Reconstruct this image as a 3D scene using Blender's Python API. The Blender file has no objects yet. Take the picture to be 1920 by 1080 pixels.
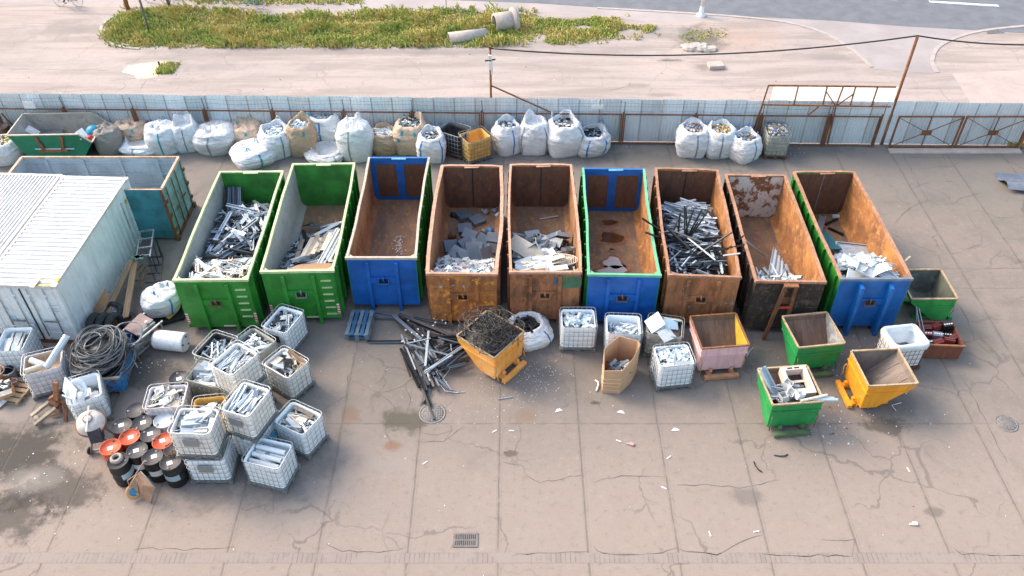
import bpy, math, random
from mathutils import Vector, Matrix, noise
R = math.radians
rng = random.Random(11)
U = rng.uniform
scene = bpy.context.scene
COL = scene.collection

# ------------------------------------------------------------------ camera
FPX, PITCH, CAMH = 1592.0, R(42), 20.5
CP, SP = math.cos(PITCH), math.sin(PITCH)
cam_d = bpy.data.cameras.new('camera')
cam_d.sensor_width = 36.0
cam_d.lens = 36.0 * FPX / 1920.0
cam_d.clip_end = 600
cam = bpy.data.objects.new('camera', cam_d)
COL.objects.link(cam)
cam.location = (0, 0, CAMH)
cam.rotation_euler = (R(90) - PITCH, 0, 0)
scene.camera = cam


def P(x, y, z=0.0):
    """survey: the ground-plan position of a photo point whose height is known"""
    u = (x - 960) / FPX
    v = (540 - y) / FPX
    d = (u, CP + v * SP, -SP + v * CP)
    t = (z - CAMH) / d[2]
    return Vector((t * d[0], t * d[1], z))


def ZAT(y, Y):
    """height of a photo row at known ground distance"""
    v = (540 - y) / FPX
    t = Y / (CP + v * SP)
    return CAMH + t * (-SP + v * CP)


# ------------------------------------------------------------------ mesh builder
class MB:
    def __init__(s):
        s.v, s.f, s.m, s.sm = [], [], [], []

    def add(s, vs, fs, m=0, smooth=False, M=None):
        o = len(s.v)
        if M is not None:
            vs = [M @ Vector(q) for q in vs]
        s.v += [tuple(q) for q in vs]
        for i, f in enumerate(fs):
            s.f.append(tuple(o + k for k in f))
            s.m.append(m[i] if isinstance(m, (list, tuple)) else m)
            s.sm.append(smooth)
        return s

    def box(s, c, d, m=0, M=None, rz=0.0, rx=0.0, ry=0.0, taper=1.0):
        x, y, z = d[0] / 2, d[1] / 2, d[2] / 2
        k = taper
        vs = [(-x, -y, -z), (x, -y, -z), (x, y, -z), (-x, y, -z), (-x * k, -y * k, z), (x * k, -y * k, z), (x * k, y * k, z), (-x * k, y * k, z)]
        L = Matrix.Translation(c)
        if rz or rx or ry:
            L = L @ Matrix.Rotation(rz, 4, 'Z') @ Matrix.Rotation(ry, 4, 'Y') @ Matrix.Rotation(rx, 4, 'X')
        if M is not None:
            L = M @ L
        return s.add(vs, [(0, 3, 2, 1), (4, 5, 6, 7), (0, 1, 5, 4), (1, 2, 6, 5), (2, 3, 7, 6), (3, 0, 4, 7)], m, False, L)

    def bar(s, a, b, w, h, m=0, up=(0, 0, 1)):
        a, b = Vector(a), Vector(b)
        d = b - a
        L = d.length
        if L < 1e-6:
            return s
        d /= L
        up = Vector(up)
        if abs(d.dot(up)) > .98:
            up = Vector((0, 1, 0))
        y = up.cross(d).normalized()
        z = d.cross(y)
        Mx = Matrix(((d.x, y.x, z.x, (a.x + b.x) / 2), (d.y, y.y, z.y, (a.y + b.y) / 2), (d.z, y.z, z.z, (a.z + b.z) / 2), (0, 0, 0, 1)))
        return s.box((0, 0, 0), (L, w, h), m, Mx)

    def tube(s, pts, r, n=6, m=0, closed=False, caps=True, smooth=True):
        pts = [Vector(q) for q in pts]
        k = len(pts)
        rr = r if isinstance(r, (list, tuple)) else [r] * k
        vs, fs = [], []
        px = None
        for i in range(k):
            if closed:
                d = pts[(i + 1) % k] - pts[i - 1]
            else:
                d = pts[min(i + 1, k - 1)] - pts[max(i - 1, 0)]
            if d.length < 1e-9:
                d = Vector((0, 0, 1))
            d.normalize()
            if px is None:
                up = Vector((0, 0, 1)) if abs(d.z) < .9 else Vector((1, 0, 0))
                px = d.cross(up).normalized()
            else:
                px = px - d * px.dot(d)
                if px.length < 1e-6:
                    px = d.orthogonal()
                px.normalize()
            py = d.cross(px)
            for j in range(n):
                a = 2 * math.pi * j / n
                vs.append(pts[i] + px * (rr[i] * math.cos(a)) + py * (rr[i] * math.sin(a)))
        for i in range(k if closed else k - 1):
            i2 = (i + 1) % k
            for j in range(n):
                j2 = (j + 1) % n
                fs.append((i * n + j, i * n + j2, i2 * n + j2, i2 * n + j))
        if caps and not closed:
            fs.append(tuple(range(n - 1, -1, -1)))
            fs.append(tuple((k - 1) * n + j for j in range(n)))
        return s.add(vs, fs, m, smooth)

    def lathe(s, prof, n=24, m=0, M=None, smooth=True, cap0=False, cap1=False):
        vs, fs, ms = [], [], []
        for (r, z) in prof:
            for j in range(n):
                a = 2 * math.pi * j / n
                vs.append((r * math.cos(a), r * math.sin(a), z))
        for i in range(len(prof) - 1):
            for j in range(n):
                j2 = (j + 1) % n
                fs.append((i * n + j, i * n + j2, (i + 1) * n + j2, (i + 1) * n + j))
                ms.append(m[i] if isinstance(m, (list, tuple)) else m)
        if cap0:
            fs.append(tuple(range(n - 1, -1, -1))); ms.append(ms[0])
        if cap1:
            k = len(prof) - 1
            fs.append(tuple(k * n + j for j in range(n))); ms.append(ms[-1])
        return s.add(vs, fs, ms, smooth, M)

    def loft(s, loops, m=0, smooth=False, closed=True, cap0=False, cap1=False):
        n = len(loops[0])
        vs = [q for l in loops for q in l]
        fs, ms = [], []
        for i in range(len(loops) - 1):
            for j in range(n if closed else n - 1):
                j2 = (j + 1) % n
                fs.append((i * n + j, i * n + j2, (i + 1) * n + j2, (i + 1) * n + j))
                ms.append(m[i] if isinstance(m, (list, tuple)) else m)
        if cap0:
            fs.append(tuple(range(n - 1, -1, -1))); ms.append(ms[0])
        if cap1:
            k = len(loops) - 1
            fs.append(tuple(k * n + j for j in range(n))); ms.append(ms[-1])
        return s.add(vs, fs, ms, smooth)

    def prism(s, poly, y0, y1, m=0, M=None):
        """poly in x,z ; extruded along y"""
        n = len(poly)
        vs = [(x, y0, z) for x, z in poly] + [(x, y1, z) for x, z in poly]
        fs = [tuple(range(n)), tuple(range(2 * n - 1, n - 1, -1))] + [(i, n + i, n + (i + 1) % n, (i + 1) % n) for i in range(n)]
        return s.add(vs, fs, m, False, M)

    def slab(s, poly, z0, z1, m=0, M=None):
        n = len(poly)
        vs = [(q[0], q[1], z0) for q in poly] + [(q[0], q[1], z1) for q in poly]
        fs = [tuple(range(n - 1, -1, -1)), tuple(range(n, 2 * n))] + [(i, (i + 1) % n, n + (i + 1) % n, n + i) for i in range(n)]
        return s.add(vs, fs, m, False, M)

    def mesh(s, name, mats):
        me = bpy.data.meshes.new(name)
        me.from_pydata(s.v, [], s.f)
        for q in (mats if isinstance(mats, (list, tuple)) else [mats]):
            me.materials.append(q)
        me.polygons.foreach_set('material_index', s.m)
        me.polygons.foreach_set('use_smooth', s.sm)
        me.update()
        return me

    def build(s, name, mats, parent=None, bevel=0.0, fix=False):
        me = s.mesh(name, mats)
        if fix:
            import bmesh
            b = bmesh.new(); b.from_mesh(me)
            bmesh.ops.recalc_face_normals(b, faces=b.faces)
            b.to_mesh(me); b.free()
        o = bpy.data.objects.new(name, me)
        COL.objects.link(o)
        if parent is not None:
            o.parent = parent
        if bevel:
            md = o.modifiers.new('bevel', 'BEVEL')
            md.width = bevel
            md.segments = 2
            md.limit_method = 'ANGLE'
        return o


def tag(o, label=None, cat=None, group=None, kind=None):
    if label: o['label'] = label
    if cat: o['category'] = cat
    if group: o['group'] = group
    if kind: o['kind'] = kind
    return o


def thing(name, label, cat, loc=(0, 0, 0), rz=0.0, group=None, rx=0.0, ry=0.0):
    o = bpy.data.objects.new(name, None)
    o.empty_display_size = .2
    COL.objects.link(o)
    o.location = loc
    o.rotation_euler = (rx, ry, rz)
    return tag(o, label, cat, group)


def inst(name, me, parent=None, mats=None):
    o = bpy.data.objects.new(name, me)
    COL.objects.link(o)
    if parent is not None:
        o.parent = parent
    if mats:
        for i, q in enumerate(mats):
            o.material_slots[i].link = 'OBJECT'
            o.material_slots[i].material = q
    return o


def rrect(w, d, r, z, n=4):
    out = []
    for cx, cy, a0 in ((w / 2 - r, d / 2 - r, 0), (-w / 2 + r, d / 2 - r, 90), (-w / 2 + r, -d / 2 + r, 180), (w / 2 - r, -d / 2 + r, 270)):
        for k in range(n + 1):
            a = R(a0 + 90 * k / n)
            out.append((cx + r * math.cos(a), cy + r * math.sin(a), z))
    return out


def corr(mb, o, u, v, w, h, nrm, pitch, depth, m=0):
    """trapezoid corrugated sheet: ridges run along v"""
    o, u, v, nrm = Vector(o), Vector(u).normalized(), Vector(v).normalized(), Vector(nrm).normalized()
    xs = []
    k = max(1, int(round(w / pitch)))
    p = w / k
    for i in range(k):
        b = i * p
        xs += [(b, 0), (b + p * .35, 0), (b + p * .5, depth), (b + p * .85, depth)]
    xs.append((w, 0))
    vs = [o + u * x + nrm * d for x, d in xs] + [o + u * x + nrm * d + v * h for x, d in xs]
    n = len(xs)
    return mb.add(vs, [(i, i + 1, n + i + 1, n + i) for i in range(n - 1)], m)


# ------------------------------------------------------------------ materials
def newmat(name):
    m = bpy.data.materials.new(name)
    m.use_nodes = True
    nt = m.node_tree
    return m, nt, nt.nodes['Principled BSDF']


def nd(nt, t, **kw):
    n = nt.nodes.new(t)
    for k, v in kw.items():
        if k.startswith('i_'):
            n.inputs[k[2:]].default_value = v
        elif k.startswith('n_'):
            n.inputs[int(k[2:])].default_value = v
        else:
            setattr(n, k, v)
    return n


def c4(c):
    return (c[0], c[1], c[2], 1.0)


def lk(nt, a, b):
    nt.links.new(a, b)


def math_(nt, op, a, b=None, clamp=False):
    n = nt.nodes.new('ShaderNodeMath')
    n.operation = op
    n.use_clamp = clamp
    for i, q in enumerate((a, b)):
        if q is None: continue
        if hasattr(q, 'is_linked'): nt.links.new(q, n.inputs[i])
        else: n.inputs[i].default_value = q
    return n.outputs[0]


def coord(nt, scale=(1, 1, 1), world=False):
    if world:
        g = nt.nodes.new('ShaderNodeNewGeometry').outputs['Position']
    else:
        g = nt.nodes.new('ShaderNodeTexCoord').outputs['Object']
    if tuple(scale) == (1, 1, 1):
        return g
    mp = nd(nt, 'ShaderNodeMapping')
    mp.inputs['Scale'].default_value = scale
    lk(nt, g, mp.inputs['Vector'])
    return mp.outputs[0]


def noise_(nt, co, scale, detail=4, rough=.55, dist=0.0):
    n = nd(nt, 'ShaderNodeTexNoise')
    n.inputs['Scale'].default_value = scale
    n.inputs['Detail'].default_value = detail
    n.inputs['Roughness'].default_value = rough
    n.inputs['Distortion'].default_value = dist
    lk(nt, co, n.inputs['Vector'])
    return n.outputs['Fac']


def step(nt, s, lo, hi):
    n = nd(nt, 'ShaderNodeMapRange')
    n.interpolation_type = 'SMOOTHSTEP'
    lk(nt, s, n.inputs['Value'])
    n.inputs['From Min'].default_value = lo
    n.inputs['From Max'].default_value = hi
    return n.outputs[0]


def mixc(nt, f, a, b, mode='MIX'):
    n = nd(nt, 'ShaderNodeMix', data_type='RGBA', blend_type=mode)
    if hasattr(f, 'is_linked'): lk(nt, f, n.inputs['Factor'])
    else: n.inputs['Factor'].default_value = f
    for k, q in (('A', a), ('B', b)):
        i = [x for x in n.inputs if x.name == k and x.type == 'RGBA'][0]
        if hasattr(q, 'is_linked'): lk(nt, q, i)
        else: i.default_value = c4(q)
    return [x for x in n.outputs if x.type == 'RGBA'][0]


def ramp(nt, s, stops):
    n = nd(nt, 'ShaderNodeValToRGB')
    e = n.color_ramp.elements
    while len(e) < len(stops): e.new(.5)
    for q, (p, c) in zip(e, stops):
        q.position = p
        q.color = c4(c)
    lk(nt, s, n.inputs[0])
    return n.outputs[0]


def bump(nt, b, h, strength, dist=.02):
    n = nd(nt, 'ShaderNodeBump')
    n.inputs['Strength'].default_value = strength
    n.inputs['Distance'].default_value = dist
    lk(nt, h, n.inputs['Height'])
    lk(nt, n.outputs[0], b.inputs['Normal'])


def simple(name, c, rough=.6, metal=0.0, var=.2, sc=5.0, rnd=0.0, bmp=0.0, dirt=0.0, dirtc=(.12, .10, .085), spec=None):
    m, nt, b = newmat(name)
    co = coord(nt)
    f = noise_(nt, co, sc, 5)
    col = mixc(nt, step(nt, f, .3, .7), tuple(q * (1 - var) for q in c), tuple(min(1, q * (1 + var * .6)) for q in c))
    if rnd:
        oi = nt.nodes.new('ShaderNodeObjectInfo').outputs['Random']
        k = math_(nt, 'ADD', math_(nt, 'MULTIPLY', oi, 2 * rnd), 1 - rnd)
        hs = nd(nt, 'ShaderNodeHueSaturation')
        lk(nt, k, hs.inputs['Value']); lk(nt, col, hs.inputs['Color'])
        col = hs.outputs[0]
    if dirt:
        g = noise_(nt, co, sc * .7 + 1.3, 8, .68)
        col = mixc(nt, math_(nt, 'MULTIPLY', step(nt, g, .48, .66), dirt), col, dirtc)
    lk(nt, col, b.inputs['Base Color'])
    b.inputs['Roughness'].default_value = rough
    b.inputs['Metallic'].default_value = metal
    if spec is not None: b.inputs['Specular IOR Level'].default_value = spec
    if bmp: bump(nt, b, noise_(nt, co, sc * 3, 5), bmp)
    return m


def rust(name, c1=(.20, .085, .04), c2=(.11, .05, .03), c3=(.33, .13, .04), sc=2.0, streak=(1, 1, .35), pale=0.0, palec=(.45, .42, .38), rough=.85, lim=.56, fleck=0.0):
    m, nt, b = newmat(name)
    co = coord(nt, streak)
    f = noise_(nt, co, sc, 7, .65, .4)
    g = noise_(nt, co, sc * 4.2, 7, .7)
    base = mixc(nt, step(nt, f, .35, .65), c1, c2)
    base = mixc(nt, math_(nt, 'MULTIPLY', step(nt, g, .5, .68), .8), base, c3)
    if pale:
        h = noise_(nt, coord(nt), sc * 1.1 + .3, 9, .72, .3)
        base = mixc(nt, math_(nt, 'MULTIPLY', step(nt, h, lim, lim + .06), pale), base, palec)
    if fleck:
        h = noise_(nt, coord(nt), 26, 3, .6)
        base = mixc(nt, math_(nt, 'MULTIPLY', step(nt, h, .66, .72), fleck), base, (.55, .5, .45))
    lk(nt, base, b.inputs['Base Color'])
    b.inputs['Roughness'].default_value = rough
    dn = noise_(nt, coord(nt), 1.4, 2, .5)
    bump(nt, b, math_(nt, 'ADD', math_(nt, 'MULTIPLY', dn, 2.0), math_(nt, 'MULTIPLY', g, .3)), .55, .07)
    return m


def painted(name, c, wear=.3, rough=.5, var=.2, sc=1.6, rustc=(.19, .08, .035), fade=None, scr=0.0, spots=.5):
    """paint with faded patches, fine rust specks, rust blotches and scratches"""
    m, nt, b = newmat(name)
    co = coord(nt)
    f = noise_(nt, co, sc, 6, .6, .2)
    col = mixc(nt, step(nt, f, .3, .72), tuple(q * (1 - var) for q in c), fade or tuple(min(1, q * (1 + var)) for q in c))
    if scr:
        w = noise_(nt, coord(nt, (2, 2, 14)), 3.5, 6, .7)
        col = mixc(nt, math_(nt, 'MULTIPLY', step(nt, w, .58, .68), scr), col, tuple(min(1, q * 1.5 + .06) for q in c))
    gs = noise_(nt, coord(nt, (5, 5, .45)), 1.6, 7, .7)
    col = mixc(nt, math_(nt, 'MULTIPLY', step(nt, gs, .48, .7), .38), col, mixc(nt, .55, col, (.05, .04, .03)))
    h = noise_(nt, co, sc * 2.3, 10, .74, .25)
    r2 = mixc(nt, noise_(nt, co, 14, 3), rustc, tuple(q * .45 for q in rustc))
    t = .74 - .3 * wear
    msk = step(nt, h, t, t + .05)
    col = mixc(nt, msk, col, r2)
    if spots:
        s = noise_(nt, co, 17, 4, .7)
        col = mixc(nt, math_(nt, 'MULTIPLY', step(nt, s, .66, .71), spots), col, r2)
    lk(nt, col, b.inputs['Base Color'])
    rr = math_(nt, 'ADD', math_(nt, 'MULTIPLY', msk, .3), rough)
    lk(nt, rr, b.inputs['Roughness'])
    dn = noise_(nt, co, 1.4, 2, .5)
    bump(nt, b, math_(nt, 'ADD', math_(nt, 'MULTIPLY', dn, 2.2), math_(nt, 'MULTIPLY', h, .12)), .55, .07)
    return m


def fabric(name, c, dirt=.25, dirtc=(.30, .27, .24)):
    m, nt, b = newmat(name)
    co = coord(nt)
    f = noise_(nt, co, 2.2, 6, .6)
    col = mixc(nt, step(nt, f, .3, .75), tuple(q * .86 for q in c), c)
    g = noise_(nt, co, 3.4, 9, .72)
    col = mixc(nt, math_(nt, 'MULTIPLY', step(nt, g, .5, .7), dirt), col, dirtc)
    lk(nt, col, b.inputs['Base Color'])
    b.inputs['Roughness'].default_value = .8
    b.inputs['Specular IOR Level'].default_value = .2
    w = noise_(nt, coord(nt, (1, 1, 2.2)), 4.5, 8, .6, 1.6)
    bump(nt, b, w, .9, .09)
    return m


M = {}
M['alu'] = simple('aluminium', (.34, .40, .47), .38, .45, .15, 3, .25, dirt=.25)
M['alu_pale'] = simple('pale_aluminium', (.52, .58, .64), .42, .3, .12, 3, .18, dirt=.2)
M['steel_blue'] = simple('blue_grey_steel', (.17, .21, .26), .45, .4, .2, 3, .35, dirt=.2)
M['steel_dark'] = simple('dark_steel', (.035, .037, .042), .42, .5, .3, 4, .35)
M['pvc_white'] = simple('white_plastic', (.66, .70, .72), .45, 0, .15, 5, .3, dirt=.45, dirtc=(.35, .34, .31))
M['pvc_blue'] = simple('pale_blue_plastic', (.42, .55, .62), .45, 0, .1, 5, .3, dirt=.2)
M['cream'] = simple('cream_plastic', (.66, .58, .47), .5, 0, .12, 5, .15, dirt=.3)
M['wood'] = simple('pale_wood', (.45, .30, .18), .75, 0, .3, 4, .2, .2)
M['wood_grey'] = simple('grey_wood', (.30, .25, .20), .8, 0, .3, 4, .2, .2)
M['galv'] = simple('galvanised_steel', (.40, .43, .46), .45, .6, .2, 8, .1, dirt=.3)
M['galv_dirty'] = simple('dull_cage_steel', (.24, .25, .25), .6, .4, .25, 8, .1, dirt=.5)
M['rust_bar'] = rust('rusty_bar', sc=5)
M['rust_lt'] = rust('rusty_orange_bar', (.30, .13, .06), (.17, .07, .035), (.42, .19, .08), sc=5)
M['black'] = simple('black_plastic', (.02, .02, .022), .5, 0, .3, 5)
M['rubber'] = simple('tyre_rubber', (.035, .035, .036), .85, 0, .3, 8, dirt=.5, dirtc=(.13, .115, .10))
M['tank'] = simple('white_tank_plastic', (.84, .89, .93), .42, 0, .06, 3, .06, dirt=.12, dirtc=(.42, .42, .40))
M['tank_cream'] = simple('yellowed_tank_plastic', (.86, .82, .77), .45, 0, .1, 3, .06, dirt=.25, dirtc=(.42, .36, .28))
M['tank_grime'] = simple('grimy_tank_plastic', (.42, .42, .36), .6, 0, .3, 4, dirt=.7, dirtc=(.15, .14, .10))
M['tank_pink'] = simple('pinkish_tank_plastic', (.78, .72, .74), .5, 0, .15, 3, dirt=.5, dirtc=(.50, .36, .36))
M['tank_black'] = simple('black_tank_plastic', (.028, .03, .033), .5, 0, .3, 4, dirt=.4)
M['tank_orange'] = simple('orange_stained_plastic', (.74, .42, .10), .5, 0, .2, 3, dirt=.35, dirtc=(.40, .22, .06))
M['tank_tan'] = simple('tan_tank_plastic', (.60, .46, .33), .6, 0, .2, 3, dirt=.35, dirtc=(.36, .30, .25))
M['plate'] = simple('grey_plate', (.30, .32, .33), .5, .4, .15, 4, dirt=.3)
M['label'] = simple('white_label', (.76, .77, .78), .6, 0, .06, 9)
M['bag_w'] = fabric('white_woven_bag', (.86, .86, .88), .16, (.5, .49, .48))
M['bag_w2'] = fabric('greyed_woven_bag', (.74, .74, .75), .35, (.42, .40, .38))
M['bag_b'] = fabric('beige_woven_bag', (.74, .54, .41), .25, (.5, .37, .28))
M['bag_b2'] = fabric('tan_woven_bag', (.60, .42, .29), .25, (.4, .28, .2))
M['bag_clear'] = fabric('dull_brown_film', (.38, .34, .30), .5)
M['st_blue'] = simple('blue_strap', (.03, .20, .48), .6, 0, .15, 6)
M['st_teal'] = simple('teal_strap', (.02, .32, .40), .6, 0, .15, 6)
M['st_grey'] = simple('grey_strap', (.25, .28, .33), .6, 0, .15, 6)
M['white_paint'] = painted('white_container_paint', (.60, .59, .595), .08, .5, .05, 1.2, fade=(.64, .625, .62), spots=.15)
M['door_white'] = painted('white_door_paint', (.72, .75, .77), .12, .45, .07, 1.2, spots=.2)
M['red'] = simple('red_paint', (.60, .06, .03), .5)
# ------------------------------------------------------------------ world and light
SUN_AZ, SUN_EL = math.atan2(-.86, .5), R(40)      # the low sun stands behind the fence, to the side of the white container
world = bpy.data.worlds.new("World")
scene.world = world
world.use_nodes = True
wn = world.node_tree
sky = wn.nodes.new('ShaderNodeTexSky')
sky.sky_type = 'NISHITA'
sky.sun_disc = False
sky.sun_elevation = SUN_EL
sky.sun_rotation = SUN_AZ
sky.air_density = 1.6
sky.dust_density = 4.0
sky.ozone_density = 1.0
wn.links.new(sky.outputs[0], wn.nodes['Background'].inputs[0])
wn.nodes['Background'].inputs[1].default_value = 0.15
sd = bpy.data.lights.new('sun', 'SUN')
sd.energy = 1.0
sd.angle = R(22)
sd.color = (1.0, .85, .70)
sun = bpy.data.objects.new('sun', sd)
COL.objects.link(sun)
S = Vector((math.sin(SUN_AZ) * math.cos(SUN_EL), math.cos(SUN_AZ) * math.cos(SUN_EL), math.sin(SUN_EL)))
sun.rotation_euler = S.to_track_quat('Z', 'Y').to_euler()
sun.location = S * 60
vs_ = scene.view_settings
vs_.view_transform = 'Standard'
vs_.look = 'None'
vs_.exposure = 1.34
vs_.gamma = 1.0

# ------------------------------------------------------------------ ground
FENCE_Y0, FENCE_K = 32.62, -.018          # line of the sheet fence: Y = Y0 + K * X


def ground_mat():
    m, nt, b = newmat('yard_and_lane_ground')
    pos = coord(nt, world=True)
    sx = nd(nt, 'ShaderNodeSeparateXYZ'); lk(nt, pos, sx.inputs[0])
    X, Y = sx.outputs[0], sx.outputs[1]
    n1 = noise_(nt, pos, .16, 6, .6, .3)
    n2 = noise_(nt, pos, 1.1, 8, .65)
    n3 = noise_(nt, pos, 14, 4, .6)
    n4 = noise_(nt, pos, .45, 7, .62, .6)
    slab = nd(nt, 'ShaderNodeTexWhiteNoise', noise_dimensions='2D')
    cx = math_(nt, 'FLOOR', math_(nt, 'DIVIDE', math_(nt, 'ADD', X, .36), 2.42))
    cy = math_(nt, 'FLOOR', math_(nt, 'DIVIDE', math_(nt, 'ADD', Y, -4.1), 6.2))
    cv = nd(nt, 'ShaderNodeCombineXYZ'); lk(nt, cx, cv.inputs[0]); lk(nt, cy, cv.inputs[1])
    lk(nt, cv.outputs[0], slab.inputs[0])
    yard = mixc(nt, step(nt, n1, .35, .65), (0.258, 0.212, 0.185), (0.201, 0.175, 0.153))
    yard = mixc(nt, math_(nt, 'MULTIPLY', step(nt, n2, .42, .68), .55), yard, (0.164, 0.149, 0.130))
    yard = mixc(nt, math_(nt, 'MULTIPLY', slab.outputs[0], .35), yard, (0.278, 0.224, 0.194))
    yard = mixc(nt, math_(nt, 'MULTIPLY', step(nt, n3, .5, .72), .22), yard, (0.327, 0.292, 0.260))
    yard = mixc(nt, math_(nt, 'MULTIPLY', step(nt, n4, .56, .72), .4), yard, (0.122, 0.115, 0.105))
    near = math_(nt, 'SUBTRACT', 1.0, step(nt, math_(nt, 'ADD', Y, math_(nt, 'MULTIPLY', n4, 2.5)), 14.0, 19.5))
    yard = mixc(nt, math_(nt, 'MULTIPLY', near, .75), yard, mixc(nt, n2, (0.283, 0.225, 0.193), (0.374, 0.306, 0.264)))
    n5 = noise_(nt, pos, 4.5, 8, .75)
    yard = mixc(nt, math_(nt, 'MULTIPLY', step(nt, n5, .52, .68), .35), yard, (0.139, 0.122, 0.107))
    yard = mixc(nt, math_(nt, 'MULTIPLY', math_(nt, 'SUBTRACT', 1.0, step(nt, n5, .32, .46)), .3), yard, (0.398, 0.343, 0.298))
    # greyer towards the fence, then local stains and darker patches
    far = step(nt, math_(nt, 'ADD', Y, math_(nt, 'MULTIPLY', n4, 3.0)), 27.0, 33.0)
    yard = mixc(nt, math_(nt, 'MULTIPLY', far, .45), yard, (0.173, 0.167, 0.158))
    for (px, py, rx, ry, k, c) in STAINS_PATCHES:
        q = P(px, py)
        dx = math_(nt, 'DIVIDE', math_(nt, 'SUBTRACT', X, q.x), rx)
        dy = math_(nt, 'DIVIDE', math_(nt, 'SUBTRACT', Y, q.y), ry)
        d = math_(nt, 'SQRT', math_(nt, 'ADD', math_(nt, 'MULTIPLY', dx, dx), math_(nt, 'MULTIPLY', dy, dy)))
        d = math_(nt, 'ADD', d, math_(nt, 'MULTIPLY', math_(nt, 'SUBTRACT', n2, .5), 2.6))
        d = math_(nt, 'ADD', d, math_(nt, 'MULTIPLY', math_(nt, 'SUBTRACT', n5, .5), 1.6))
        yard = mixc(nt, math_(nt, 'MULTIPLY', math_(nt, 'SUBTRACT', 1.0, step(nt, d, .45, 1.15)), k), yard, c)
    # slab joints
    wob = math_(nt, 'MULTIPLY', math_(nt, 'SUBTRACT', n2, .5), .05)
    xj = math_(nt, 'ADD', math_(nt, 'ADD', X, .36 + 1.21 + 242), wob)
    fx = math_(nt, 'ABSOLUTE', math_(nt, 'SUBTRACT', math_(nt, 'MODULO', xj, 2.42), 1.21))
    j = math_(nt, 'SUBTRACT', 1.0, step(nt, fx, .012, .04))
    band = math_(nt, 'SUBTRACT', 1.0, step(nt, fx, .07, .10))
    for yy in (16.55, 22.75):
        fy = math_(nt, 'ABSOLUTE', math_(nt, 'ADD', math_(nt, 'SUBTRACT', Y, yy), wob))
        j = math_(nt, 'MAXIMUM', j, math_(nt, 'SUBTRACT', 1.0, step(nt, fy, .012, .04)))
    j = math_(nt, 'MULTIPLY', j, step(nt, noise_(nt, pos, 2.2, 4, .7), .3, .55))
    yard = mixc(nt, math_(nt, 'MULTIPLY', band, .12), yard, (0.122, 0.108, 0.097))
    yard = mixc(nt, math_(nt, 'MULTIPLY', j, .3), yard, (0.079, 0.068, 0.061))
    # hairline cracks
    dv = nd(nt, 'ShaderNodeVectorMath', operation='MULTIPLY_ADD')
    nv = nd(nt, 'ShaderNodeTexNoise'); nv.inputs['Scale'].default_value = .9; nv.inputs['Detail'].default_value = 6
    lk(nt, pos, nv.inputs['Vector'])
    lk(nt, nv.outputs['Color'], dv.inputs[0]); dv.inputs[1].default_value = (1.6, 1.6, 0); lk(nt, pos, dv.inputs[2])
    vo = nd(nt, 'ShaderNodeTexVoronoi', feature='DISTANCE_TO_EDGE'); vo.inputs['Scale'].default_value = .42
    lk(nt, dv.outputs[0], vo.inputs['Vector'])
    ck = math_(nt, 'SUBTRACT', 1.0, step(nt, vo.outputs['Distance'], .004, .016))
    ck = math_(nt, 'MULTIPLY', ck, step(nt, noise_(nt, pos, .3, 3), .46, .6))
    yard = mixc(nt, math_(nt, 'MULTIPLY', ck, .48), yard, (.10, .088, .08))
    # lane beyond the fence: pale dusty concrete, streaked along the traffic
    st = noise_(nt, coord(nt, (.12, .9, 1), True), 1.3, 8, .66, .5)
    lane = mixc(nt, step(nt, n1, .35, .65), (0.444, 0.366, 0.337), (0.392, 0.337, 0.318))
    lane = mixc(nt, math_(nt, 'MULTIPLY', step(nt, st, .42, .64), .8), lane, (0.296, 0.248, 0.229))
    lane = mixc(nt, math_(nt, 'MULTIPLY', step(nt, n4, .52, .66), .35), lane, (0.311, 0.274, 0.259))
    lane = mixc(nt, math_(nt, 'MULTIPLY', step(nt, n3, .55, .75), .25), lane, (0.488, 0.414, 0.385))
    for (px, py, rx, ry, k, c) in LSTAINS:
        q = P(px, py)
        dx = math_(nt, 'DIVIDE', math_(nt, 'SUBTRACT', X, q.x), rx)
        dy = math_(nt, 'DIVIDE', math_(nt, 'SUBTRACT', Y, q.y), ry)
        d = math_(nt, 'SQRT', math_(nt, 'ADD', math_(nt, 'MULTIPLY', dx, dx), math_(nt, 'MULTIPLY', dy, dy)))
        d = math_(nt, 'ADD', d, math_(nt, 'MULTIPLY', math_(nt, 'SUBTRACT', n2, .5), 2.2))
        lane = mixc(nt, math_(nt, 'MULTIPLY', math_(nt, 'SUBTRACT', 1.0, step(nt, d, .3, 1.1)), k), lane, c)
    lane = mixc(nt, math_(nt, 'MULTIPLY', step(nt, n5, .5, .7), .4), lane, (.24, .205, .19))
    trk = noise_(nt, coord(nt, (.05, 2.2, 1), True), 1.0, 6, .7, .3)
    lane = mixc(nt, math_(nt, 'MULTIPLY', step(nt, trk, .52, .66), .5), lane, (.27, .23, .215))
    lane = mixc(nt, math_(nt, 'MULTIPLY', ck, .35), lane, (0.207, 0.170, 0.155))
    side = math_(nt, 'GREATER_THAN', math_(nt, 'ADD', Y, math_(nt, 'MULTIPLY', X, -FENCE_K)), FENCE_Y0)
    col = mixc(nt, side, yard, lane)
    n6 = noise_(nt, pos, 38, 3, .6)
    col = mixc(nt, math_(nt, 'MULTIPLY', step(nt, n6, .35, .65), .28), col, mixc(nt, .5, col, (.05, .045, .04)))
    lk(nt, col, b.inputs['Base Color'])
    b.inputs['Roughness'].default_value = .88
    b.inputs['Specular IOR Level'].default_value = .3
    hgt = math_(nt, 'ADD', math_(nt, 'MULTIPLY', n3, .5), math_(nt, 'SUBTRACT', n2, math_(nt, 'MULTIPLY', math_(nt, 'MULTIPLY', j, math_(nt, 'SUBTRACT', 1.0, side)), 1.2)))
    bump(nt, b, hgt, .35, .03)
    return m


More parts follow.
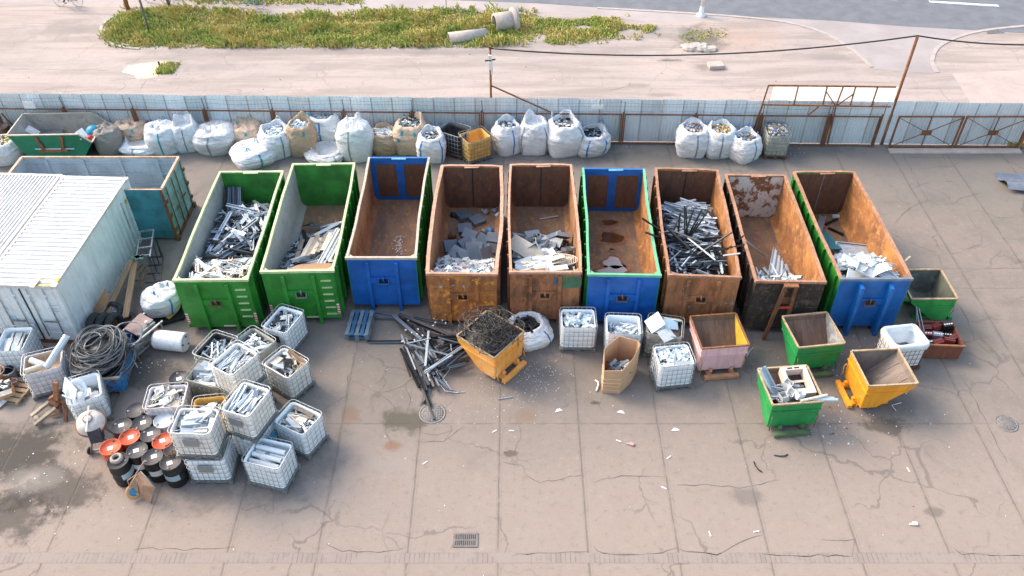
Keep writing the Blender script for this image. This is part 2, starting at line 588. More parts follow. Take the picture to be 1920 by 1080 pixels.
DK, MOSS, PALE, RST = (0.038, 0.035, 0.032), (0.070, 0.066, 0.042), (0.280, 0.252, 0.231), (0.210, 0.119, 0.070)
STAINS_PATCHES = [(30, 850, 1.6, 1.5, .85, DK), (110, 920, 1.5, .9, .7, DK), (20, 960, 1.4, 1.0, .7, DK), (200, 700, 2.6, 1.2, .5, (0.084, 0.081, 0.077)),  # oil, moss and rust stains, plus broad darker grey patches
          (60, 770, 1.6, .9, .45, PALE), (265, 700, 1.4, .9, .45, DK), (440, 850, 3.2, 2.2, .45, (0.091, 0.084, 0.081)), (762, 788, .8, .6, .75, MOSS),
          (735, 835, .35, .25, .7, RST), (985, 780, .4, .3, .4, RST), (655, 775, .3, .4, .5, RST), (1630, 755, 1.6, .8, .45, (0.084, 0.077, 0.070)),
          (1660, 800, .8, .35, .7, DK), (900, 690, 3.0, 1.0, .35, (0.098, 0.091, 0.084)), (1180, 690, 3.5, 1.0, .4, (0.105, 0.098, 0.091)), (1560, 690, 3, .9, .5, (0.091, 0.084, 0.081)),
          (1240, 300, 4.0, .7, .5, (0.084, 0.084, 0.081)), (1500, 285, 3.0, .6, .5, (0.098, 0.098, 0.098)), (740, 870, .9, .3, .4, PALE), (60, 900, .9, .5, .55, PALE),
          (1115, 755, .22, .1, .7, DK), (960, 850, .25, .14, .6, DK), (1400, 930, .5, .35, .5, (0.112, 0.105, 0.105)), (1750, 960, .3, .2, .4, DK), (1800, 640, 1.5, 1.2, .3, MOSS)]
LSTAINS = [(120, 55, 2.2, 1.2, .55, (.22, .195, .185)), (30, 65, 2.0, 1.5, .45, (.27, .235, .22)), (400, 125, 2.6, .5, .5, (.25, .22, .215)), (1380, 70, 3.0, 2.2, .6, (.42, .30, .24)), (1312, 72, 1.7, 1.9, .85, (.12, .115, .095)), (1325, 126, 1.2, .6, .6, (.14, .13, .11)), (1253, 113, .8, .25, .8, (.08, .08, .07)), (1195, 160, .7, .3, .5, (.2, .17, .15)), (1240, 178, 1.0, .2, .5, (.2, .17, .16)),
           (1560, 108, 1.2, .5, .5, (.22, .2, .19)), (1240, 60, 2.0, .9, .4, (.27, .25, .24)), (700, 98, 14, .5, .55, (.24, .21, .20)), (1150, 95, 3, .8, .35, (.3, .26, .25)), (60, 170, 2.0, .8, .4, (.3, .26, .25))]
g = MB()
g.add([(-150, -60, 0), (150, -60, 0), (150, 220, 0), (-150, 220, 0)], [(0, 1, 2, 3)])
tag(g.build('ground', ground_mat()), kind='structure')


def strip(pts, w, z):
    """flat ribbon along ground points"""
    mb = MB()
    n = len(pts)
    L = []
    for i, q in enumerate(pts):
        d = (pts[min(i + 1, n - 1)] - pts[max(i - 1, 0)])
        d.z = 0
        d.normalize()
        s = Vector((-d.y, d.x, 0))
        ww = w[i] if isinstance(w, list) else w
        L.append([(q.x - s.x * ww / 2, q.y - s.y * ww / 2, z), (q.x + s.x * ww / 2, q.y + s.y * ww / 2, z)])
    mb.loft(L, closed=False)
    return mb


def poly_ground(name, px, z, m):
    mb = MB()
    pts = [(p[0], p[1]) if len(p) == 3 else tuple(P(*p).xy) for p in px]
    mb.add([(a, b_, z) for a, b_ in pts], [tuple(range(len(pts)))])
    return tag(mb.build(name, m, fix=False), kind='structure')


# cracks opened in the slabs
CR = [[(1672, 437), (1690, 450), (1725, 462), (1745, 470), (1772, 477), (1800, 472), (1842, 458), (1838, 440), (1830, 425), (1808, 398)],
      [(1690, 285), (1703, 310), (1720, 340), (1728, 358), (1741, 377)], [(1690, 294), (1745, 296), (1795, 296), (1830, 300)],
      [(1722, 316), (1750, 314), (1785, 312), (1802, 303)], [(1716, 352), (1728, 345), (1748, 342), (1790, 340)], [(1728, 348), (1760, 358), (1778, 369), (1786, 383)],
      [(1741, 377), (1760, 384), (1786, 383), (1806, 371), (1818, 366), (1842, 362)], [(1650, 378), (1680, 379), (1702, 386)], [(1741, 372), (1712, 388), (1690, 402), (1678, 420)],
      [(1811, 396), (1840, 396), (1870, 408), (1900, 408)], [(1640, 503), (1740, 503), (1830, 504), (1920, 503)], [(1760, 478), (1766, 500)],
      [(760, 787), (730, 752), (705, 733), (680, 722), (660, 715)], [(765, 780), (768, 745), (760, 720), (790, 700)], [(750, 795), (724, 788), (722, 810), (735, 835)],
      [(775, 780), (800, 755), (815, 735)], [(775, 795), (792, 812), (820, 818), (850, 806)], [(705, 733), (730, 735), (765, 718)], [(780, 830), (830, 826), (870, 800)],
      [(945, 865), (978, 872), (985, 890), (1010, 905), (1040, 902), (1095, 890)], [(1110, 905), (1150, 895), (1200, 892), (1250, 895)], [(1270, 910), (1320, 908), (1400, 915), (1460, 900)],
      [(610, 1020), (640, 1032), (690, 1035), (735, 1033), (760, 1026)], [(1110, 1026), (1130, 1036), (1160, 1041), (1220, 1040), (1255, 1032), (1272, 1026)],
      [(1272, 1030), (1300, 1036), (1345, 1040), (1365, 1030), (1400, 1010), (1432, 1003)], [(1432, 1040), (1520, 1041), (1600, 1041), (1602, 1012), (1540, 1012)],
      [(1790, 1030), (1805, 1040), (1860, 1040), (1920, 1042)], [(960, 1040), (1040, 1039), (1105, 1034)], [(250, 1028), (380, 1030), (440, 1025)], [(840, 985), (860, 1000), (845, 1030)],
      [(1710, 610), (1760, 640), (1800, 645), (1850, 632)], [(1785, 560), (1810, 590), (1830, 640), (1870, 675)], [(1800, 700), (1850, 790), (1890, 870)], [(605, 770), (650, 740), (655, 700)],
      [(215, 128), (232, 120), (258, 114), (262, 108)], [(205, 150), (235, 150), (262, 145)], [(225, 152), (238, 160), (215, 175)], [(275, 148), (268, 160), (262, 170)], [(298, 112), (320, 108), (345, 102)], [(320, 125), (345, 112)],
      [(10, 130), (120, 131), (210, 132)], [(60, 175), (100, 165), (150, 160)], [(1128, 172), (1155, 167), (1180, 160), (1183, 152)], [(1700, 165), (1760, 166), (1790, 200)], [(1885, 165), (1905, 190)]]
cm = MB()
for pl in CR:
    pts = []
    for a, b_ in zip(pl[:-1], pl[1:]):
        A, B = P(*a), P(*b_)
        k = max(2, int((B - A).length / .22))
        for i in range(k):
            q = A.lerp(B, i / k)
            pts.append(q + Vector((U(-.045, .045), U(-.045, .045), 0)))
    pts.append(P(*pl[-1]))
    ww = [U(.004, .026) for _ in pts]
    ww[0] = ww[-1] = .006
    t = strip(pts, ww, .004)
    cm.add(t.v, t.f)
tag(cm.build('ground_cracks', simple('crack_dirt', (.125, .108, .094), .95, 0, .4, 3)), kind='structure')


# brick gutter across the yard
def brick_mat():
    m, nt, b = newmat('brick_gutter')
    pos = coord(nt, (1, 1, 1), True)
    br = nd(nt, 'ShaderNodeTexBrick')
    br.offset = 0.0
    for k, v in (('Color1', (.27, .222, .2, 1)), ('Color2', (.23, .192, .174, 1)), ('Mortar', (.17, .145, .13, 1)), ('Scale', 1.0), ('Mortar Size', .012), ('Brick Width', .13), ('Row Height', .38), ('Bias', -.1)):
        br.inputs[k].default_value = v
    lk(nt, pos, br.inputs['Vector'])
    f = noise_(nt, pos, 1.3, 8, .7)
    col = mixc(nt, step(nt, f, .42, .6), br.outputs['Color'], (.275, .228, .206))
    lk(nt, col, b.inputs['Base Color'])
    b.inputs['Roughness'].default_value = .9
    bump(nt, b, br.outputs['Fac'], -.4, .02)
    return m


g = MB()
g.add([(-20, 11.86, .004), (20, 11.86, .004), (20, 12.16, .004), (-20, 12.16, .004)], [(0, 1, 2, 3)])
tag(g.build('brick_gutter', brick_mat()), kind='structure')

# lane side: pavement, road, kerbs
asph = simple('blue_grey_asphalt', (.145, .155, .178), .8, 0, .16, 1.3, bmp=.15, dirt=.2, dirtc=(.15, .155, .17))
walk = simple('pale_pavement', (.37, .325, .32), .88, 0, .12, .35, bmp=.2, dirt=.25, dirtc=(.30, .265, .26))
poly_ground('pavement', [(-60, 62, 0), (-60, 46.4, 0), (330, 2), (560, 12), (640, 17), (820, 16), (1000, 22), (1130, 32), (1260, 44), (1300, 40), (1420, 30), (1300, 18), (1100, 10), (840, 0), (-8, 52, 0)], .004, walk)
rd = MB()
fe = [Vector((-90, 84, 0)), Vector((-20, 57, 0))] + [P(*q) for q in ((840, 0), (1000, 6), (1120, 14), (1290, 24), (1400, 31), (1560, 39), (1700, 50), (1920, 62))] + [Vector((120, 34, 0))]
rd.loft([[(q.x, q.y, .008) for q in fe], [(q.x + 1.5, q.y + 14.5, .008) for q in fe]], closed=False)
tag(rd.build('road', asph, fix=True), kind='structure')
poly_ground('driveway', [(1400, 27), (1560, 34), (1700, 45), (1850, 52), (1775, 80), (1750, 105), (1752, 138), (1640, 130), (1600, 92), (1530, 60), (1450, 36)], .006, simple('worn_driveway', (.34, .30, .30), .85, 0, .12, .6, bmp=.15, dirt=.3, dirtc=(.27, .25, .25)))
poly_ground('concrete_apron', [(1785, 138), (1980, 128), (2060, 190), (1822, 196)], .005, simple('apron_concrete', (.42, .345, .325), .88, 0, .08, .7, dirt=.15))
stone = simple('kerb_stone', (.40, .35, .33), .85, 0, .12, 3, bmp=.2)


def kerb(px, w=.2, h=.03):
    base = [P(*q) for q in px]
    pts = []
    for i in range(len(base) - 1):
        p0, p1, p2, p3 = base[max(i - 1, 0)], base[i], base[i + 1], base[min(i + 2, len(base) - 1)]
        for k in range(6):
            t = k / 6
            pts.append(.5 * ((2 * p1) + (p2 - p0) * t + (2 * p0 - 5 * p1 + 4 * p2 - p3) * t * t + (3 * p1 - p0 - 3 * p2 + p3) * t ** 3))
    pts.append(base[-1])
    n = len(pts)
    L = []
    for i, q in enumerate(pts):
        d = pts[min(i + 1, n - 1)] - pts[max(i - 1, 0)]
        d.normalize()
        s = Vector((-d.y, d.x, 0)) * (w / 2)
        L.append([(q - s) + Vector((0, 0, -.02)), (q - s) + Vector((0, 0, h)), (q + s) + Vector((0, 0, h)), (q + s) + Vector((0, 0, -.02))])
    mb = MB()
    mb.loft(L, cap0=True, cap1=True)
    return tag(mb.build('kerb', stone, fix=True), kind='structure')


kerb([(1120, 15), (1290, 25), (1400, 33), (1480, 43), (1545, 62), (1600, 95), (1634, 126)])
kerb([(1757, 136), (1748, 112), (1765, 84), (1830, 60), (1930, 48)])
kerb([(262, 92), (218, 86), (192, 66), (192, 48), (208, 34)], .16, .05)
mk = MB()
for a, b_ in (((1742, 3), (1872, 11)), ((1560, -9), (1680, -1))):
    A, B = P(*a), P(*b_)
    s = Vector((0, .12, 0))
    mk.add([A - s, B - s, B + s, A + s], [(0, 1, 2, 3)])
for q in mk.v: pass
mk.v = [(x, y, .012) for x, y, z in mk.v]
tag(mk.build('road_marking', simple('road_paint', (.72, .72, .72), .7)), kind='structure')

# puddle with its broken rim and a clump of weeds
m, nt, b = newmat('puddle_water')
b.inputs['Base Color'].default_value = (.60, .50, .27, 1)  # warm sky reflection tinted into the metallic base colour
b.inputs['Metallic'].default_value = 1.0
b.inputs['Roughness'].default_value = .02
b.inputs['IOR'].default_value = 2.6
b.inputs['Specular IOR Level'].default_value = 1.0
poly_ground('puddle_water', [(228, 135), (240, 124), (262, 120), (278, 118), (300, 115), (330, 118), (333, 128), (322, 138), (300, 141), (277, 147), (255, 147), (252, 141), (240, 138)], .006, m)

# ------------------------------------------------------------------ grass
gm, nt, b = newmat('dry_grass')
co = coord(nt, world=True)
f = noise_(nt, co, .55, 5, .65)
f2 = noise_(nt, co, 2.1, 6, .75)
col = ramp(nt, f, [(.28, (.20, .29, .055)), (.45, (.35, .39, .09)), (.58, (.53, .44, .15)), (.72, (.27, .34, .07))])
col = mixc(nt, math_(nt, 'MULTIPLY', step(nt, f2, .45, .7), .7), col, (.5, .38, .13))
lk(nt, col, b.inputs['Base Color'])
b.inputs['Roughness'].default_value = .8
soil = simple('grass_soil', (.16, .13, .06), .95, 0, .4, 1.2, bmp=.3)


def inpoly(x, y, pl):
    c = False
    n = len(pl)
    for i in range(n):
        x1, y1 = pl[i]
        x2, y2 = pl[(i + 1) % n]
        if (y1 > y) != (y2 > y) and x < (x2 - x1) * (y - y1) / (y2 - y1) + x1: c = not c
    return c


def grass(px, n, hmax, name, thin=None):
    pl = [tuple(P(*q).xy) for q in px]
    mb = MB()
    cx0, cy0 = sum(q[0] for q in pl) / len(pl), sum(q[1] for q in pl) / len(pl)
    if not thin and n > 1000: mb.add([(x + (cx0 - x) * .04 + U(-.2, .2), y + (cy0 - y) * .22 + U(-.15, .15), .010) for x, y in pl], [tuple(range(len(pl)))], 1)
    x0, x1 = min(q[0] for q in pl), max(q[0] for q in pl)
    y0, y1 = min(q[1] for q in pl), max(q[1] for q in pl)
    k = 0
    while k < n:
        x, y = U(x0, x1), U(y0, y1)
        if not inpoly(x + rng.gauss(0, .32), y + rng.gauss(0, .32), pl): continue
        k += 1
        dn = noise.noise(Vector((x * .5, y * .8, 3)))
        if thin and dn < thin(x): continue
        h = hmax * max(.2, .5 + .9 * dn) * U(.4, 1.2)
        for _ in range(5):
            a = U(0, 6.28)
            w = U(.025, .05)
            dx, dy = math.cos(a), math.sin(a)
            l = U(.1, .9) * h
            bx, by = x + U(-.12, .12), y + U(-.12, .12)
            mb.add([(bx - dy * w, by + dx * w, 0), (bx + dy * w, by - dx * w, 0), (bx + dx * l * .5 + dy * w * .6, by + dy * l * .5 - dx * w * .6, h * .7), (bx + dx * l, by + dy * l, h * U(.75, 1))], [(0, 1, 2), (0, 2, 3)])
    return tag(mb.build(name, [gm, soil]), 'dry green and yellow grass growing on the verge', 'grass', kind='stuff')


grass([(196, 62), (205, 44), (232, 26), (290, 14), (370, 20), (500, 31), (620, 33), (700, 26), (790, 20), (860, 22), (940, 27), (1010, 27), (1010, 70), (940, 84), (900, 88), (700, 90), (420, 89), (260, 90), (215, 82)], 10500, .5, 'verge_grass')
grass([(1005, 26), (1080, 34), (1160, 40), (1250, 46), (1240, 54), (1190, 62), (1110, 74), (1050, 82), (1000, 84)], 2000, .3, 'verge_grass', lambda x: -.12 + .05 * (x - 3))
grass([(330, 3), (470, 7), (600, 9), (682, 7), (684, -14), (560, -40), (300, -40)], 2600, .3, 'verge_grass')
grass([(1270, 62), (1310, 56), (1365, 54), (1360, 66), (1340, 90), (1290, 88)], 130, .12, 'verge_grass', lambda x: -.05)
grass([(292, 132), (300, 124), (322, 120), (338, 116), (330, 130), (316, 138)], 150, .18, 'verge_grass')
grass([(1895, 268), (1912, 264), (1915, 274), (1892, 276)], 60, .25, 'verge_grass')
# ------------------------------------------------------------------ fence
def FY(x):
    return FENCE_Y0 + FENCE_K * x


sheet_m = []
for i in range(4):
    k = (.90, 1.0, 1.06, .96)[i]
    m, nt, b = newmat('zinc_sheet')
    co = coord(nt, world=True)
    f = noise_(nt, co, .7, 6, .6)
    col = mixc(nt, step(nt, f, .3, .7), (.70 * k, .77 * k, .83 * k), (.80 * k, .85 * k, .90 * k))
    d = noise_(nt, coord(nt, (1, 1, .25), True), 2.6, 7, .7)
    col = mixc(nt, math_(nt, 'MULTIPLY', step(nt, d, .52, .7), .3), col, (.27, .28, .28))
    lk(nt, col, b.inputs['Base Color'])
    b.inputs['Roughness'].default_value = .5
    b.inputs['Metallic'].default_value = .15
    sheet_m.append(m)
shf = thing('sheet_metal_fence', 'long corrugated zinc sheet fence closing the yard towards the lane', 'fence', (0, 0, 0))
x = -34.0
i = 0
while x < 33:
    w = .9
    y = FY(x) + U(0, .012)
    h = 2.1 + U(-.03, .03)
    mb = MB()
    corr(mb, (x - .01, y, .03), (1, FENCE_K, 0), (U(-.004, .004), 0, 1), w, h, (0, -1, 0), .15, .03)
    mb.build('sheet_panel', sheet_m[rng.randrange(4)], shf)
    # seam batten
    MB().bar((x + .0, y - .036, .04), (x + .0, y - .036, h), .016, .012, 0).build('seam_strip', M['galv_dirty'], shf)
    x += w
    i += 1
for z in (.6, 1.55):
    MB().bar((-34, FY(-34) + .06, z), (33, FY(33) + .06, z), .05, .07).build('back_rail', M['galv_dirty'], shf)

# chain link mesh material (real holes)
m, nt, b = newmat('chain_link_wire')
pos = coord(nt, world=True)
sx = nd(nt, 'ShaderNodeSeparateXYZ'); lk(nt, pos, sx.inputs[0])
a1 = math_(nt, 'ADD', sx.outputs[0], sx.outputs[2])
a2 = math_(nt, 'SUBTRACT', sx.outputs[0], sx.outputs[2])
ww = None
for a in (a1, a2):
    q = math_(nt, 'ABSOLUTE', math_(nt, 'SUBTRACT', math_(nt, 'MODULO', math_(nt, 'ADD', a, 200.0), .13), .065))
    q = math_(nt, 'LESS_THAN', q, .0048)
    ww = q if ww is None else math_(nt, 'MAXIMUM', ww, q)
b.inputs['Base Color'].default_value = (.20, .19, .17, 1)
b.inputs['Roughness'].default_value = .6
lk(nt, ww, b.inputs['Alpha'])
netm = m
rb, rl = M['rust_bar'], M['rust_lt']

clf = thing('chain_link_fence', 'rusty framed wire mesh fence standing before the zinc sheets', 'fence', (0, 0, 0))
OFF = -.24
posts = [P(px, 210, 1.5).x for px in (-15, 116, 247, 382, 510, 644, 772, 903, 1168, 1303, 1425, 1552, 1648)]
for i, px in enumerate(posts):
    y = FY(px) + OFF
    MB().bar((px, y, 0), (px, y, 1.62), .07, .07).build('post', rb, clf)
    MB().tube([(px + .04, y, 1.55), (px + .02, y - .02, 2.14)], .016, 5).build('post_spike', M['steel_dark'], clf)
    if i + 1 < len(posts):
        qx = posts[i + 1]
        qy = FY(qx) + OFF
        mb = MB()
        for z in (1.52, .08):
            mb.bar((px + .05, y, z), (qx - .05, qy, z), .05, .05)
        for xx in (px + .08, qx - .08):
            yy = FY(xx) + OFF
            mb.bar((xx, yy, .1), (xx, yy, 1.5), .05, .05)
        mb.build('bay_frame', rb, clf)
        n = MB()
        n.add([(px + .08, y, .1), (qx - .08, qy, .1), (qx - .08, qy, 1.5), (px + .08, y, 1.5)], [(0, 1, 2, 3)])
        n.build('wire_net', netm, clf)
        w = MB()
        for z in (1.68, 1.9, 2.08):
            dz = U(-.05, .06)
            w.tube([(px, y, z), ((px + qx) / 2, (y + qy) / 2, z - .06 + dz), (qx, qy, z + U(-.02, .02))], .0045, 4)
        w.build('barbed_wire_mesh', M['steel_dark'], clf)
b0 = P(0, 268)
MB().bar((P(0, 213, 1.4).x, FY(-22) - .35, 1.35), (P(40, 250, .3).x, FY(-22) - .35, .25), .05, .05).build('brace', rb, clf)


# tall overhead cable posts
def mast(px, py, top, label, braces, box=False):
    q = P(px, py)
    h = ZAT(top, q.y)
    t = thing('cable_pole', label, 'pole', q)
    MB().tube([(0, 0, 0), (0, 0, h)], .05 if box else .065, 8).build('pole_tube', rl, t)
    MB().tube([(0, 0, 0), (0, 0, 1.5)], .062 if box else .085, 8).build('pole_sleeve', M['galv'] if box else rl, t)
    if box:
        bx = MB().box((.02, -.08, h - .75), (.16, .12, .34), 0)
        bx.build('junction_box', M['label'], t)
        MB().box((.0, -.07, h - .38), (.13, .1, .2)).build('clamp', M['label'], t)
        MB().bar((-.22, -.05, h - .55), (.22, -.05, h - .48), .05, .05).build('cable_bracket', M['steel_dark'], t)
        MB().box((.06, -.07, h - 1.05), (.08, .06, .18)).build('insulator', M['label'], t)
        MB().box((.0, 0, h + .02), (.1, .1, .1)).build('pole_cap', rb, t)
    for a, b_ in braces:
        MB().bar(Vector(a) - q, Vector(b_) - q, .05, .05).build('brace', rb, t)
    return q, h


m1q = P(922, 262)
bz = ZAT(160, m1q.y)
e1 = P(1035, 208, 1.5); e1.y = FY(e1.x) + OFF - .1
p1, h1 = mast(922, 262, 90, 'thin rusty pole with white junction box, cable end, standing between the white bags', [((m1q.x, m1q.y, bz), (e1.x, e1.y, 1.62)), ((m1q.x - .05, m1q.y, 1.25), (m1q.x - .42, m1q.y + .05, 1.5))], True)
MBp = MB().tube([(e1.x, e1.y, 0), (e1.x, e1.y, 1.68)], .06, 8)
tag(MBp.build('fence_stay_post', M['galv']), 'short grey pipe post holding the slanting stay of the thin pole', 'post')
p2, h2 = mast(1652, 270, 67, 'tall leaning-looking rusty pole carrying the cable beside the braced gate', [])
A = Vector((p1.x + .03, p1.y, h1 - .02)); B = Vector((p2.x, p2.y, h2)); C_ = P(2050, 78, 4.6)
cb = MB()
pts = []
for k in range(17):
    t = k / 16
    pts.append(A.lerp(B, t) - Vector((0, 0, 1.0 * 4 * t * (1 - t) * .55)))
for k in range(1, 11):
    t = k / 10
    pts.append(B.lerp(C_, t) - Vector((0, 0, .25 * 4 * t * (1 - t))))
cb.tube(pts, .03, 6)
tag(cb.build('overhead_cable', M['black']), 'black overhead cable sagging from pole to pole above the fence', 'cable')
C0 = Vector((C_.x, C_.y, 0))
ex = thing('cable_pole', 'far rusty pole holding the outer end of the overhead cable', 'pole', C0)
MB().tube([(0, 0, 0), (0, 0, 4.7)], .06, 8).build('pole_tube', rl, ex)

# banner frame above the mesh fence
fr = thing('banner_frame', 'rusty pipe frame with a white board standing above the mesh fence', 'frame', P(1424, 266))
o = fr.location
yb = FY(o.x + 4) + OFF - .12
zt, zb = ZAT(162, yb), ZAT(198, yb)


def bxy(px, py):
    z = ZAT(py, yb)
    return Vector((P(px, py, z).x, yb, z)) - o


for (a, b_, w) in (((1441, 160), (1680, 163), .06), ((1430, 196), (1670, 200), .06)):
    MB().bar(bxy(*a), bxy(*b_), w, w).build('frame_rail', rl if w else rb, fr)
for (a, b_) in (((1441, 160), (1429, 197)), ((1497, 161), (1488, 198)), ((1551, 163), (1542, 199)), ((1581, 163), (1567, 200)), ((1604, 164), (1594, 199)), ((1646, 162), (1634, 199))):
    MB().bar(bxy(*a), bxy(*b_), .05, .05).build('frame_bar', rb, fr)
for (a, b_) in (((1550, 173), (1567, 199)), ((1602, 175), (1569, 198)), ((1535, 200), (1515, 216))):
    MB().bar(bxy(*a), bxy(*b_), .045, .045).build('frame_strut', rb, fr)
q = bxy(1430, 196)
MB().bar(q, (q.x - .02, .1, 0), .06, .06).build('frame_leg', rb, fr)
q = bxy(1567, 200)
MB().bar(q, (P(1551, 272).x - o.x, P(1551, 272).y - o.y, 0), .06, .06).build('frame_leg', rb, fr)
yw = FY(o.x + 4) + .10
L_, R_ = P(1442, 165, 2.6).x, P(1681, 165, 2.6).x
zt2 = ZAT(163, yw)
mb = MB().box(((L_ + R_) / 2 - o.x + .12, yw - o.y, (1.95 + zt2) / 2), (R_ - L_, .012, zt2 - 1.95), 0)
bm_, nt, b = newmat('white_banner_cloth')
b.inputs['Base Color'].default_value = (.88, .87, .85, 1); b.inputs['Roughness'].default_value = .8
tl = nd(nt, 'ShaderNodeBsdfTranslucent'); tl.inputs[0].default_value = (1, .98, .95, 1)
ms = nd(nt, 'ShaderNodeMixShader'); ms.inputs[0].default_value = .8
lk(nt, b.outputs[0], ms.inputs[1]); lk(nt, tl.outputs[0], ms.inputs[2]); lk(nt, ms.outputs[0], nt.nodes['Material Output'].inputs[0])
mb.build('white_board', bm_, fr)

# braced gate beside it
gx0, gx1 = P(1658, 270).x, P(1903, 272).x
gt = thing('yard_gate', 'rusty two-leaf mesh gate with cross braces and centre plates', 'gate', (0, 0, 0))
gy = FY(gx0) + OFF - .14
mid = (gx0 + gx1) / 2
for (a, b_) in ((gx0 + .02, mid - .04), (mid + .04, gx1 - .05)):
    lf = MB()
    z0, z1 = .1, 1.62
    for z in (z0, z1): lf.bar((a, gy, z), (b_, gy, z), .06, .06)
    for xx in (a + .03, b_ - .03): lf.bar((xx, gy, z0), (xx, gy, z1), .07, .06)
    l = lf.build('gate_leaf_frame', rb, gt)
    c = ((a + b_) / 2, gy, (z0 + z1) / 2)
    for s in (-1, 1):
        MB().bar((a, gy - .035, c[2] - s * .74), (b_, gy - .035, c[2] + s * .74), .04, .02).build('cross_brace', rb, l)
    MB().bar((c[0], gy - .04, z0 if a > mid - 1 and False else z0), (c[0], gy - .04, z1), .045, .03).build('upright', rb, l)
    MB().slab([(c[0] - .22, c[2] - .12), (c[0] + .22, c[2] - .12), (c[0] + .22, c[2] + .12), (c[0] - .22, c[2] + .12)], 0, .02, 0, Matrix(((1, 0, 0, 0), (0, 0, -1, gy - .06), (0, 1, 0, 0), (0, 0, 0, 1)))).build('centre_plate', rb, l)
    n = MB()
    n.add([(a, gy + .01, z0), (b_, gy + .01, z0), (b_, gy + .01, z1), (a, gy + .01, z1)], [(0, 1, 2, 3)])
    n.build('wire_net', netm, l)
MB().bar((gx1, gy, 0), (gx1, gy, 1.85), .1, .1).build('gate_post', rl, gt)
MB().bar((gx1 + .07, gy, 1.52), (gx1 + 8, gy - .1, 1.52), .05, .05).build('bay_rail', rb, gt)
sill = MB().box(((gx0 + gx1) / 2, gy - .22, .03), (gx1 - gx0, .35, .06))
tag(sill.build('concrete_sill', simple('sill_concrete', (.50, .41, .36), .9, 0, .15, 2)), kind='structure')
q = P(1120, 198, 1.9)
t = MB().box((q.x, FY(q.x) + OFF - .02, 1.88), (.5, .02, .2))
tag(t.build('blank_plate', M['label']), 'small blank white plate hung on the wires by the thin pole', 'plate')
q = P(53, 200, 1.7)
t = MB().box((q.x, FY(q.x) + OFF - .03, 1.72), (.5, .02, .32))
tag(t.build('blank_plate', M['label']), 'blank white board on the fence rail above the green skip', 'plate')

# ------------------------------------------------------------------ things beyond the fence
conc = simple('pipe_concrete', (.44, .39, .36), .85, 0, .18, 3, bmp=.25, dirt=.3)


def conc_pipe(a, b_, r, label, collar=True, half=False):
    A, B = P(*a), P(*b_)
    A.z = B.z = r * .8
    t = thing('concrete_pipe', label, 'pipe', (A + B) / 2)
    d = B - A
    L = d.length
    rot = d.to_track_quat('Z', 'Y').to_matrix().to_4x4()
    mb = MB()
    mb.lathe([(r * .78, -L / 2), (r, -L / 2), (r, L / 2), (r * .78, L / 2), (r * .78, -L / 2)], 28, 0, rot)
    mb.build('pipe_barrel', conc, t)
    if collar:
        mb = MB()
        mb.lathe([(r * 1.0, L / 2 - .22), (r * 1.32, L / 2 - .18), (r * 1.32, L / 2 + .05), (r * .9, L / 2 + .05)], 28, 0, rot)
        mb.build('pipe_collar', conc, t)
    return t


conc_pipe((927, 56), (966, 50), .5, 'short grey concrete pipe with a flared collar lying in the grass')
t = conc_pipe((842, 78), (912, 70), .34, 'long concrete pipe half sunk in the grass beside the collared pipe', False)
t.location.z -= .12


def rock(px, py, s, label, m=conc, flat=.5, seed=0, nm='concrete_rubble'):
    q = P(px, py)
    mb = MB()
    r0 = random.Random(seed)
    n = 9
    L = []
    for k, (z, rr) in enumerate(((-.02, .95), (flat * .5, 1.0), (flat, .72))):
        L.append([(s * rr * (1 + r0.uniform(-.18, .18)) * math.cos(2 * math.pi * j / n), s * rr * (1 + r0.uniform(-.18, .18)) * math.sin(2 * math.pi * j / n), s * (z + r0.uniform(-.06, .06))) for j in range(n)])
    mb.loft(L, cap0=True, cap1=True)
    o_ = mb.build(nm, m)
    o_.location = q
    o_.rotation_euler = (0, 0, r0.uniform(0, 3))
    return tag(o_, label, 'rubble', 'concrete rubble by the bare patch')


for i, (x_, y_, s_) in enumerate(((1292, 92, .35), (1303, 90, .42), (1314, 92, .38), (1324, 94, .3), (1334, 93, .3), (1285, 88, .25), (1320, 86, .22))):
    rock(x_, y_, s_, 'pale broken concrete chunk in the small heap beyond the fence', seed=i)
mb = MB().box((0, 0, .1), (.75, .55, .2), rz=.1)
o_ = mb.build('concrete_slab', conc, bevel=.02); o_.location = P(1341, 126)
tag(o_, 'flat square concrete block lying alone before the rubble heap', 'block')

# poles on the verge
def pole(px, py, h, r, m, label, nm='sign_post', lean=0.0):
    t = thing(nm, label, 'post', P(px, py))
    MB().tube([(0, 0, 0), (lean * h, 0, h)], r, 10).build('shaft', m, t)
    return t


t = pole(281, 63, 4.2, .06, simple('grey_post', (.13, .15, .18), .5), 'dark grey sign post rising from the grass end')
MB().box((0, -.08, 3.9), (.6, .03, .6)).build('sign_face', M['galv'], t)
t = pole(241, 20, 3.0, .12, M['rust_lt'], 'thick rusty orange post at the tip of the grass')
MB().lathe([(.13, 2.98), (.13, 3.05), (0, 3.1)], 12).build('post_cap', M['rust_bar'], t)
t = pole(318, 13, 3.4, .10, simple('grey_post_b', (.16, .17, .2), .5), 'grey post at the far edge of the grass')
MB().lathe([(.11, 3.38), (.11, 3.45), (0, 3.5)], 12).build('post_cap', M['galv'], t)
t = pole(1314, 30, 8.5, .10, simple('lamp_post_paint', (.72, .70, .68), .5), 'white street lamp post with a base plate on the pavement', 'street_lamp')
MB().lathe([(.26, 0), (.26, .1), (.15, .16), (.11, .6)], 12).build('base_plate', M['label'], t)
MB().bar((0, 0, 8.4), (-1.4, .3, 8.7), .08, .08).build('lamp_arm', M['label'], t)
MB().box((-1.6, .33, 8.7), (.7, .25, .12)).build('lamp_head', M['galv'], t)
pole(837, 16, 1.6, .02, M['steel_dark'], 'thin bare stake at the top of the grass', 'stake')
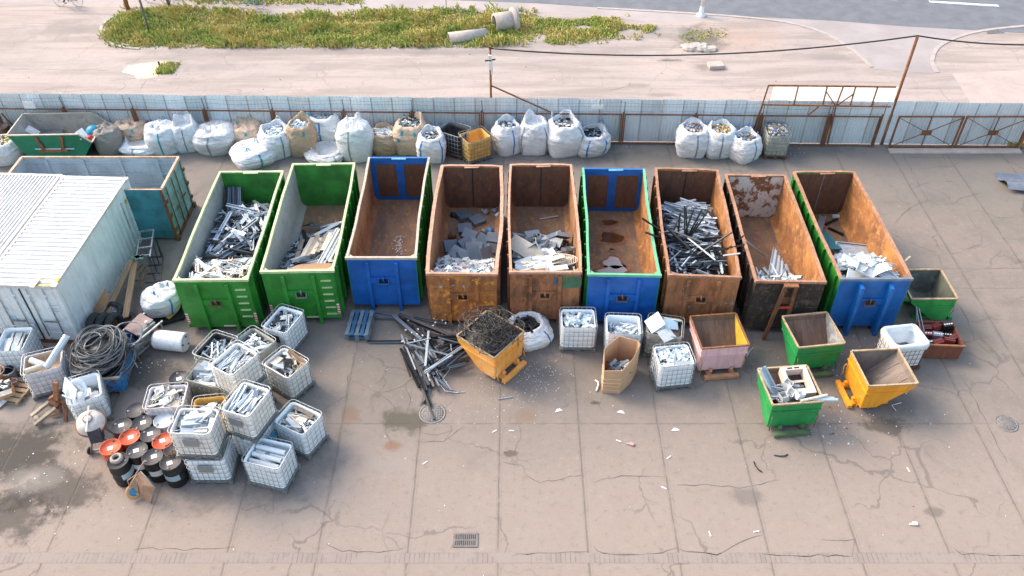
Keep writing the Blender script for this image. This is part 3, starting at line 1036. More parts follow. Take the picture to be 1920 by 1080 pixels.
# drain on the road
def grate(px, py, w, d, label, rz=0.0, n=9, m=None):
    t = thing('drain_grate', label, 'drain', P(px, py), rz)
    MB().box((0, 0, .006), (w, d, .008)).build('pit', M['black'], t)
    mb = MB()
    for s in (-1, 1):
        mb.box((s * w / 2, 0, .014), (.05, d + .05, .022)); mb.box((0, s * d / 2, .0145), (w + .05, .05, .022))
    for k in range(n):
        mb.box((-w / 2 + w * (k + .5) / n, 0, .013), (w / n * .5, d, .018))
    mb.box((0, 0, .0125), (w, .04, .016))
    mb.build('grate_grille', m or M['galv_dirty'], t)
    return t


grate(1862, 58, .9, .55, 'dark drain grate at the road edge', .1)
grate(1648, 44 + 480, .01, .01, '') if False else None
grate(873, 1013, .62, .38, 'grey iron drain grate set in the paving near the brick gutter', 0, 12, simple('worn_iron', (.20, .18, .17), .7, .3, .2, 9))
mc = simple('worn_iron_cover', (.23, .21, .20), .7, .2, .2, 12, bmp=.4)


def manhole(px, py, r, label):
    t = thing('manhole_cover', label, 'manhole', P(px, py))
    MB().lathe([(r, 0), (r, .012), (r * .86, .014), (r * .86, .008), (r * .82, .008), (r * .82, .013), (0, .013)], 40, 0).build('cover_plate', mc, t)
    mb = MB()
    k = int(r * 2 / .07)
    for i in range(-k, k):
        for s in (0,):
            y = i * .07
            if abs(y) < r * .78:
                w = math.sqrt((r * .78) ** 2 - y * y)
                mb.box((0, y, .016), (2 * w, .02, .008)); mb.box((y, 0, .0155), (.02, 2 * w, .008))
    mb.build('cover_lattice', mc, t)


manhole(811, 775, .42, 'round iron manhole cover under the tip of the black bars')
manhole(1887, 794, .34, 'round iron manhole cover far from any bin, near the long slab joint')
# ------------------------------------------------------------------ roll-off containers
def frame_of(bl, br, fl, fr, h):
    a, b_, c, d = (P(*q, h) for q in (bl, br, fl, fr))
    W_ = ((a - b_).length + (c - d).length) / 2
    L = ((a - c).length + (b_ - d).length) / 2
    f = (c + d) / 2
    k = (a + b_) / 2
    dirv = (k - f).normalized()
    return W_, L, f, math.atan2(dirv.y, dirv.x) - math.pi / 2


RIM = 2.3
green = painted('green_skip_paint', (.025, .22, .028), .34, .45, .25, 1.5, spots=.25, scr=.15)
green_d = painted('faded_green_inside', (.03, .20, .03), .35, .6, .3, 1.5, spots=.4)
green_rim = simple('toplit_green_rim', (.52, .60, .34), .6, 0, .2, 3, dirt=.2)  # light from above painted in as a paler green
blue = painted('blue_container_paint', (.006, .108, .42), .24, .45, .18, 1.3, spots=.12, scr=.15)
blue_w = painted('worn_blue_paint', (.006, .12, .40), .38, .5, .2, 1.6, rustc=(.16, .10, .07), scr=.3, spots=.25)
orange_r = rust('rusted_orange_paint', (.52, .20, .05), (.25, .10, .045), (.13, .06, .035), 2.2, (1, 1, .55), pale=.9, palec=(.78, .34, .04), lim=.54)
rust_out = rust('rusted_outside', (.42, .17, .075), (.15, .065, .035), (.52, .22, .08), 1.6, (1, 1, .6), pale=.5, palec=(.42, .36, .30), lim=.62)
rust_pale = rust('rusted_outside_with_paint_left', (.43, .17, .07), (.18, .08, .04), (.54, .23, .08), 1.9, (1, 1, .4), pale=.75, palec=(.40, .42, .42), lim=.59)
black_r = rust('blackened_steel', (.045, .033, .027), (.025, .02, .018), (.15, .07, .04), 1.4, (1, 1, .7), pale=.55, palec=(.16, .10, .07), lim=.55)
rust_in = rust('rusty_inside', (.36, .18, .09), (.19, .09, .045), (.46, .23, .10), 1.7, (1, .6, .6), fleck=.35)
rust_in_o = rust('orange_rusty_inside', (.44, .19, .06), (.21, .09, .04), (.60, .30, .11), 1.6, (1, .6, .6), fleck=.3)
rust_back = rust('dark_rusty_door', (.135, .066, .04), (.085, .045, .03), (.20, .09, .045), 2.2, (1, 1, .4), fleck=.3)
rust_floor = rust('rusty_floor', (.25, .16, .10), (.15, .10, .075), (.45, .21, .06), 1.0, (1.2, .7, 1), fleck=.4)
grey_in = rust('scraped_grey_inside', (.36, .38, .37), (.27, .29, .28), (.42, .42, .38), 2.2, (1, .5, .8), pale=.5, palec=(.30, .20, .12), lim=.64)
white_rust = rust('flaked_white_door', (.25, .11, .05), (.14, .06, .03), (.34, .15, .06), 1.6, (1, 1, 1.6), pale=.95, palec=(.60, .58, .55), lim=.47)
rimc = rust('salmon_rim', (.55, .33, .24), (.42, .22, .14), (.6, .38, .28), 4)
rimp = rust('toplit_salmon_rim', (.60, .44, .35), (.42, .25, .17), (.64, .5, .42), 3)  # salmon lightened to paint in the top light on the rails
rimd = rust('dull_salmon_rim', (.42, .23, .15), (.28, .14, .085), (.5, .28, .18), 4)
stripe_w = simple('reflector_white', (.80, .78, .76), .4)

CONT = [
    # quad, outside side, outside front, inside walls, inside door, floor, rim, door frame, label, opts
    dict(q=((409, 322), (533, 321), (322, 527), (466, 526)), side=green, front=green, inn=grey_in, door=green_d, fl=rust_floor, rim=green_rim, bul=.02, rungs=5, stripes=1, hook=1,
         label='green open container next to the white shipping container, heaped with grey and white profiles'),
    dict(q=((547, 307), (667.5, 306.5), (485.5, 511), (628, 509)), side=green, front=green, inn=grey_in, door=green_d, fl=rust_floor, rim=green_rim, bul=.03, rungs=6, stripes=1, hook=2,
         label='green open container with bent cardboard behind its front wall, beside the empty blue one'),
    dict(q=((689, 295.5), (807, 295.5), (645.6, 485), (783, 485)), side=green, front=blue, inn=rust_in, door=rust_back, fl=rust_floor, rim=simple('sandy_rim', (.52, .44, .36), .6, 0, .2, 4, dirt=.3), frame=blue, bul=-.05, hook=0,
         label='empty open container with a plain blue front, behind the blue pallet'),
    dict(q=((827, 311), (942, 311), (797, 515), (935, 515)), side=rust_out, front=orange_r, inn=rust_in, door=rust_back, fl=rust_floor, rim=rimc, bul=.10, rungs=5, hook=0, seam=1, notch=1,
         label='rusted orange container holding blue grey boxes and small white scrap'),
    dict(q=((954, 309), (1074, 309), (954, 512), (1091.5, 512)), side=rust_out, front=rust_out, inn=rust_in, door=rust_back, fl=rust_floor, rim=rimc, bul=.06, hook=0, seam=1, patch=1,
         label='brown rusted container with a green patch on its front, holding bent metal sheets'),
    dict(q=((1088, 316.5), (1211, 316.5), (1101, 517), (1240.5, 517)), side=green, front=blue, inn=rust_in_o, door=rust_back, fl=rust_floor, rim=simple('mint_rim', (.15, .46, .27), .5, 0, .15, 3), frame=blue, bul=-.05, hook=1, puddles=1,
         label='empty blue fronted container with mint green rim and puddles on its floor'),
    dict(q=((1227, 316), (1347, 319), (1251, 519), (1391.6, 520)), side=rust_out, front=rust_pale, inn=rust_in_o, door=rust_back, fl=rust_floor, rim=rimd, bul=.05, hook=0, seam=1,
         label='rusty container overfilled with aluminium profiles and long black bars'),
    dict(q=((1358, 328), (1475, 328), (1415.6, 529.6), (1551, 529.6)), side=black_r, front=black_r, inn=rust_in_o, door=white_rust, fl=rust_floor, rim=rimd, bul=.02, hook=3, ladder=1,
         label='blackened container with flaked white rear door and a few pale tubes inside'),
    dict(q=((1485, 323), (1605, 322), (1575, 526), (1713, 524)), side=green, front=blue_w, inn=rust_in_o, door=rust_back, fl=rust_floor, rim=rimd, bul=.02, hook=1, seam=1, post_d=.28,
         label='container with worn blue front and green side, last of the row, holding white sheet scrap'),
]
CF = []
for ci, c in enumerate(CONT):
    W_, L, f, yaw = frame_of(*c['q'], RIM)
    t = thing('scrap_container', c['label'], 'container', (f.x, f.y, 0), yaw, 'open roll-off containers in the row')
    CF.append((t, W_, L))
    hw = W_ / 2
    zb, zt, zf = .2, RIM, .36
    r0 = random.Random(100 + ci)
    ny = 20

    def dent(y, z, s, c=c, r0=r0, ci=ci, L=L):
        k = (z - .3) / 2.0
        n = noise.noise(Vector((y * .55 + 9 * s, z * .9, ci * 3.7)))
        return c['bul'] * math.sin(math.pi * min(1, max(0, y / L))) * max(0, k) ** 1.5 + .035 * n * max(0, k)

    # side walls: inner skin with rounded bottom corner, outer skin and ribs
    for s in (-1, 1):
        mb = MB()
        prof_in = [(hw - .28, zf), (hw - .17, zf + .07), (hw - .1, zf + .22), (hw - .09, 1.0), (hw - .09, 1.6), (hw - .09, zt - .05)]
        L_in = [[(s * (x + dent(L * j / ny, z, s)), .06 + (L - .12) * j / ny, z) for j in range(ny + 1)] for x, z in prof_in]
        mb.loft(L_in, 1, True, closed=False)
        prof_out = [(hw - .06, zb), (hw - .06, 1.0), (hw - .06, 1.6), (hw - .055, zt - .05)]
        L_out = [[(s * (x + dent(L * j / ny, z, s)), L * j / ny, z) for j in range(ny + 1)] for x, z in prof_out]
        mb.loft(L_out, 0, True, closed=False)
        # end caps and top
        for y in (0, L):
            mb.add([(s * (hw - .28), y + (.06 if y == 0 else -.06), zf), (s * (hw - .06), y, zb), (s * (hw - .055), y, zt - .05), (s * (hw - .09), y + (.06 if y == 0 else -.06), zt - .05)], [(0, 1, 2, 3)], 0)
        side = mb.build('side_wall', [c['side'], c['inn']], t, fix=False)
        nr = 9
        for k in range(nr):
            y = .35 + (L - .7) * k / (nr - 1)
            rbm = MB()
            pts = [(s * (hw - .02 + dent(y, z, s)), y, z) for z in (zb, .8, 1.4, zt - .09)]
            for a, b_ in zip(pts[:-1], pts[1:]):
                rbm.bar(a, b_, .1, .07, 0, (0, 1, 0))
            rbm.build('side_rib', c['side'], side)
        # top rail following the dents
        tr = MB()
        LL = []
        for j in range(ny + 1):
            y = L * j / ny
            d = dent(y, zt, s)
            w2 = .042
            if c.get('notch'): w2 = .06
            x0 = s * (hw - .07 + d)
            LL.append([(x0 - w2, y, zt - .06), (x0 + w2, y, zt - .06), (x0 + w2, y, zt + .03), (x0 - w2, y, zt + .03)])
        tr.loft(LL, cap0=True, cap1=True)
        tr.build('top_rail', c['rim'], t, fix=True)
        MB().box((s * .45, L / 2, .1), (.12, L * .98, .2)).build('runner', black_r if ci > 3 else M['steel_dark'], t)
    # floor
    mb = MB()
    nx = 8
    rows = []
    for j in range(ny + 1):
        rows.append([((-hw + .27) + (W_ - .54) * i / nx, .06 + (L - .12) * j / ny, zf + .02 * noise.noise(Vector((i * .7, j * .6, ci))) - .002) for i in range(nx + 1)])
    mb.loft(rows, 0, True, closed=False)
    mb.box((0, L / 2, zf - .09), (W_ - .3, L - .1, .1))
    mb.build('floor', c['fl'], t)
    # front panel
    mb = MB()
    cf = .16
    mb.box((0, .03, (zb + zt) / 2), (W_ - .1, .05, zt - zb), 0)
    front = mb.build('front_panel', c['front'], t)
    mb = MB()
    mb.add([(-hw + .1, .06, zt - .06), (hw - .1, .06, zt - .06), (hw - .1, .06, zf), (-hw + .1, .06, zf)], [(0, 1, 2, 3)])
    mb.build('front_lining', c['inn'], t)
    fr_ = MB()
    fr_.box((0, .045, zt - .012), (W_ - .03, .085, .09))
    for s in (-1, 1):  # gussets in the rim corners
        fr_.slab([(s * (hw - .13), .1), (s * (hw - .13), .27), (s * (hw - .3), .1)] if s < 0 else [(s * (hw - .13), .1), (s * (hw - .3), .1), (s * (hw - .13), .27)], zt - .05, zt - .008)
    fr_.build('front_rail', c['rim'] if ci not in (2, 8) else (bpy.data.materials['sandy_rim'] if ci == 2 else M['steel_blue']), t)
    pd = c.get('post_d', .1)
    for s in (-1, 1):
        mb = MB()
        if c.get('ladder'):
            a, b_ = ((-.18, -.1, zt - .1), (-.50, -.34, 0)) if s < 0 else ((.16, -.1, zt - .1), (.17, -.16, .4))
            mb.bar(a, b_, .11, .09, 0, (0, 1, 0))
        else:
            x = s * W_ * .2
            mb.prism([(-.055, 0), (.055, 0), (.055, zt - .14), (-.055, zt - .14)], -pd, .004, 0, Matrix.Translation((x, 0, 0)))
        mb.build('front_post', c['front'] if not c.get('ladder') else M['rust_bar'], t)
    if c.get('ladder'):
        MB().box((0, -.07, zt - .05), (.46, .22, .06)).build('top_plate', M['rust_lt'], t)
        MB().bar((-.30, -.2, 1.35), (.17, -.15, 1.35), .05, .06).build('hook_bar', M['red'], t)
        for k in range(5):
            z = 1.95 - k * .33
            MB().tube([(.68, .0, z), (.68, -.09, z), (1.02, -.09, z), (1.02, .0, z)], .014, 6).build('ladder_rung', black_r, t)
        MB().box((.02, -.005, 1.52), (.3, .015, .28)).build('wear_patch', M['rust_bar'], t)
    else:
        w = W_ * .4 - .11
        MB().box((0, -.03, 1.38), (w, .06, .24)).build('hook_beam', c['front'], t)
        mb = MB()
        hm = {0: c['front'], 1: M['rust_bar'], 2: M['galv_dirty']}[c['hook']]
        mb.box((0, -.066, 1.36), (.3, .012, .17), 1)
        mb.tube([(-.17, -.08, 1.44), (-.17, -.14, 1.27), (.17, -.14, 1.27), (.17, -.08, 1.44)], .022, 6, 0)
        mb.tube([(0, -.07, 1.56), (0, -.12, 1.46), (.02, -.1, 1.36)], .03, 6, 0)
        mb.build('hook_bar', [hm, M['steel_dark']], t)
    for k in range(c.get('rungs', 0)):
        z = 1.92 - k * .3
        MB().box((W_ * .36, -.025, z), (.34, .05, .035)).build('ladder_rung', green_rim if ci < 2 else orange_r, t)
    if c.get('stripes'):
        for s in (-1, 1):
            st = MB().box((s * (hw - .1), -.004, .62), (.09, .008, .46)).build('reflector_strip', stripe_w, t)
            for k in range(4):
                MB().add([(s * (hw - .1) - .045, -.0095, .42 + k * .11), (s * (hw - .1) + .045, -.0095, .39 + k * .11), (s * (hw - .1) + .045, -.0095, .45 + k * .11), (s * (hw - .1) - .045, -.0095, .48 + k * .11)], [(0, 1, 2, 3)]).build('red_stripe', M['red'], st)
        MB().box((.25, -.02, .28), (.5, .03, .05)).build('bottom_lip', green_rim, t)
    if c.get('patch'):
        MB().box((W_ * .36, -.0, 1.9), (.62, .012, .5)).build('green_patch', painted('patch_green', (.06, .16, .09), .6, .7), t)
        MB().box((W_ * .14, -.0, 1.95), (.14, .012, .3)).build('blue_patch', painted('patch_blue', (.06, .12, .2), .6, .7), t)
    # rear door
    mb = MB()
    mb.box((0, L - .03, (zb + zt) / 2), (W_ - .1, .06, zt - zb), 0)
    ch = .2
    mb.add([(-hw + .1 + ch, L - .064, zf + .02), (hw - .1 - ch, L - .064, zf + .02), (hw - .1, L - .064, zf + ch), (hw - .1, L - .064, zt - .05), (-hw + .1, L - .064, zt - .05), (-hw + .1, L - .064, zf + ch)], [tuple(range(6))], 1)
    dr = mb.build('rear_door', [c['side'], c['door']], t)
    if c.get('frame'):
        for (x0, x1, z0, z1) in ((-hw + .1, -hw + .3, zf + .1, zt - .05), (hw - .24, hw - .1, zf + .1, zt - .05), (-.14, .16, zf, zt - .06), (-hw + .11, hw - .11, zf + .02, zf + .16), (-hw + .11, hw - .11, zt - .25, zt - .052)):
            yy = L - .072 - (.003 if x1 - x0 > 1 else .0) - (.006 if abs(x0) < .2 else 0)
            MB().box(((x0 + x1) / 2, yy, (z0 + z1) / 2), (x1 - x0, .012, z1 - z0)).build('door_frame', c['frame'], dr)
    if c.get('seam'):
        MB().box((.02, L - .07, (zf + zt) / 2), (.035, .016, zt - zf - .2)).build('door_seam', M['steel_dark'] if ci != 8 else M['galv_dirty'], dr)
    rr = MB()
    wv = .02 if ci in (3, 4, 6, 8) else 0
    pts = [(-hw + .04 + (W_ - .08) * k / 6, L - .03 + wv * math.sin(k * 1.7), zt + wv * math.sin(k * .52) * 1.5) for k in range(7)]
    for a, b_ in zip(pts[:-1], pts[1:]): rr.bar(a, b_, .09, .05)
    rr.build('rear_rail', c['rim'] if ci not in (2, 5) else blue, t)
    MB().box((.1 if ci > 3 else 0, L - .1, zt + .012), (.55, .12, .03), rz=.06 if ci > 2 else 0).build('lock_plate', c['rim'] if ci not in (2, 5) else simple('light_blue_paint', (.10, .32, .55), .5), t)
    if c.get('puddles'):
        wt = simple('rusty_water', (.10, .045, .02), .04, 0, .3, 4)
        wt2 = simple('pale_water', (.36, .32, .33), .12, 0, .1, 4)
        for (px, py, rx, ry, mm, nm) in ((1141, 418, .27, .2, wt, 1), (1145, 446, .42, .38, wt, 2), (1148, 470, .13, .12, wt, 3), (1150, 493, .33, .3, wt2, 4), (1152, 510, .5, .3, wt2, 5)):
            q = t.matrix_basis.inverted() @ P(px, py, zf)
            for (k, mt, z) in ((1.35, M['rust_lt'], .012), (1.0, mm, .018)):
                pl = [(q.x + rx * k * (1 + .25 * math.sin(3 * a + nm) + .1 * math.sin(7 * a)) * math.cos(a), max(.1, q.y + ry * k * (1 + .2 * math.sin(2 * a + nm)) * math.sin(a)), zf + z) for a in [2 * math.pi * i / 26 for i in range(26)]]
                MB().add(pl, [tuple(range(26))]).build('puddle' if mt is mm else 'rust_stain', mt, t)

# ------------------------------------------------------------------ heaps of scrap
PM = {}
mb = MB()   # U channel, unit length along x
for (c, d) in (((0, 0, -.4), (1, 1, .2)), ((0, -.42, .1), (1, .16, .8)), ((0, .42, .1), (1, .16, .8))): mb.box(c, d)
PM['chan'] = mb.mesh('channel_profile', M['alu'])
mb = MB()
L_ = [[(x, .5 * math.cos(a) * k, .5 * math.sin(a) * k) for a in [2 * math.pi * i / 10 for i in range(10)]] for x, k in ((-.5, .75), (-.5, 1), (.5, 1), (.5, .75))]
mb.loft(L_, 0, True)
mb.loft([L_[3], L_[0]], 0, True)
PM['tube'] = mb.mesh('round_tube', M['alu'])
mb = MB()
mb.box((0, 0, -.45), (1, 1, .1)); mb.box((0, -.45, 0.05), (1, .1, .9))
PM['angle'] = mb.mesh('angle_profile', M['alu'])
PM['flat'] = MB().box((0, 0, 0), (1, 1, 1)).mesh('flat_strip', M['alu'])
mb = MB()   # box section, open ends
for (c, d) in (((0, 0, -.44), (1, 1, .12)), ((0, 0, .44), (1, 1, .12)), ((0, -.44, 0), (1, .12, .76)), ((0, .44, 0), (1, .12, .76))): mb.box(c, d)
PM['boxs'] = mb.mesh('box_section', M['alu'])
mb = MB()   # bent plate
L_ = [[(-.5 + i / 6, y, .25 * math.sin(i / 6 * 3.1) + (.12 if y > 0 and i > 3 else 0) + k) for i in range(7)] for k in (0,) for y in (-.5, .5)]
mb.loft(L_, 0, True, closed=False)
PM['bent'] = mb.mesh('bent_sheet', M['alu'])
mb = MB()   # shallow tray
mb.box((0, 0, 0), (1, 1, .2))
for s in (-1, 1): mb.box((s * .48, 0, .5), (.04, 1, .8)); mb.box((0, s * .48, .5), (.92, .04, .8))
PM['tray'] = mb.mesh('shallow_tray', M['alu'])


def piece(name, kind, m, p, q, w, h, roll=0.0, label=None, cat=None, group=None):
    p, q = Vector(p), Vector(q)
    d = q - p
    L = d.length
    o_ = inst(name, PM[kind], None, [m])
    o_.location = (p + q) / 2
    rot = d.to_track_quat('X', 'Z') @ Matrix.Rotation(roll, 3, 'X').to_quaternion()
    o_.rotation_mode = 'QUATERNION'
    o_.rotation_quaternion = rot
    o_.scale = (L, w, h)
    return tag(o_, label, cat, group)


def heap(Mx, x0, x1, y0, y1, n, hf, kinds, mats, Lr, wr, name, label, cat, group, yaw=None, pit=.16, lift=.12, poke=0.0, hk=1.0):
    k = tries = 0
    while k < n and tries < n * 60:
        tries += 1
        L = U(*Lr)
        a = U(0, math.pi) if yaw is None else rng.gauss(yaw, .35)
        x, y = U(x0, x1), U(y0, y1)
        dx, dy = math.cos(a) * L / 2, math.sin(a) * L / 2
        ok = all(x0 - poke <= x + s * dx <= x1 + poke and y0 - poke <= y + s * dy <= y1 + poke for s in (-1, 1))
        if not ok: continue
        z1, z2 = hf(x - dx, y - dy), hf(x + dx, y + dy)
        b0 = (z1 + z2) / 2
        z1, z2 = b0 + max(-.25, min(.25, z1 - b0)), b0 + max(-.25, min(.25, z2 - b0))
        l = U(.0, lift)
        t = U(-pit, pit) * min(1, L) / 2
        w = U(*wr)
        kd = rng.choice(kinds)
        h = w * (.5 * hk if kd in ('chan', 'angle', 'tray') else .12 if kd == 'flat' else U(.2, .5) if kd == 'bent' else 1.0)
        piece(name, kd, rng.choice(mats), Mx @ Vector((x - dx, y - dy, z1 + l - t)), Mx @ Vector((x + dx, y + dy, z2 + l + t)), w, h, U(-.5, .5), label, cat, group)
        k += 1


def debris(Mx, x0, x1, y0, y1, hf, mats, label, n=260, sz=(.05, .3), z0=0.0, wd=(.02, .07)):
    """an uncountable bed of small fragments"""
    mb = MB()
    nx, ny = max(4, int((x1 - x0) / .12)), max(4, int((y1 - y0) / .12))
    rows = [[Mx @ Vector((x0 + (x1 - x0) * i / nx, y0 + (y1 - y0) * j / ny, hf(x0 + (x1 - x0) * i / nx, y0 + (y1 - y0) * j / ny) - .05 + .05 * noise.noise(Vector((i * .8, j * .8, x0 + y0))))) for i in range(nx + 1)] for j in range(ny + 1)]
    mb.loft(rows, 0, False, closed=False)
    for _ in range(n):
        x, y = U(x0, x1), U(y0, y1)
        L = U(*sz)
        w = U(*wd)
        mb.box((x, y, hf(x, y) + U(-.03, .05)), (L, w, w * U(.2, .9)), 1 + rng.randrange(len(mats) - 1), Mx, rz=U(0, 3.14), ry=U(-.5, .5), rx=U(-.6, .6))
    return tag(mb.build('scrap_debris', mats), label, 'scrap', kind='stuff')


def mxw(t):
    return Matrix.Translation(t.location) @ t.rotation_euler.to_matrix().to_4x4()


bed = simple('scrap_bed', (.075, .075, .078), .8, 0, .5, 8, bmp=.4)
bed_w = simple('gap_shaded_scrap_bed', (.17, .175, .18), .8, 0, .5, 9, bmp=.4)  # darkened to paint the shade in the gaps between pieces


def lerp(a, b_, t):
    t = max(0, min(1, t))
    return a + (b_ - a) * t


# first green container
t, W_, L = CF[0]
Mx = mxw(t)
hw = W_ / 2 - .2
h1_ = lambda x, y: lerp(1.95, 1.4, (y - .6) / 1.8) + .12 * noise.noise(Vector((x, y * .8, 1))) - (.5 * max(0, y - 4.6) / 1.5)
debris(Mx, -hw, hw, .15, 5.9, h1_, [bed, M['alu'], M['alu_pale'], M['steel_blue'], M['steel_dark']], 'loose grey metal scraps bedding the heap in the first green container', 420)
G_ = 'metal profiles in the first green container'
heap(Mx, -hw, hw, 2.0, 5.9, 84, h1_, ['chan', 'boxs', 'angle', 'flat', 'chan'], [M['alu'], M['alu'], M['alu_pale'], M['alu_pale'], M['steel_blue'], M['steel_dark'], M['alu']], (.7, 2.1), (.06, .16), 'metal_profile', 'grey metal profile lying in the middle of the first green container', 'metal profile', G_, None, .3, .25)
heap(Mx, -hw, hw, 1.6, 3.4, 16, h1_, ['flat', 'chan'], [M['steel_blue'], M['steel_dark']], (.9, 1.8), (.1, .22), 'metal_profile', 'dark grey metal profile in the first green container', 'metal profile', 'dark profiles in the first green container', .1, .1, .2)
for k in range(9):
    piece('metal_profile', 'chan', M['steel_blue'] if k % 3 else M['steel_dark'], Mx @ Vector((-hw + .12 + k * .07, 5.0 - .02 * k, 1.0)), Mx @ Vector((-hw + .05 + k * .06, 6.02, 1.72 + U(-.06, .06))), .08, .06, 0, 'long blue grey strip leaning in the far corner of the first green container', 'metal profile', 'leaning strips in the first green container')
heap(Mx, -hw, hw, .2, 1.9, 62, lambda x, y: h1_(x, y) + .04, ['flat', 'boxs', 'chan', 'flat'], [M['pvc_white'], M['pvc_white'], M['cream'], M['alu_pale'], M['cream']], (.25, .95), (.05, .14), 'white_offcut', 'white or cream offcut at the front of the first green container', 'offcut', 'pale offcuts in the first green container', None, .4, .2)
# second green container
t, W_, L = CF[1]
Mx = mxw(t)
hw = W_ / 2 - .2
h2_ = lambda x, y: lerp(1.6, .5, (y - .5) / 3.6) + .08 * noise.noise(Vector((x, y, 5))) + .12 * x
debris(Mx, -hw, hw, .15, 3.9, h2_, [bed, M['alu'], M['pvc_white'], M['alu_pale'], M['steel_dark']], 'loose metal scraps bedding the heap in the second green container', 330)
debris(Mx, -hw + .2, hw, 3.9, 5.2, lambda x, y: .36 + .04 * noise.noise(Vector((x * 2, y * 2, 0))), [M['rust_lt'], M['alu'], M['steel_blue'], M['steel_dark']], 'sparse rusty scraps on the floor of the second green container', 70)
heap(Mx, -hw, hw, 1.4, 4.7, 30, h2_, ['chan', 'flat', 'angle', 'boxs'], [M['alu'], M['steel_blue'], M['alu_pale'], M['steel_dark']], (.7, 1.5), (.08, .17), 'metal_profile', 'grey metal profile lying in the second green container', 'metal profile', 'metal profiles in the second green container', None, .2, .2)
for k in range(6):
    a = -.45 + .17 * k
    piece('wooden_board', 'flat', M['cream'] if k % 2 else M['wood_grey'], Mx @ Vector((a, 1.7 + .1 * k, 1.4)), Mx @ Vector((a + U(-.25, .1), 3.5 + .1 * (k % 3), .85 + .03 * k)), .16, .03, 0, 'pale flat board laid lengthwise in the second green container', 'board', 'pale boards in the second green container')
for k in range(3):
    piece('long_white_strip', 'chan', M['pvc_white'], Mx @ Vector((.42 + .12 * k, .7, 1.75)), Mx @ Vector((.75 + .09 * k, 3.6 - .2 * k, 1.25)), .15, .06, 0, 'long white strip leaning on the wall of the second green container', 'strip', 'long white strips in the second green container')
heap(Mx, -hw, hw, .2, 1.7, 36, h2_, ['chan', 'boxs', 'tube'], [M['pvc_white'], M['alu_pale'], M['alu'], M['steel_dark']], (.2, .6), (.05, .1), 'metal_offcut', 'short pale offcut at the front of the second green container', 'offcut', 'short offcuts in the second green container', None, .5, .2)
mb = MB()
for dz in (0, .008):
    rows = []
    for k in range(7):
        f_ = k / 6
        rows.append([Mx @ Vector((-.55 + 1.6 * i / 8, .1 + (.85 - .35 * (1 - i / 8) ** 2) * f_, 2.18 - .42 * math.sin(f_ * 2.2) * (.5 + .5 * i / 8) - .55 * max(0, .25 - i / 8) - dz)) for i in range(9)])
    mb.loft(rows, 0, True, closed=False)
tag(mb.build('cardboard_sheet', simple('brown_cardboard', (.48, .29, .17), .85, 0, .1, 3)), 'bent brown cardboard sheet standing behind the front wall of the second green container', 'cardboard')
# crumbs on the empty blue container's floor
t, W_, L = CF[2]
Mx = mxw(t)
mb = MB()
for _ in range(60):
    q = Mx.inverted() @ P(748 + rng.gauss(0, 5), 462 + rng.gauss(0, 10), .38)
    mb.box((q.x, q.y, .385), (U(.02, .05), U(.02, .04), .02), 0, Mx, rz=U(0, 3))
tag(mb.build('scrap_crumbs', M['pvc_white']), 'white crumbs scattered on the floor of the empty blue fronted container', 'crumbs', kind='stuff')
# orange container: blue grey boxes, mixed small scrap
t, W_, L = CF[3]
Mx = mxw(t)
hw = W_ / 2 - .2
boxm = simple('blue_grey_casing', (.115, .155, .205), .5, .2, .12, 3, .12)
cas = PM['cas'] = MB().box((0, 0, 0), (.52, .46, .16)).mesh('casing', boxm)
for i, (px, py, z, rz, rx, ry) in enumerate(((870, 405, .46, .5, 0, .1), (895, 413, .46, .6, .1, 0), (872, 429, .5, .1, .1, 0), (880, 441, .66, -.3, .15, .2), (845, 462, .7, .4, .6, .2), (874, 457, .75, .7, .5, 0), (892, 459, .7, -.2, .2, .1), (907, 452, .75, -.5, .5, .3), (926, 447, .8, 0, .2, .2),
                                                  (857, 475, .95, -.6, .35, .1), (872, 481, 1.0, .5, .2, .3), (911, 475, 1.05, .7, .9, .2), (928, 468, .95, .5, .3, .5), (893, 478, 1.05, .1, .8, .1), (885, 468, .9, .2, .2, .4))):
    o_ = inst('metal_casing', cas)
    o_.location = P(px, py, z)
    o_.rotation_euler = (rx, ry, rz)
    tag(o_, 'blue grey metal casing tumbled on the floor of the rusted orange container', 'casing', 'casings in the orange container')
h4_ = lambda x, y: lerp(1.78, .5, (y - .6) / 2.4) + .1 * noise.noise(Vector((x * 2, y * 2, 8)))
debris(Mx, -hw, hw, .12, 2.6, h4_, [bed_w, M['pvc_white'], M['pvc_white'], M['pvc_white'], M['pvc_blue'], M['alu_pale'], M['label'], M['galv_dirty'], M['pvc_white'], M['alu_pale'], M['pvc_blue'], M['pvc_white'], M['alu'], M['alu'], simple('red_scrap', (.42, .09, .05))], 'small white, grey and red scrap filling the front of the rusted orange container', 480, (.1, .34), wd=(.07, .24))
heap(Mx, -hw, hw, .2, 2.2, 26, lambda x, y: h4_(x, y) + .05, ['tray', 'bent', 'boxs'], [M['pvc_white'], M['pvc_white'], M['alu_pale'], M['pvc_blue']], (.14, .3), (.1, .2), 'broken_housing', 'small white broken housing on the scrap in the rusted orange container', 'housing', 'broken housings in the orange container', None, .6, .1)
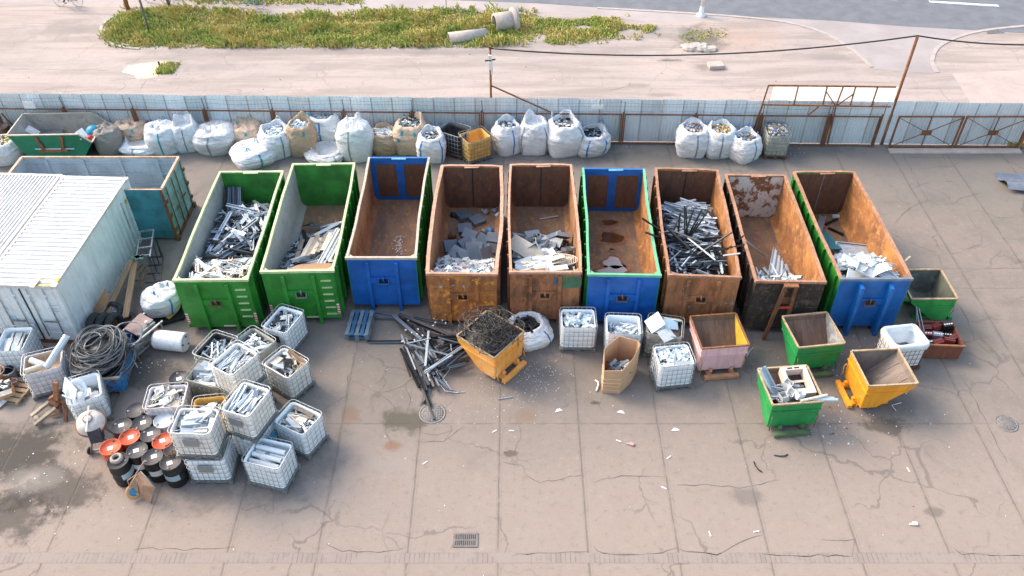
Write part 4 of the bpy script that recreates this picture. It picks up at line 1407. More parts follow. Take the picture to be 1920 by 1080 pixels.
for i, (px, py, w) in enumerate(((849, 447, .16), (858, 452, .14), (905, 438, .14), (917, 432, .13), (915, 400, .13), (925, 398, .1), (847, 402, .12), (929, 406, .07))):
    mb = MB()
    mm = (M['rust_bar'], M['rust_bar'], M['galv_dirty'], M['st_blue'], M['st_grey'], M['st_grey'], M['steel_dark'], M['label'])[i]
    mb.lathe([(w * .3, 0), (w, .03), (w * 1.0, .15), (w * .45, .18), (w * .35, .3)], 12)
    mb.tube([(w, 0, .1), (w * 1.5, w, .12), (w * .5, w * 1.6, .08)], .02, 5)
    o_ = mb.build('scrap_motor', mm)
    o_.location = P(px, py, .4)
    o_.rotation_euler = (U(-.4, .4), U(.8, 1.5), U(0, 6))
    tag(o_, 'small %s motor part lying on the floor of the rusted orange container' % ('rusty', 'rusty', 'grey', 'blue', 'blue grey', 'blue grey', 'black', 'white')[i], 'motor part', 'motor parts in the orange container ' + ('a', 'a', 'b', 'c', 'd', 'd', 'e', 'f')[i])
# brown container: sheets
t, W_, L = CF[4]
Mx = mxw(t)
hw = W_ / 2 - .2
h5_ = lambda x, y: lerp(1.85, .62, (y - .5) / 3.5) + .1 * noise.noise(Vector((x * 2, y * 2, 3)))
debris(Mx, -hw, hw, .12, 3.7, h5_, [bed, M['alu_pale'], M['cream'], M['galv_dirty'], M['pvc_white']], 'loose metal scraps under the sheets in the brown container', 200)
heap(Mx, -hw, hw, 1.4, 4.0, 34, h5_, ['tray', 'bent', 'flat', 'tray'], [M['alu'], M['alu_pale'], M['galv'], M['plate']], (.4, .8), (.35, .6), 'metal_sheet', 'grey perforated or folded metal sheet in the brown container', 'metal sheet', 'grey sheets in the brown container', None, .7, .2, 0, .5)
heap(Mx, -hw, hw, .15, 1.8, 40, lambda x, y: h5_(x, y) + .1, ['flat', 'chan', 'bent', 'angle'], [M['cream'], M['cream'], M['pvc_white'], M['alu_pale']], (.6, 1.3), (.06, .35), 'metal_strip', 'pale cream or white strip at the front of the brown container', 'strip', 'pale strips in the brown container', .3, .3, .15, 0, .3)
piece('bent_panel', 'bent', M['cream'], P(957, 450, 1.75), P(1010, 485, 1.45), .6, .3, .3, 'large bent cream sheet curling up at the wall of the brown container', 'sheet')
mb = MB()
n = 24
pl = [(math.cos(a) * .62, math.sin(a) * .3 * (1 if math.cos(a) > -.3 else .6), 0) for a in [2 * math.pi * i / n for i in range(n)]]
mb.tube([P(1050, 487, 1.75) + Vector(q) for q in pl], .025, 6, 0, True)
for k in range(-8, 9):
    x = k * .065
    y = .3 * math.sqrt(max(0, 1 - (x / .62) ** 2))
    mb.bar(P(1050, 487, 1.75) + Vector((x, -y, 0)), P(1050, 487, 1.75) + Vector((x + .03, y, 0)), .03, .012)
tag(mb.build('oval_grille', M['cream']), 'oval cream slatted grille on top of the sheets in the brown container', 'grille')
piece('pale_tube', 'tube', M['alu_pale'], P(1011, 411, .4), P(1047, 405, .4), .05, .05, 0, 'single pale tube lying alone on the floor of the brown container', 'tube')
# overfilled rusty container
t, W_, L = CF[6]
Mx = mxw(t)
hw = W_ / 2 - .2
h7_ = lambda x, y: 1.55 + .16 * noise.noise(Vector((x * .9, y * .8, 13))) - .5 * max(0, y - 4.6) - .1 * abs(x)
debris(Mx, -hw, hw, .12, 5.7, h7_, [bed, M['alu'], M['alu_pale'], M['steel_dark'], M['pvc_blue']], 'loose metal scraps bedding the heap in the overfilled rusty container', 420)
heap(Mx, -hw, hw, 2.3, 5.6, 125, h7_, ['chan', 'boxs', 'flat', 'angle', 'tube'], [M['alu'], M['alu_pale'], M['alu'], M['alu_pale'], M['steel_blue'], M['alu']], (.6, 1.8), (.035, .10), 'aluminium_profile', 'silver aluminium profile in the far half of the overfilled rusty container', 'aluminium profile', 'aluminium profiles in the overfilled container', 2.85, .25, .3)
heap(Mx, -hw, hw, .2, 3.2, 90, h7_, ['boxs', 'tube', 'angle', 'boxs'], [M['steel_dark'], M['steel_dark'], M['steel_dark'], M['alu'], M['steel_blue']], (.9, 2.0), (.035, .07), 'steel_bar', 'dark steel bar in the near half of the overfilled rusty container', 'steel bar', 'steel bars in the overfilled container', .25, .25, .35)
heap(Mx, -hw, hw, .2, 2.4, 22, lambda x, y: h7_(x, y) + .1, ['boxs', 'flat', 'chan'], [M['alu_pale'], M['pvc_blue'], M['alu']], (.4, 1.3), (.04, .08), 'aluminium_profile', 'silver profile among dark bars at the front of the overfilled rusty container', 'aluminium profile', 'front aluminium profiles in the overfilled container', None, .3, .25)
Z = lambda a: (1200 + a[0] / 4.8, 300 + a[1] / 4.8)
for (a, za, b_, zb_) in (((20, 525), 2.75, (390, 770), 1.75), ((150, 520), 2.3, (430, 800), 1.75), ((215, 570), 2.2, (480, 830), 1.8), ((400, 415), 2.6, (402, 690), 1.7), ((412, 425), 2.6, (425, 690), 1.7), ((480, 450), 2.7, (395, 690), 1.7), ((555, 450), 2.7, (430, 690), 1.75), ((610, 460), 2.6, (450, 700), 1.75), ((370, 470), 2.3, (300, 640), 1.75),
                         ((360, 480), 2.3, (345, 650), 1.75), ((828, 650), 2.55, (520, 850), 1.9), ((935, 680), 2.6, (780, 810), 1.9), ((940, 762), 2.5, (640, 825), 1.9), ((50, 652), 2.6, (230, 720), 2.0), ((905, 840), 2.45, (750, 860), 2.1), ((300, 640), 1.9, (560, 740), 2.0), ((430, 700), 1.9, (680, 900), 2.1), ((520, 560), 2.5, (440, 700), 1.8)):
    piece('steel_bar', 'boxs', M['steel_dark'] if zb_ < 2.05 else M['alu'], P(*Z(a), za), P(*Z(b_), zb_), .05, .05, U(0, 1), 'long dark steel bar sticking up out of the overfilled rusty container', 'steel bar', 'bars sticking out of the overfilled container')
# blackened container: tubes
t, W_, L = CF[7]
Mx = mxw(t)
hw = W_ / 2 - .2
h8_ = lambda x, y: lerp(1.95, .6, (y - .5) / 1.8) + .05 * noise.noise(Vector((x * 2, y * 2, 3)))
debris(Mx, -hw, hw * .55, .12, 1.1, h8_, [bed, M['alu_pale'], M['pvc_white'], M['alu']], 'small pale scraps at the front of the blackened container', 110)
heap(Mx, -hw, hw * .6, .15, 2.0, 40, h8_, ['tube', 'boxs', 'chan'], [M['alu_pale'], M['pvc_white'], M['alu_pale']], (.5, 1.4), (.05, .10), 'pale_tube', 'pale grey tube lying at the front of the blackened container', 'tube', 'pale tubes in the blackened container', 1.4, .5, .15)
for k in range(6):
    piece('pale_tube', ('chan', 'tube')[k % 2], M['alu_pale'], P(1440 + k * 5, 526 - k, 1.5), P(1452 + k * 3, 466 + k * 5, .9 + .05 * k), .10, .10, 0, 'long pale tube pointing to the rear door in the blackened container', 'tube', 'long tubes in the blackened container')
piece('pale_tube', 'tube', M['alu'], P(1397, 450, 2.3), P(1434, 480, .5), .06, .06, 0, 'thin grey tube leaning on the side wall of the blackened container', 'tube')
piece('pale_tube', 'tube', M['alu_pale'], P(1473, 495, 1.5), P(1485, 525, 1.1), .09, .09, 0, 'short white tube standing up in the blackened container', 'tube')
# blue and green container: white sheets
t, W_, L = CF[8]
Mx = mxw(t)
hw = W_ / 2 - .2
h9_ = lambda x, y: lerp(1.98, .85, (y - .6) / 2.2) + .1 * noise.noise(Vector((x * 2, y * 2, 31)))
debris(Mx, -hw, hw, .12, 2.1, h9_, [bed_w, M['pvc_white'], M['pvc_blue'], M['alu_pale']], 'small white scraps at the front of the container with worn blue front', 200)
heap(Mx, -hw, hw, .15, 2.4, 44, lambda x, y: h9_(x, y) + .1, ['bent', 'tray', 'flat'], [M['pvc_white'], M['pvc_white'], M['pvc_blue']], (.35, .75), (.3, .5), 'white_sheet', 'torn white sheet in the container with the worn blue front', 'sheet', 'white sheets in the last container', None, .6, .2, 0, .3)
heap(Mx, -hw, hw, .15, 2.0, 34, lambda x, y: h9_(x, y) + .2, ['flat', 'boxs'], [M['pvc_white'], M['alu_pale']], (.3, .9), (.03, .07), 'white_strip', 'thin white strip on the sheets in the container with worn blue front', 'strip', 'white strips in the last container', None, .7, .25)
piece('white_strip', 'flat', M['cream'], P(1668, 512, 1.5), P(1706, 481, 2.5), .06, .05, 0, 'long cream strip sticking out over the rim of the last container', 'strip')
piece('teal_board', 'flat', simple('teal_board_paint', (.03, .17, .20), .5, 0, .15, 3), P(1540, 435, .6), P(1568, 468, .9), .42, .05, 0, 'dark teal board lying inside the last container', 'board')
piece('grey_board', 'chan', M['galv'], P(1543, 405, .5), P(1533, 440, .6), .25, .06, 0, 'grey board on the floor near the green side of the last container', 'board')
piece('dark_bar', 'boxs', M['steel_dark'], P(1553, 427, .42), P(1582, 440, .42), .07, .07, 0, 'dark bar lying on the floor of the last container', 'bar')
piece('dark_bar', 'boxs', M['steel_dark'], P(1548, 421, .42), P(1570, 410, .42), .07, .07, 0, 'shorter dark bar by the rear door inside the last container', 'bar')
piece('grey_sheet', 'tray', M['galv'], P(1565, 470, .75), P(1650, 480, .9), .9, .06, .15, 'large flat grey sheet under the white scrap of the last container', 'sheet')
piece('small_plate', 'tray', M['label'], P(1561, 407, .45), P(1573, 407, .45), .12, .1, 0, 'small white plate on the floor by the rear door of the last container', 'plate')

# ------------------------------------------------------------------ big teal open box and white containers
teal = painted('teal_box_paint', (.05, .22, .26), .42, .6, .3, 1.5, rustc=(.17, .10, .06), spots=.3, scr=.2)
teal_l = painted('pale_teal_door', (.20, .36, .35), .45, .6, .25, 1.8, rustc=(.16, .09, .06), spots=.4, scr=.3)
teal_in = painted('grey_blue_lining', (.36, .43, .49), .3, .6, .15, 1.6, rustc=(.18, .12, .09), spots=.2)
H = 2.35
BR, FR_ = P(342, 293, H), P(298, 357, H)
BL = P(30, 293, H)
t = thing('open_top_container', 'big teal open top box with double end doors behind the white container', 'container', ((BR.x + FR_.x) / 2, (BR.y + FR_.y) / 2, 0), math.atan2((BR - BL).y, (BR - BL).x))
Wd = (BR - FR_).length
Ln = 6.1
hw = Wd / 2
for s in (-1, 1):
    mb = MB()
    mb.box((-Ln / 2, s * (hw - .04), H / 2 + .08), (Ln - .1, .05, H - .16), 0)
    mb.add([(-Ln + .06, s * (hw - .07), .2), (-.06, s * (hw - .07), .2), (-.06, s * (hw - .07), H - .05), (-Ln + .06, s * (hw - .07), H - .05)], [(0, 1, 2, 3)], 1)
    w = mb.build('side_wall', [teal, teal_in], t)
    for k in range(4):
        MB().box((-Ln / 2, s * (hw - .015), .5 + k * .5), (Ln - .2, .05, .07)).build('side_rib', teal, w)
        MB().box((-Ln / 2, s * (hw - .095), .62 + k * .5), (Ln - .2, .06, .05)).build('inner_rib', teal_in, w)
    for k in range(4):
        MB().box((-.9 - k * 1.43, s * (hw - .1), H / 2), (.12, .08, H - .2)).build('inner_post', teal_in, w)
    MB().box((-Ln / 2, s * (hw - .05), H - .02), (Ln, .065, .08)).build('top_rail', rimp, t)
MB().box((-Ln + .04, 0, H / 2 + .08), (.06, Wd - .2, H - .16)).build('end_wall', teal_in, t)
MB().box((-Ln + .04, 0, H - .018), (.1, Wd - .2, .1)).build('end_rail', rimp, t)
MB().box((-Ln / 2, 0, .14), (Ln - .1, Wd - .15, .1)).build('floor', teal_in, t)
MB().box((-.03, 0, H - .018), (.09, Wd - .2, .1)).build('door_header', rimp, t)
MB().box((-.03, 0, .1), (.1, Wd - .1, .18)).build('door_sill', M['rust_bar'], t)
for s in (-1, 1):
    mb = MB()
    mb.box((-.03, s * hw * .49, H / 2 + .08), (.05, hw * .93, H - .3))
    for k in range(4): mb.box((.0, s * hw * .49, .45 + k * .5), (.04, hw * .9, .2), 0, rx=0)
    d = mb.build('door', teal_l, t)
    for x_ in (.2, .75):
        MB().tube([(.05, s * hw * x_, .12), (.05, s * hw * x_, H - .05)], .022, 6).build('lock_rod', M['rust_bar'], d)
    for k in range(3): MB().box((.02, s * (hw - .07), .5 + k * .65), (.06, .14, .12)).build('hinge', M['rust_bar'], d)
    MB().bar((.07, s * hw * .2, 1.1), (.07, s * hw * .5, 1.05), .03, .04).build('handle', M['rust_bar'], d)
    MB().box((-.06, s * (hw - .05), H / 2), (.10, .10, H)).build('corner_post', M['rust_bar'], t)
    MB().box((.01, s * (hw - .06), .1), (.12, .16, .2)).build('corner_casting', M['rust_bar'], t)
piece('rusty_beam', 'boxs', M['rust_bar'], t.matrix_basis @ Vector((-1.9, .0, .4)), t.matrix_basis @ Vector((-.6, .3, .5)), .18, .14, 0, 'short rusty beam lying inside the teal open top box', 'beam')


def shipping(bl, br, fr, Hh, label, longi=False, doors=True):
    A, B, C = P(*bl, Hh), P(*br, Hh), P(*fr, Hh)
    d = (B - C).normalized()
    t = thing('shipping_container', label, 'container', (C.x, C.y, 0), math.atan2(d.y, d.x) - math.pi / 2)
    W_, L = 2.44, 6.06
    wp = M['white_paint']
    mb = MB()
    if longi: corr(mb, (-W_ + .04, .04, Hh - .045), (1, 0, 0), (0, 1, 0), W_ - .08, L - .08, (0, 0, 1), .13, .045)
    else: corr(mb, (-.06, .06, Hh - .045), (0, 1, 0), (-1, 0, 0), L - .12, W_ - .12, (0, 0, 1), .23, .045)
    mb.build('roof', wp, t, fix=False)
    for x_, nrm in ((-.05, 1), (-W_ + .05, -1)):
        mb = MB()
        corr(mb, (x_, .1, .14), (0, 1, 0), (0, 0, 1), L - .2, Hh - .24, (nrm, 0, 0), .28, .04)
        mb.build('side_wall', M['door_white'], t)
    mb = MB()
    corr(mb, (-W_ + .1, L - .06, .14), (1, 0, 0), (0, 0, 1), W_ - .2, Hh - .24, (0, 1, 0), .28, .04)
    mb.build('end_wall', M['door_white'], t)
    for x_ in (-.05, -W_ + .05):
        for y in (.06, L - .06): MB().box((x_, y, Hh / 2), (.1, .12, Hh - .24)).build('corner_post', M['door_white'], t)
        for z in (.06, Hh - .06): MB().box((x_, L / 2, z), (.08, L - .36, .1)).build('side_rail', wp if z > 1 else M['door_white'], t)
        for y in (.09, L - .09):
            for z in (.06, Hh - .058): MB().box((x_ - .01 * (1 if x_ < -1 else -1), y, z), (.16, .18, .122)).build('corner_casting', wp, t)
    for y in (.06, L - .06):
        MB().box((-W_ / 2, y, Hh - .062), (W_ - .28, .11, .12)).build('end_header', wp, t)
        MB().box((-W_ / 2, y, .07), (W_ - .28, .1, .14)).build('end_sill', M['rust_bar'] if y < 1 else M['door_white'], t)
    if doors:
        for s in (0, 1):
            x0 = -W_ + .1 + s * (W_ / 2 - .1)
            w = W_ / 2 - .11
            mb = MB()
            mb.box((x0 + w / 2, .05, Hh / 2), (w, .04, Hh - .3))
            for k in range(5): mb.box((x0 + w / 2, .026, .36 + k * .46), (w - .1, .03, .3), rx=0, taper=.92)
            dd = mb.build('door', M['door_white'], t)
            MB().box((x0 + (w if s == 0 else 0), .02, Hh / 2), (.03, .03, Hh - .32)).build('door_gasket', M['black'], dd)
            for xx in (.22, .7):
                MB().tube([(x0 + w * (xx if s else 1 - xx), -.02, .1), (x0 + w * (xx if s else 1 - xx), -.02, Hh - .14)], .02, 8).build('lock_rod', M['galv'], dd)
                for z in (.3, Hh - .4): MB().box((x0 + w * (xx if s else 1 - xx), -.015, z), (.1, .05, .07)).build('rod_bracket', M['door_white'], dd)
            MB().bar((x0 + w * .3, -.04, 1.05), (x0 + w * .75, -.04, 1.05), .03, .04).build('handle', M['galv_dirty'], dd)
        for (x_, z, w, h) in ((-.35, 1.75, .3, .012), (-.4, 1.62, .34, .01), (-.38, 1.5, .3, .01), (-2.0, 1.6, .14, .16), (-1.9, 1.15, .2, .2)):
            MB().box((x_, .009, z), (w, .006, h)).build('door_sticker', M['plate'] if h < .1 else M['pvc_blue'], t)
        for x_ in (-.25, -.5): MB().box((x_, .05, Hh + .003), (.16, .1, .012)).build('yellow_mark', simple('yellow_tape', (.6, .42, .05)), t)
        MB().box((-.05, .32, Hh - .004), (.11, .2, .02)).build('yellow_mark', simple('yellow_tape_b', (.6, .42, .05)), t)
        MB().lathe([(.0, 0), (.085, 0), (.085, .01)], 16, 0, Matrix.Translation((.0, 5.4, 1.95)) @ Matrix.Rotation(R(90), 4, 'Y')).build('yellow_sticker', simple('yellow_sticker', (.62, .40, .05)), t)
        for k in range(12): MB().box((.0, 5.05 + .0 * k, 2.1 - k * .1), (.012, .05, .05 if k % 4 else .08)).build('number_mark', M['plate'], t)
        for k in range(6): MB().box((.0, 5.55, 2.35 - k * .06), (.012, .03, .025)).build('number_mark', M['plate'], t)
    return t


s1 = shipping((106.5, 341), (231, 344), (102, 537.6), 2.59, 'white shipping container with ribbed roof and double doors, wire coils before it')
q = P(-80, 352, 2.45)
A = s1.matrix_basis @ Vector((-2.44 - .16, .2, 0))
s2 = shipping((-40, 351), (97, 352), (-60, 552), 2.5, 'white box with finely ribbed roof tight beside the shipping container', True)
s2.location = (A.x, A.y, 0)
s2.rotation_euler.z = s1.rotation_euler.z
q = P(67, 530, 2.62)
o_ = MB().box((0, 0, .02), (.15, .5, .03)).build('roof_offcut', M['cream'])
o_.location = q; o_.rotation_euler.z = -.1
tag(o_, 'small brownish batten lying on the white container roof', 'batten')
# ------------------------------------------------------------------ caged tank bins (cut open)
IW, ID = 1.2, 1.0


def tank_mesh(top=1.10, floor_=.5):
    mb = MB()
    L_ = []
    w, d = IW - .07, ID - .07
    L_.append(rrect(w - .12, d - .12, .1, .17))
    L_.append(rrect(w - .02, d - .02, .11, .2))
    z = .2
    lv = (.34, .54, .74, .93)
    n = 26
    for k in range(n + 1):
        z = .22 + (top - .22) * k / n
        b_ = min(abs(z - q) for q in lv)
        e = .024 * min(1, b_ / .085) if z < .98 else .012
        L_.append(rrect(w - .04 + 2 * e, d - .04 + 2 * e, .12, z))
    q = rrect(w - .06, d - .06, .12, top + .012)
    L_.append([(x, y, z + .012 * math.sin(7 * x + 5 * y)) for x, y, z in q])
    q = rrect(w - .09, d - .09, .11, top + .008)
    L_.append([(x, y, z + .012 * math.sin(7 * x + 5 * y)) for x, y, z in q])
    L_.append(rrect(w - .10, d - .10, .11, top - .15))
    L_.append(rrect(w - .10, d - .10, .11, floor_))
    m = [0] * (len(L_) - 3) + [1, 1]
    mb.loft(L_, m, True, cap0=True, cap1=True)
    mb.m[-1] = 1
    return mb.mesh('tank_bottle', [M['tank'], M['tank']])


def cage_mesh(top=1.15, rough=False):
    mb = MB()
    r = .0085
    w, d = IW - .02, ID - .02
    for z in (.2, .34, .54, .74, .93):
        mb.tube([(x, y, z) for x, y, _ in rrect(w, d, .13, 0, 3)], r, 5, 0, True)
    mb.tube([(x, y, top) for x, y, _ in rrect(w, d, .13, 0, 3)], .013, 6, 0, True)
    for k in range(7):
        x = -w / 2 + .13 + (w - .26) * k / 6
        for s in (-1, 1): mb.tube([(x, s * (d / 2 + .012), .14), (x, s * (d / 2 + .012), top)], r, 5)
    for k in range(5):
        y = -d / 2 + .13 + (d - .26) * k / 4
        for s in (-1, 1): mb.tube([(s * (w / 2 + .012), y, .14), (s * (w / 2 + .012), y, top)], r, 5)
    return mb.mesh('cage_lattice', [M['galv']])


def pal_mesh():
    mb = MB()
    mb.box((0, 0, .128), (IW, ID, .022))
    for s in (-1, 1): mb.box((0, s * (ID / 2 - .02), .150), (IW - .02, .03, .024)); mb.box((s * (IW / 2 - .02), 0, .151), (.03, ID - .08, .024))
    for y in (-.42, 0, .42): mb.box((0, y, .016), (IW, .11, .03))
    for x in (-.53, 0, .53):
        for y in (-.42, 0, .42): mb.box((x, y, .074), (.13, .12, .088))
    return mb.mesh('bin_pallet', [M['galv_dirty']])


T_HI, T_LO = tank_mesh(1.08, .72), tank_mesh(1.08, .34)
CG, PLM = cage_mesh(), pal_mesh()
PLT = MB().box((0, 0, 0), (.42, .012, .3)).mesh('name_plate', [M['plate']])
IB = []


def ibc(quad, label, tank='tank', cage='galv', pal='galv_dirty', z=1.15, low=False, plate=None, base=None, inner=None, nocage=False):
    a, b_, c, d = (P(*q, z) for q in quad)      # FL FR BR BL
    cen = (a + b_ + c + d) / 4
    u = ((b_ - a) + (c - d)) / 2
    v = ((d - a) + (c - b_)) / 2
    if u.length >= v.length: ang = math.atan2(u.y, u.x)
    else: ang = math.atan2(v.y, v.x)
    t = thing('tank_bin', label, 'tank bin', (cen.x, cen.y, z - 1.15), ang, 'caged tank bins in the yard')
    inst('tank_bottle', T_LO if low else T_HI, t, [M[tank], M[inner or tank]])
    inst('cage_lattice', CG, t, [M[cage]])
    inst('bin_pallet', PLM, t, [M[pal]])
    if plate:
        p_ = inst('name_plate', PLT, t, [M[plate[1]]])
        k = plate[0]
        p_.location = (((0, -.525, .8), (.625, 0, .8), (0, .525, .8), (-.625, 0, .8))[k])
        p_.rotation_euler.z = (0, R(90), R(180), R(-90))[k]
    IB.append(t)
    return t


def q4(a, b_, d=None, c=None):
    """complete a rim from three corners"""
    if c is None: c = (b_[0] + d[0] - a[0], b_[1] + d[1] - a[1])
    if d is None: d = (a[0] + c[0] - b_[0], a[1] + c[1] - b_[1])
    return (a, b_, c, d)


def fill(t, n, mats, kinds, Lr, wr, lvl, name, label, cat, yaw=None, bedm=None, nb=60, pit=.4, tilt=0.0, hk=1.0, lift=.08):
    Mx = mxw(t)
    s = random.Random(len(label) * 7)
    hf = lambda x, y: lvl + .07 * noise.noise(Vector((x * 3, y * 3, t.location.x))) + tilt * x
    debris(Mx, -.5, .5, -.4, .4, hf, [bedm or bed_w] + [M[q] for q in mats], 'small scraps filling the ' + FILLN[0], nb, (.05, .25))
    heap(Mx, -.49, .49, -.39, .39, n, lambda x, y: hf(x, y) + .02, kinds, [M[q] for q in mats], Lr, wr, name, label + ' in the ' + FILLN[0], cat, name + ' in the ' + FILLN[0], yaw, pit, lift, 0, hk)


FILLN = ['']


def F(t, where, *a, **k):
    FILLN[0] = where
    fill(t, *a, **k)


# near the green containers
t = ibc(((490.6, 610), (536.5, 622.5), (570, 583), (524, 571.5)), 'tank bin with black film and grey strips standing before the second green container', plate=(3, 'tank_black'))
F(t, 'bin before the second green container', 12, ['pvc_blue', 'tank_black', 'alu', 'pvc_white', 'tank_black'], ['flat', 'bent', 'chan'], (.25, .7), (.06, .2), .9, 'film_strip', 'grey or black strip', 'strip', None, bed, 90)
t = ibc(((362.5, 662), (406, 675), (445, 633), (401, 620)), 'tank bin with dark strips behind the stacked pair, next to the white cylinder', 'tank_grime', low=False, inner='tank_black')
F(t, 'bin by the white cylinder', 18, ['alu_pale', 'alu', 'pvc_blue', 'steel_blue'], ['flat', 'chan', 'flat'], (.4, .85), (.03, .07), .88, 'thin_strip', 'thin grey strip', 'strip', .35, bed, 60, .2)
t = ibc(((444, 635), (482, 658), (506, 643), (468, 620)), 'tank bin holding twisted grey sheet, squeezed behind the stacked pair', 'tank_grime')
F(t, 'bin squeezed behind the stacked pair', 12, ['alu', 'pvc_white', 'alu_pale', 'steel_blue'], ['flat', 'bent', 'chan'], (.3, .8), (.05, .15), .92, 'twisted_strip', 'twisted grey strip', 'strip', None, bed, 80)
t = ibc(((394, 677), (435, 704), (479, 664), (444, 638)), 'upper tank bin of the far stack, packed with straight white and grey strips', 'tank_cream', z=2.3)
F(t, 'upper bin of the far stack', 26, ['pvc_white', 'pvc_white', 'steel_blue', 'alu_pale'], ['flat', 'chan', 'chan'], (.75, .97), (.04, .09), .93, 'long_strip', 'straight strip', 'strip', .05, bed_w, 40, .12)
far_t = t
t = ibc(((394, 677), (435, 704), (479, 664), (444, 638)), 'lower tank bin of the far stack, carrying the bin of straight strips', 'tank_grime', z=2.3)
t.location = (far_t.location.x + .05, far_t.location.y + .06, 0); t.rotation_euler.z += .03
t = ibc(((346, 705), (408, 722), (434, 691), (372, 674)), 'tank bin with torn cage and folded grey frames, beside the far stack', 'tank_grime', 'galv_dirty')
F(t, 'bin with torn cage', 12, ['alu', 'galv', 'alu_pale', 'pvc_white'], ['tray', 'bent', 'boxs', 'chan'], (.4, .85), (.08, .35), .93, 'folded_frame', 'folded grey metal frame', 'frame', .2, bed, 50, .3, 0, .4)
for k in range(7):
    piece('metal_strap', 'flat', M['galv_dirty'], t.matrix_basis @ Vector((-.5 + k * .15, -.53, .2)), t.matrix_basis @ Vector((-.5 + k * .15, -.53, 1.1)), .03, .02, 1.57, 'dark upright strap on the torn bin wall', 'strap', 'upright straps on the torn bin')
t = ibc(((494, 679), (544, 706), (573, 677), (530, 650)), 'tank bin lined with brown card, holding white broken boxes, right of no stack'.replace(', right of no stack', ' apart from the stacks'), 'tank_cream')
F(t, 'card lined bin', 12, ['pvc_white', 'cream', 'pvc_white', 'steel_dark', 'alu_pale'], ['boxs', 'tray', 'boxs'], (.2, .45), (.12, .26), .82, 'broken_box', 'white broken box', 'box part', None, bed, 60, .7, 0, .8)
mb = MB()
for s, mm in ((1, .1), (-1, .0)):
    pass
pts = [(-.5, .43, .7), (-.2, .44, 1.3), (.1, .43, 1.22), (.5, .44, 1.12)]
mb.loft([[Vector((x, y, .75)) for x, y, z in pts], [Vector((x, y - .05, z)) for x, y, z in pts]], 0, True, closed=False)
mb.loft([[Vector((x, y + .006, .75)) for x, y, z in pts], [Vector((x, y - .044, z)) for x, y, z in pts]], 0, True, closed=False)
o_ = mb.build('cardboard_liner', simple('liner_card', (.52, .34, .22), .85, 0, .12, 3))
o_.location = t.location; o_.rotation_euler = t.rotation_euler
tag(o_, 'torn brown card standing up inside the rim of the card lined bin', 'cardboard')
t = ibc(((511, 787), (563, 814), (606, 775), (549, 752)), 'tank bin with white ducts, standing alone beside the middle stack')
F(t, 'bin beside the middle stack', 14, ['pvc_white', 'pvc_white', 'cream', 'alu_pale', 'wood_grey'], ['chan', 'flat', 'boxs'], (.5, .95), (.06, .15), .9, 'white_duct', 'white cable duct', 'duct', .1, bed_w, 50, .2)
mid_q = ((409, 764), (470.6, 780), (504.5, 733.5), (456, 708.5))
t = ibc(mid_q, 'upper tank bin of the middle stack, packed with ribbed grey panels', 'tank_cream', z=2.3, plate=(3, 'plate'))
F(t, 'upper bin of the middle stack', 18, ['alu_pale', 'alu_pale', 'pvc_white', 'alu'], ['chan', 'flat', 'bent', 'chan'], (.55, .95), (.07, .16), .92, 'ribbed_panel', 'ribbed grey panel', 'panel', .1, bed_w, 40, .2)
mt_ = t
t = ibc(mid_q, 'lower tank bin of the middle stack with blue marks on its tank', 'tank', z=2.3)
t.location = (mt_.location.x - .03, mt_.location.y + .05, 0); t.rotation_euler.z -= .02
for k in range(4):
    MB().box((-.3 + k * .2, -.524, .7), (.13, .008, .25), ry=.3).build('blue_mark', simple('blue_scrawl_%d' % k, (.05, .35, .52)), t)
    MB().box((.624, -.3 + k * .18, .75), (.008, .12, .22), rx=.3).build('blue_mark', bpy.data.materials['blue_scrawl_%d' % k], t)
near_q = ((317.5, 814), (388, 816), (408, 762), (340, 758.5))
t = ibc(near_q, 'upper tank bin of the stack by the drums, full of bright white casings', 'tank_cream', z=2.3, plate=(0, 'plate'))
F(t, 'upper bin of the stack by the drums', 18, ['pvc_white', 'pvc_white', 'cream', 'alu_pale', 'steel_blue'], ['chan', 'tray', 'flat', 'boxs'], (.35, .8), (.08, .22), .93, 'white_casing', 'bright white casing', 'casing', None, bed_w, 50, .4, 0, .6)
nt_ = t
t = ibc(near_q, 'lower tank bin of the stack by the drums with a grey plate', 'tank', z=2.3, plate=(0, 'plate'))
t.location = (nt_.location.x + .1, nt_.location.y - .02, 0); t.rotation_euler.z += .05
t = ibc(((449, 860), (513, 874), (544.6, 833.5), (499, 822)), 'single tank bin holding white pipes, lowest in view of all bins')
for k, (y, z_) in enumerate(((-.25, .93), (-.05, .97), (.2, 1.0), (.12, .86), (-.36, .88))):
    piece('white_pipe', 'tube', M['pvc_white'], t.matrix_basis @ Vector((-.46, y, z_)), t.matrix_basis @ Vector((.44, y - .03, z_ + .02)), .15, .15, 0, 'white pipe lying in the single bin', 'pipe', 'white pipes in the single bin')
F(t, 'single bin', 6, ['pvc_white', 'pvc_blue', 'steel_blue'], ['flat', 'boxs'], (.3, .7), (.06, .12), .82, 'pipe_offcut', 'pale offcut', 'offcut', None, bed, 40)
t = ibc(((269.6, 765), (347, 757.5), (349, 720), (276, 724)), 'tank bin of cream broken housings standing behind the drums', 'tank_pink')
F(t, 'bin behind the drums', 16, ['cream', 'pvc_white', 'alu_pale', 'cream'], ['boxs', 'tray', 'flat'], (.25, .5), (.12, .25), .95, 'cream_housing', 'cream broken housing', 'housing', .2, bed, 70, .5, 0, .7)
t = ibc(((362, 790), (410, 787), (415, 746), (370, 751)), 'yellow lined tank bin wedged between the stacks', 'tank_orange')
F(t, 'yellow lined bin', 5, ['pvc_white', 'pvc_blue'], ['bent', 'flat'], (.3, .6), (.1, .2), .9, 'pale_sheet', 'pale sheet', 'sheet', None, bed_w, 30)
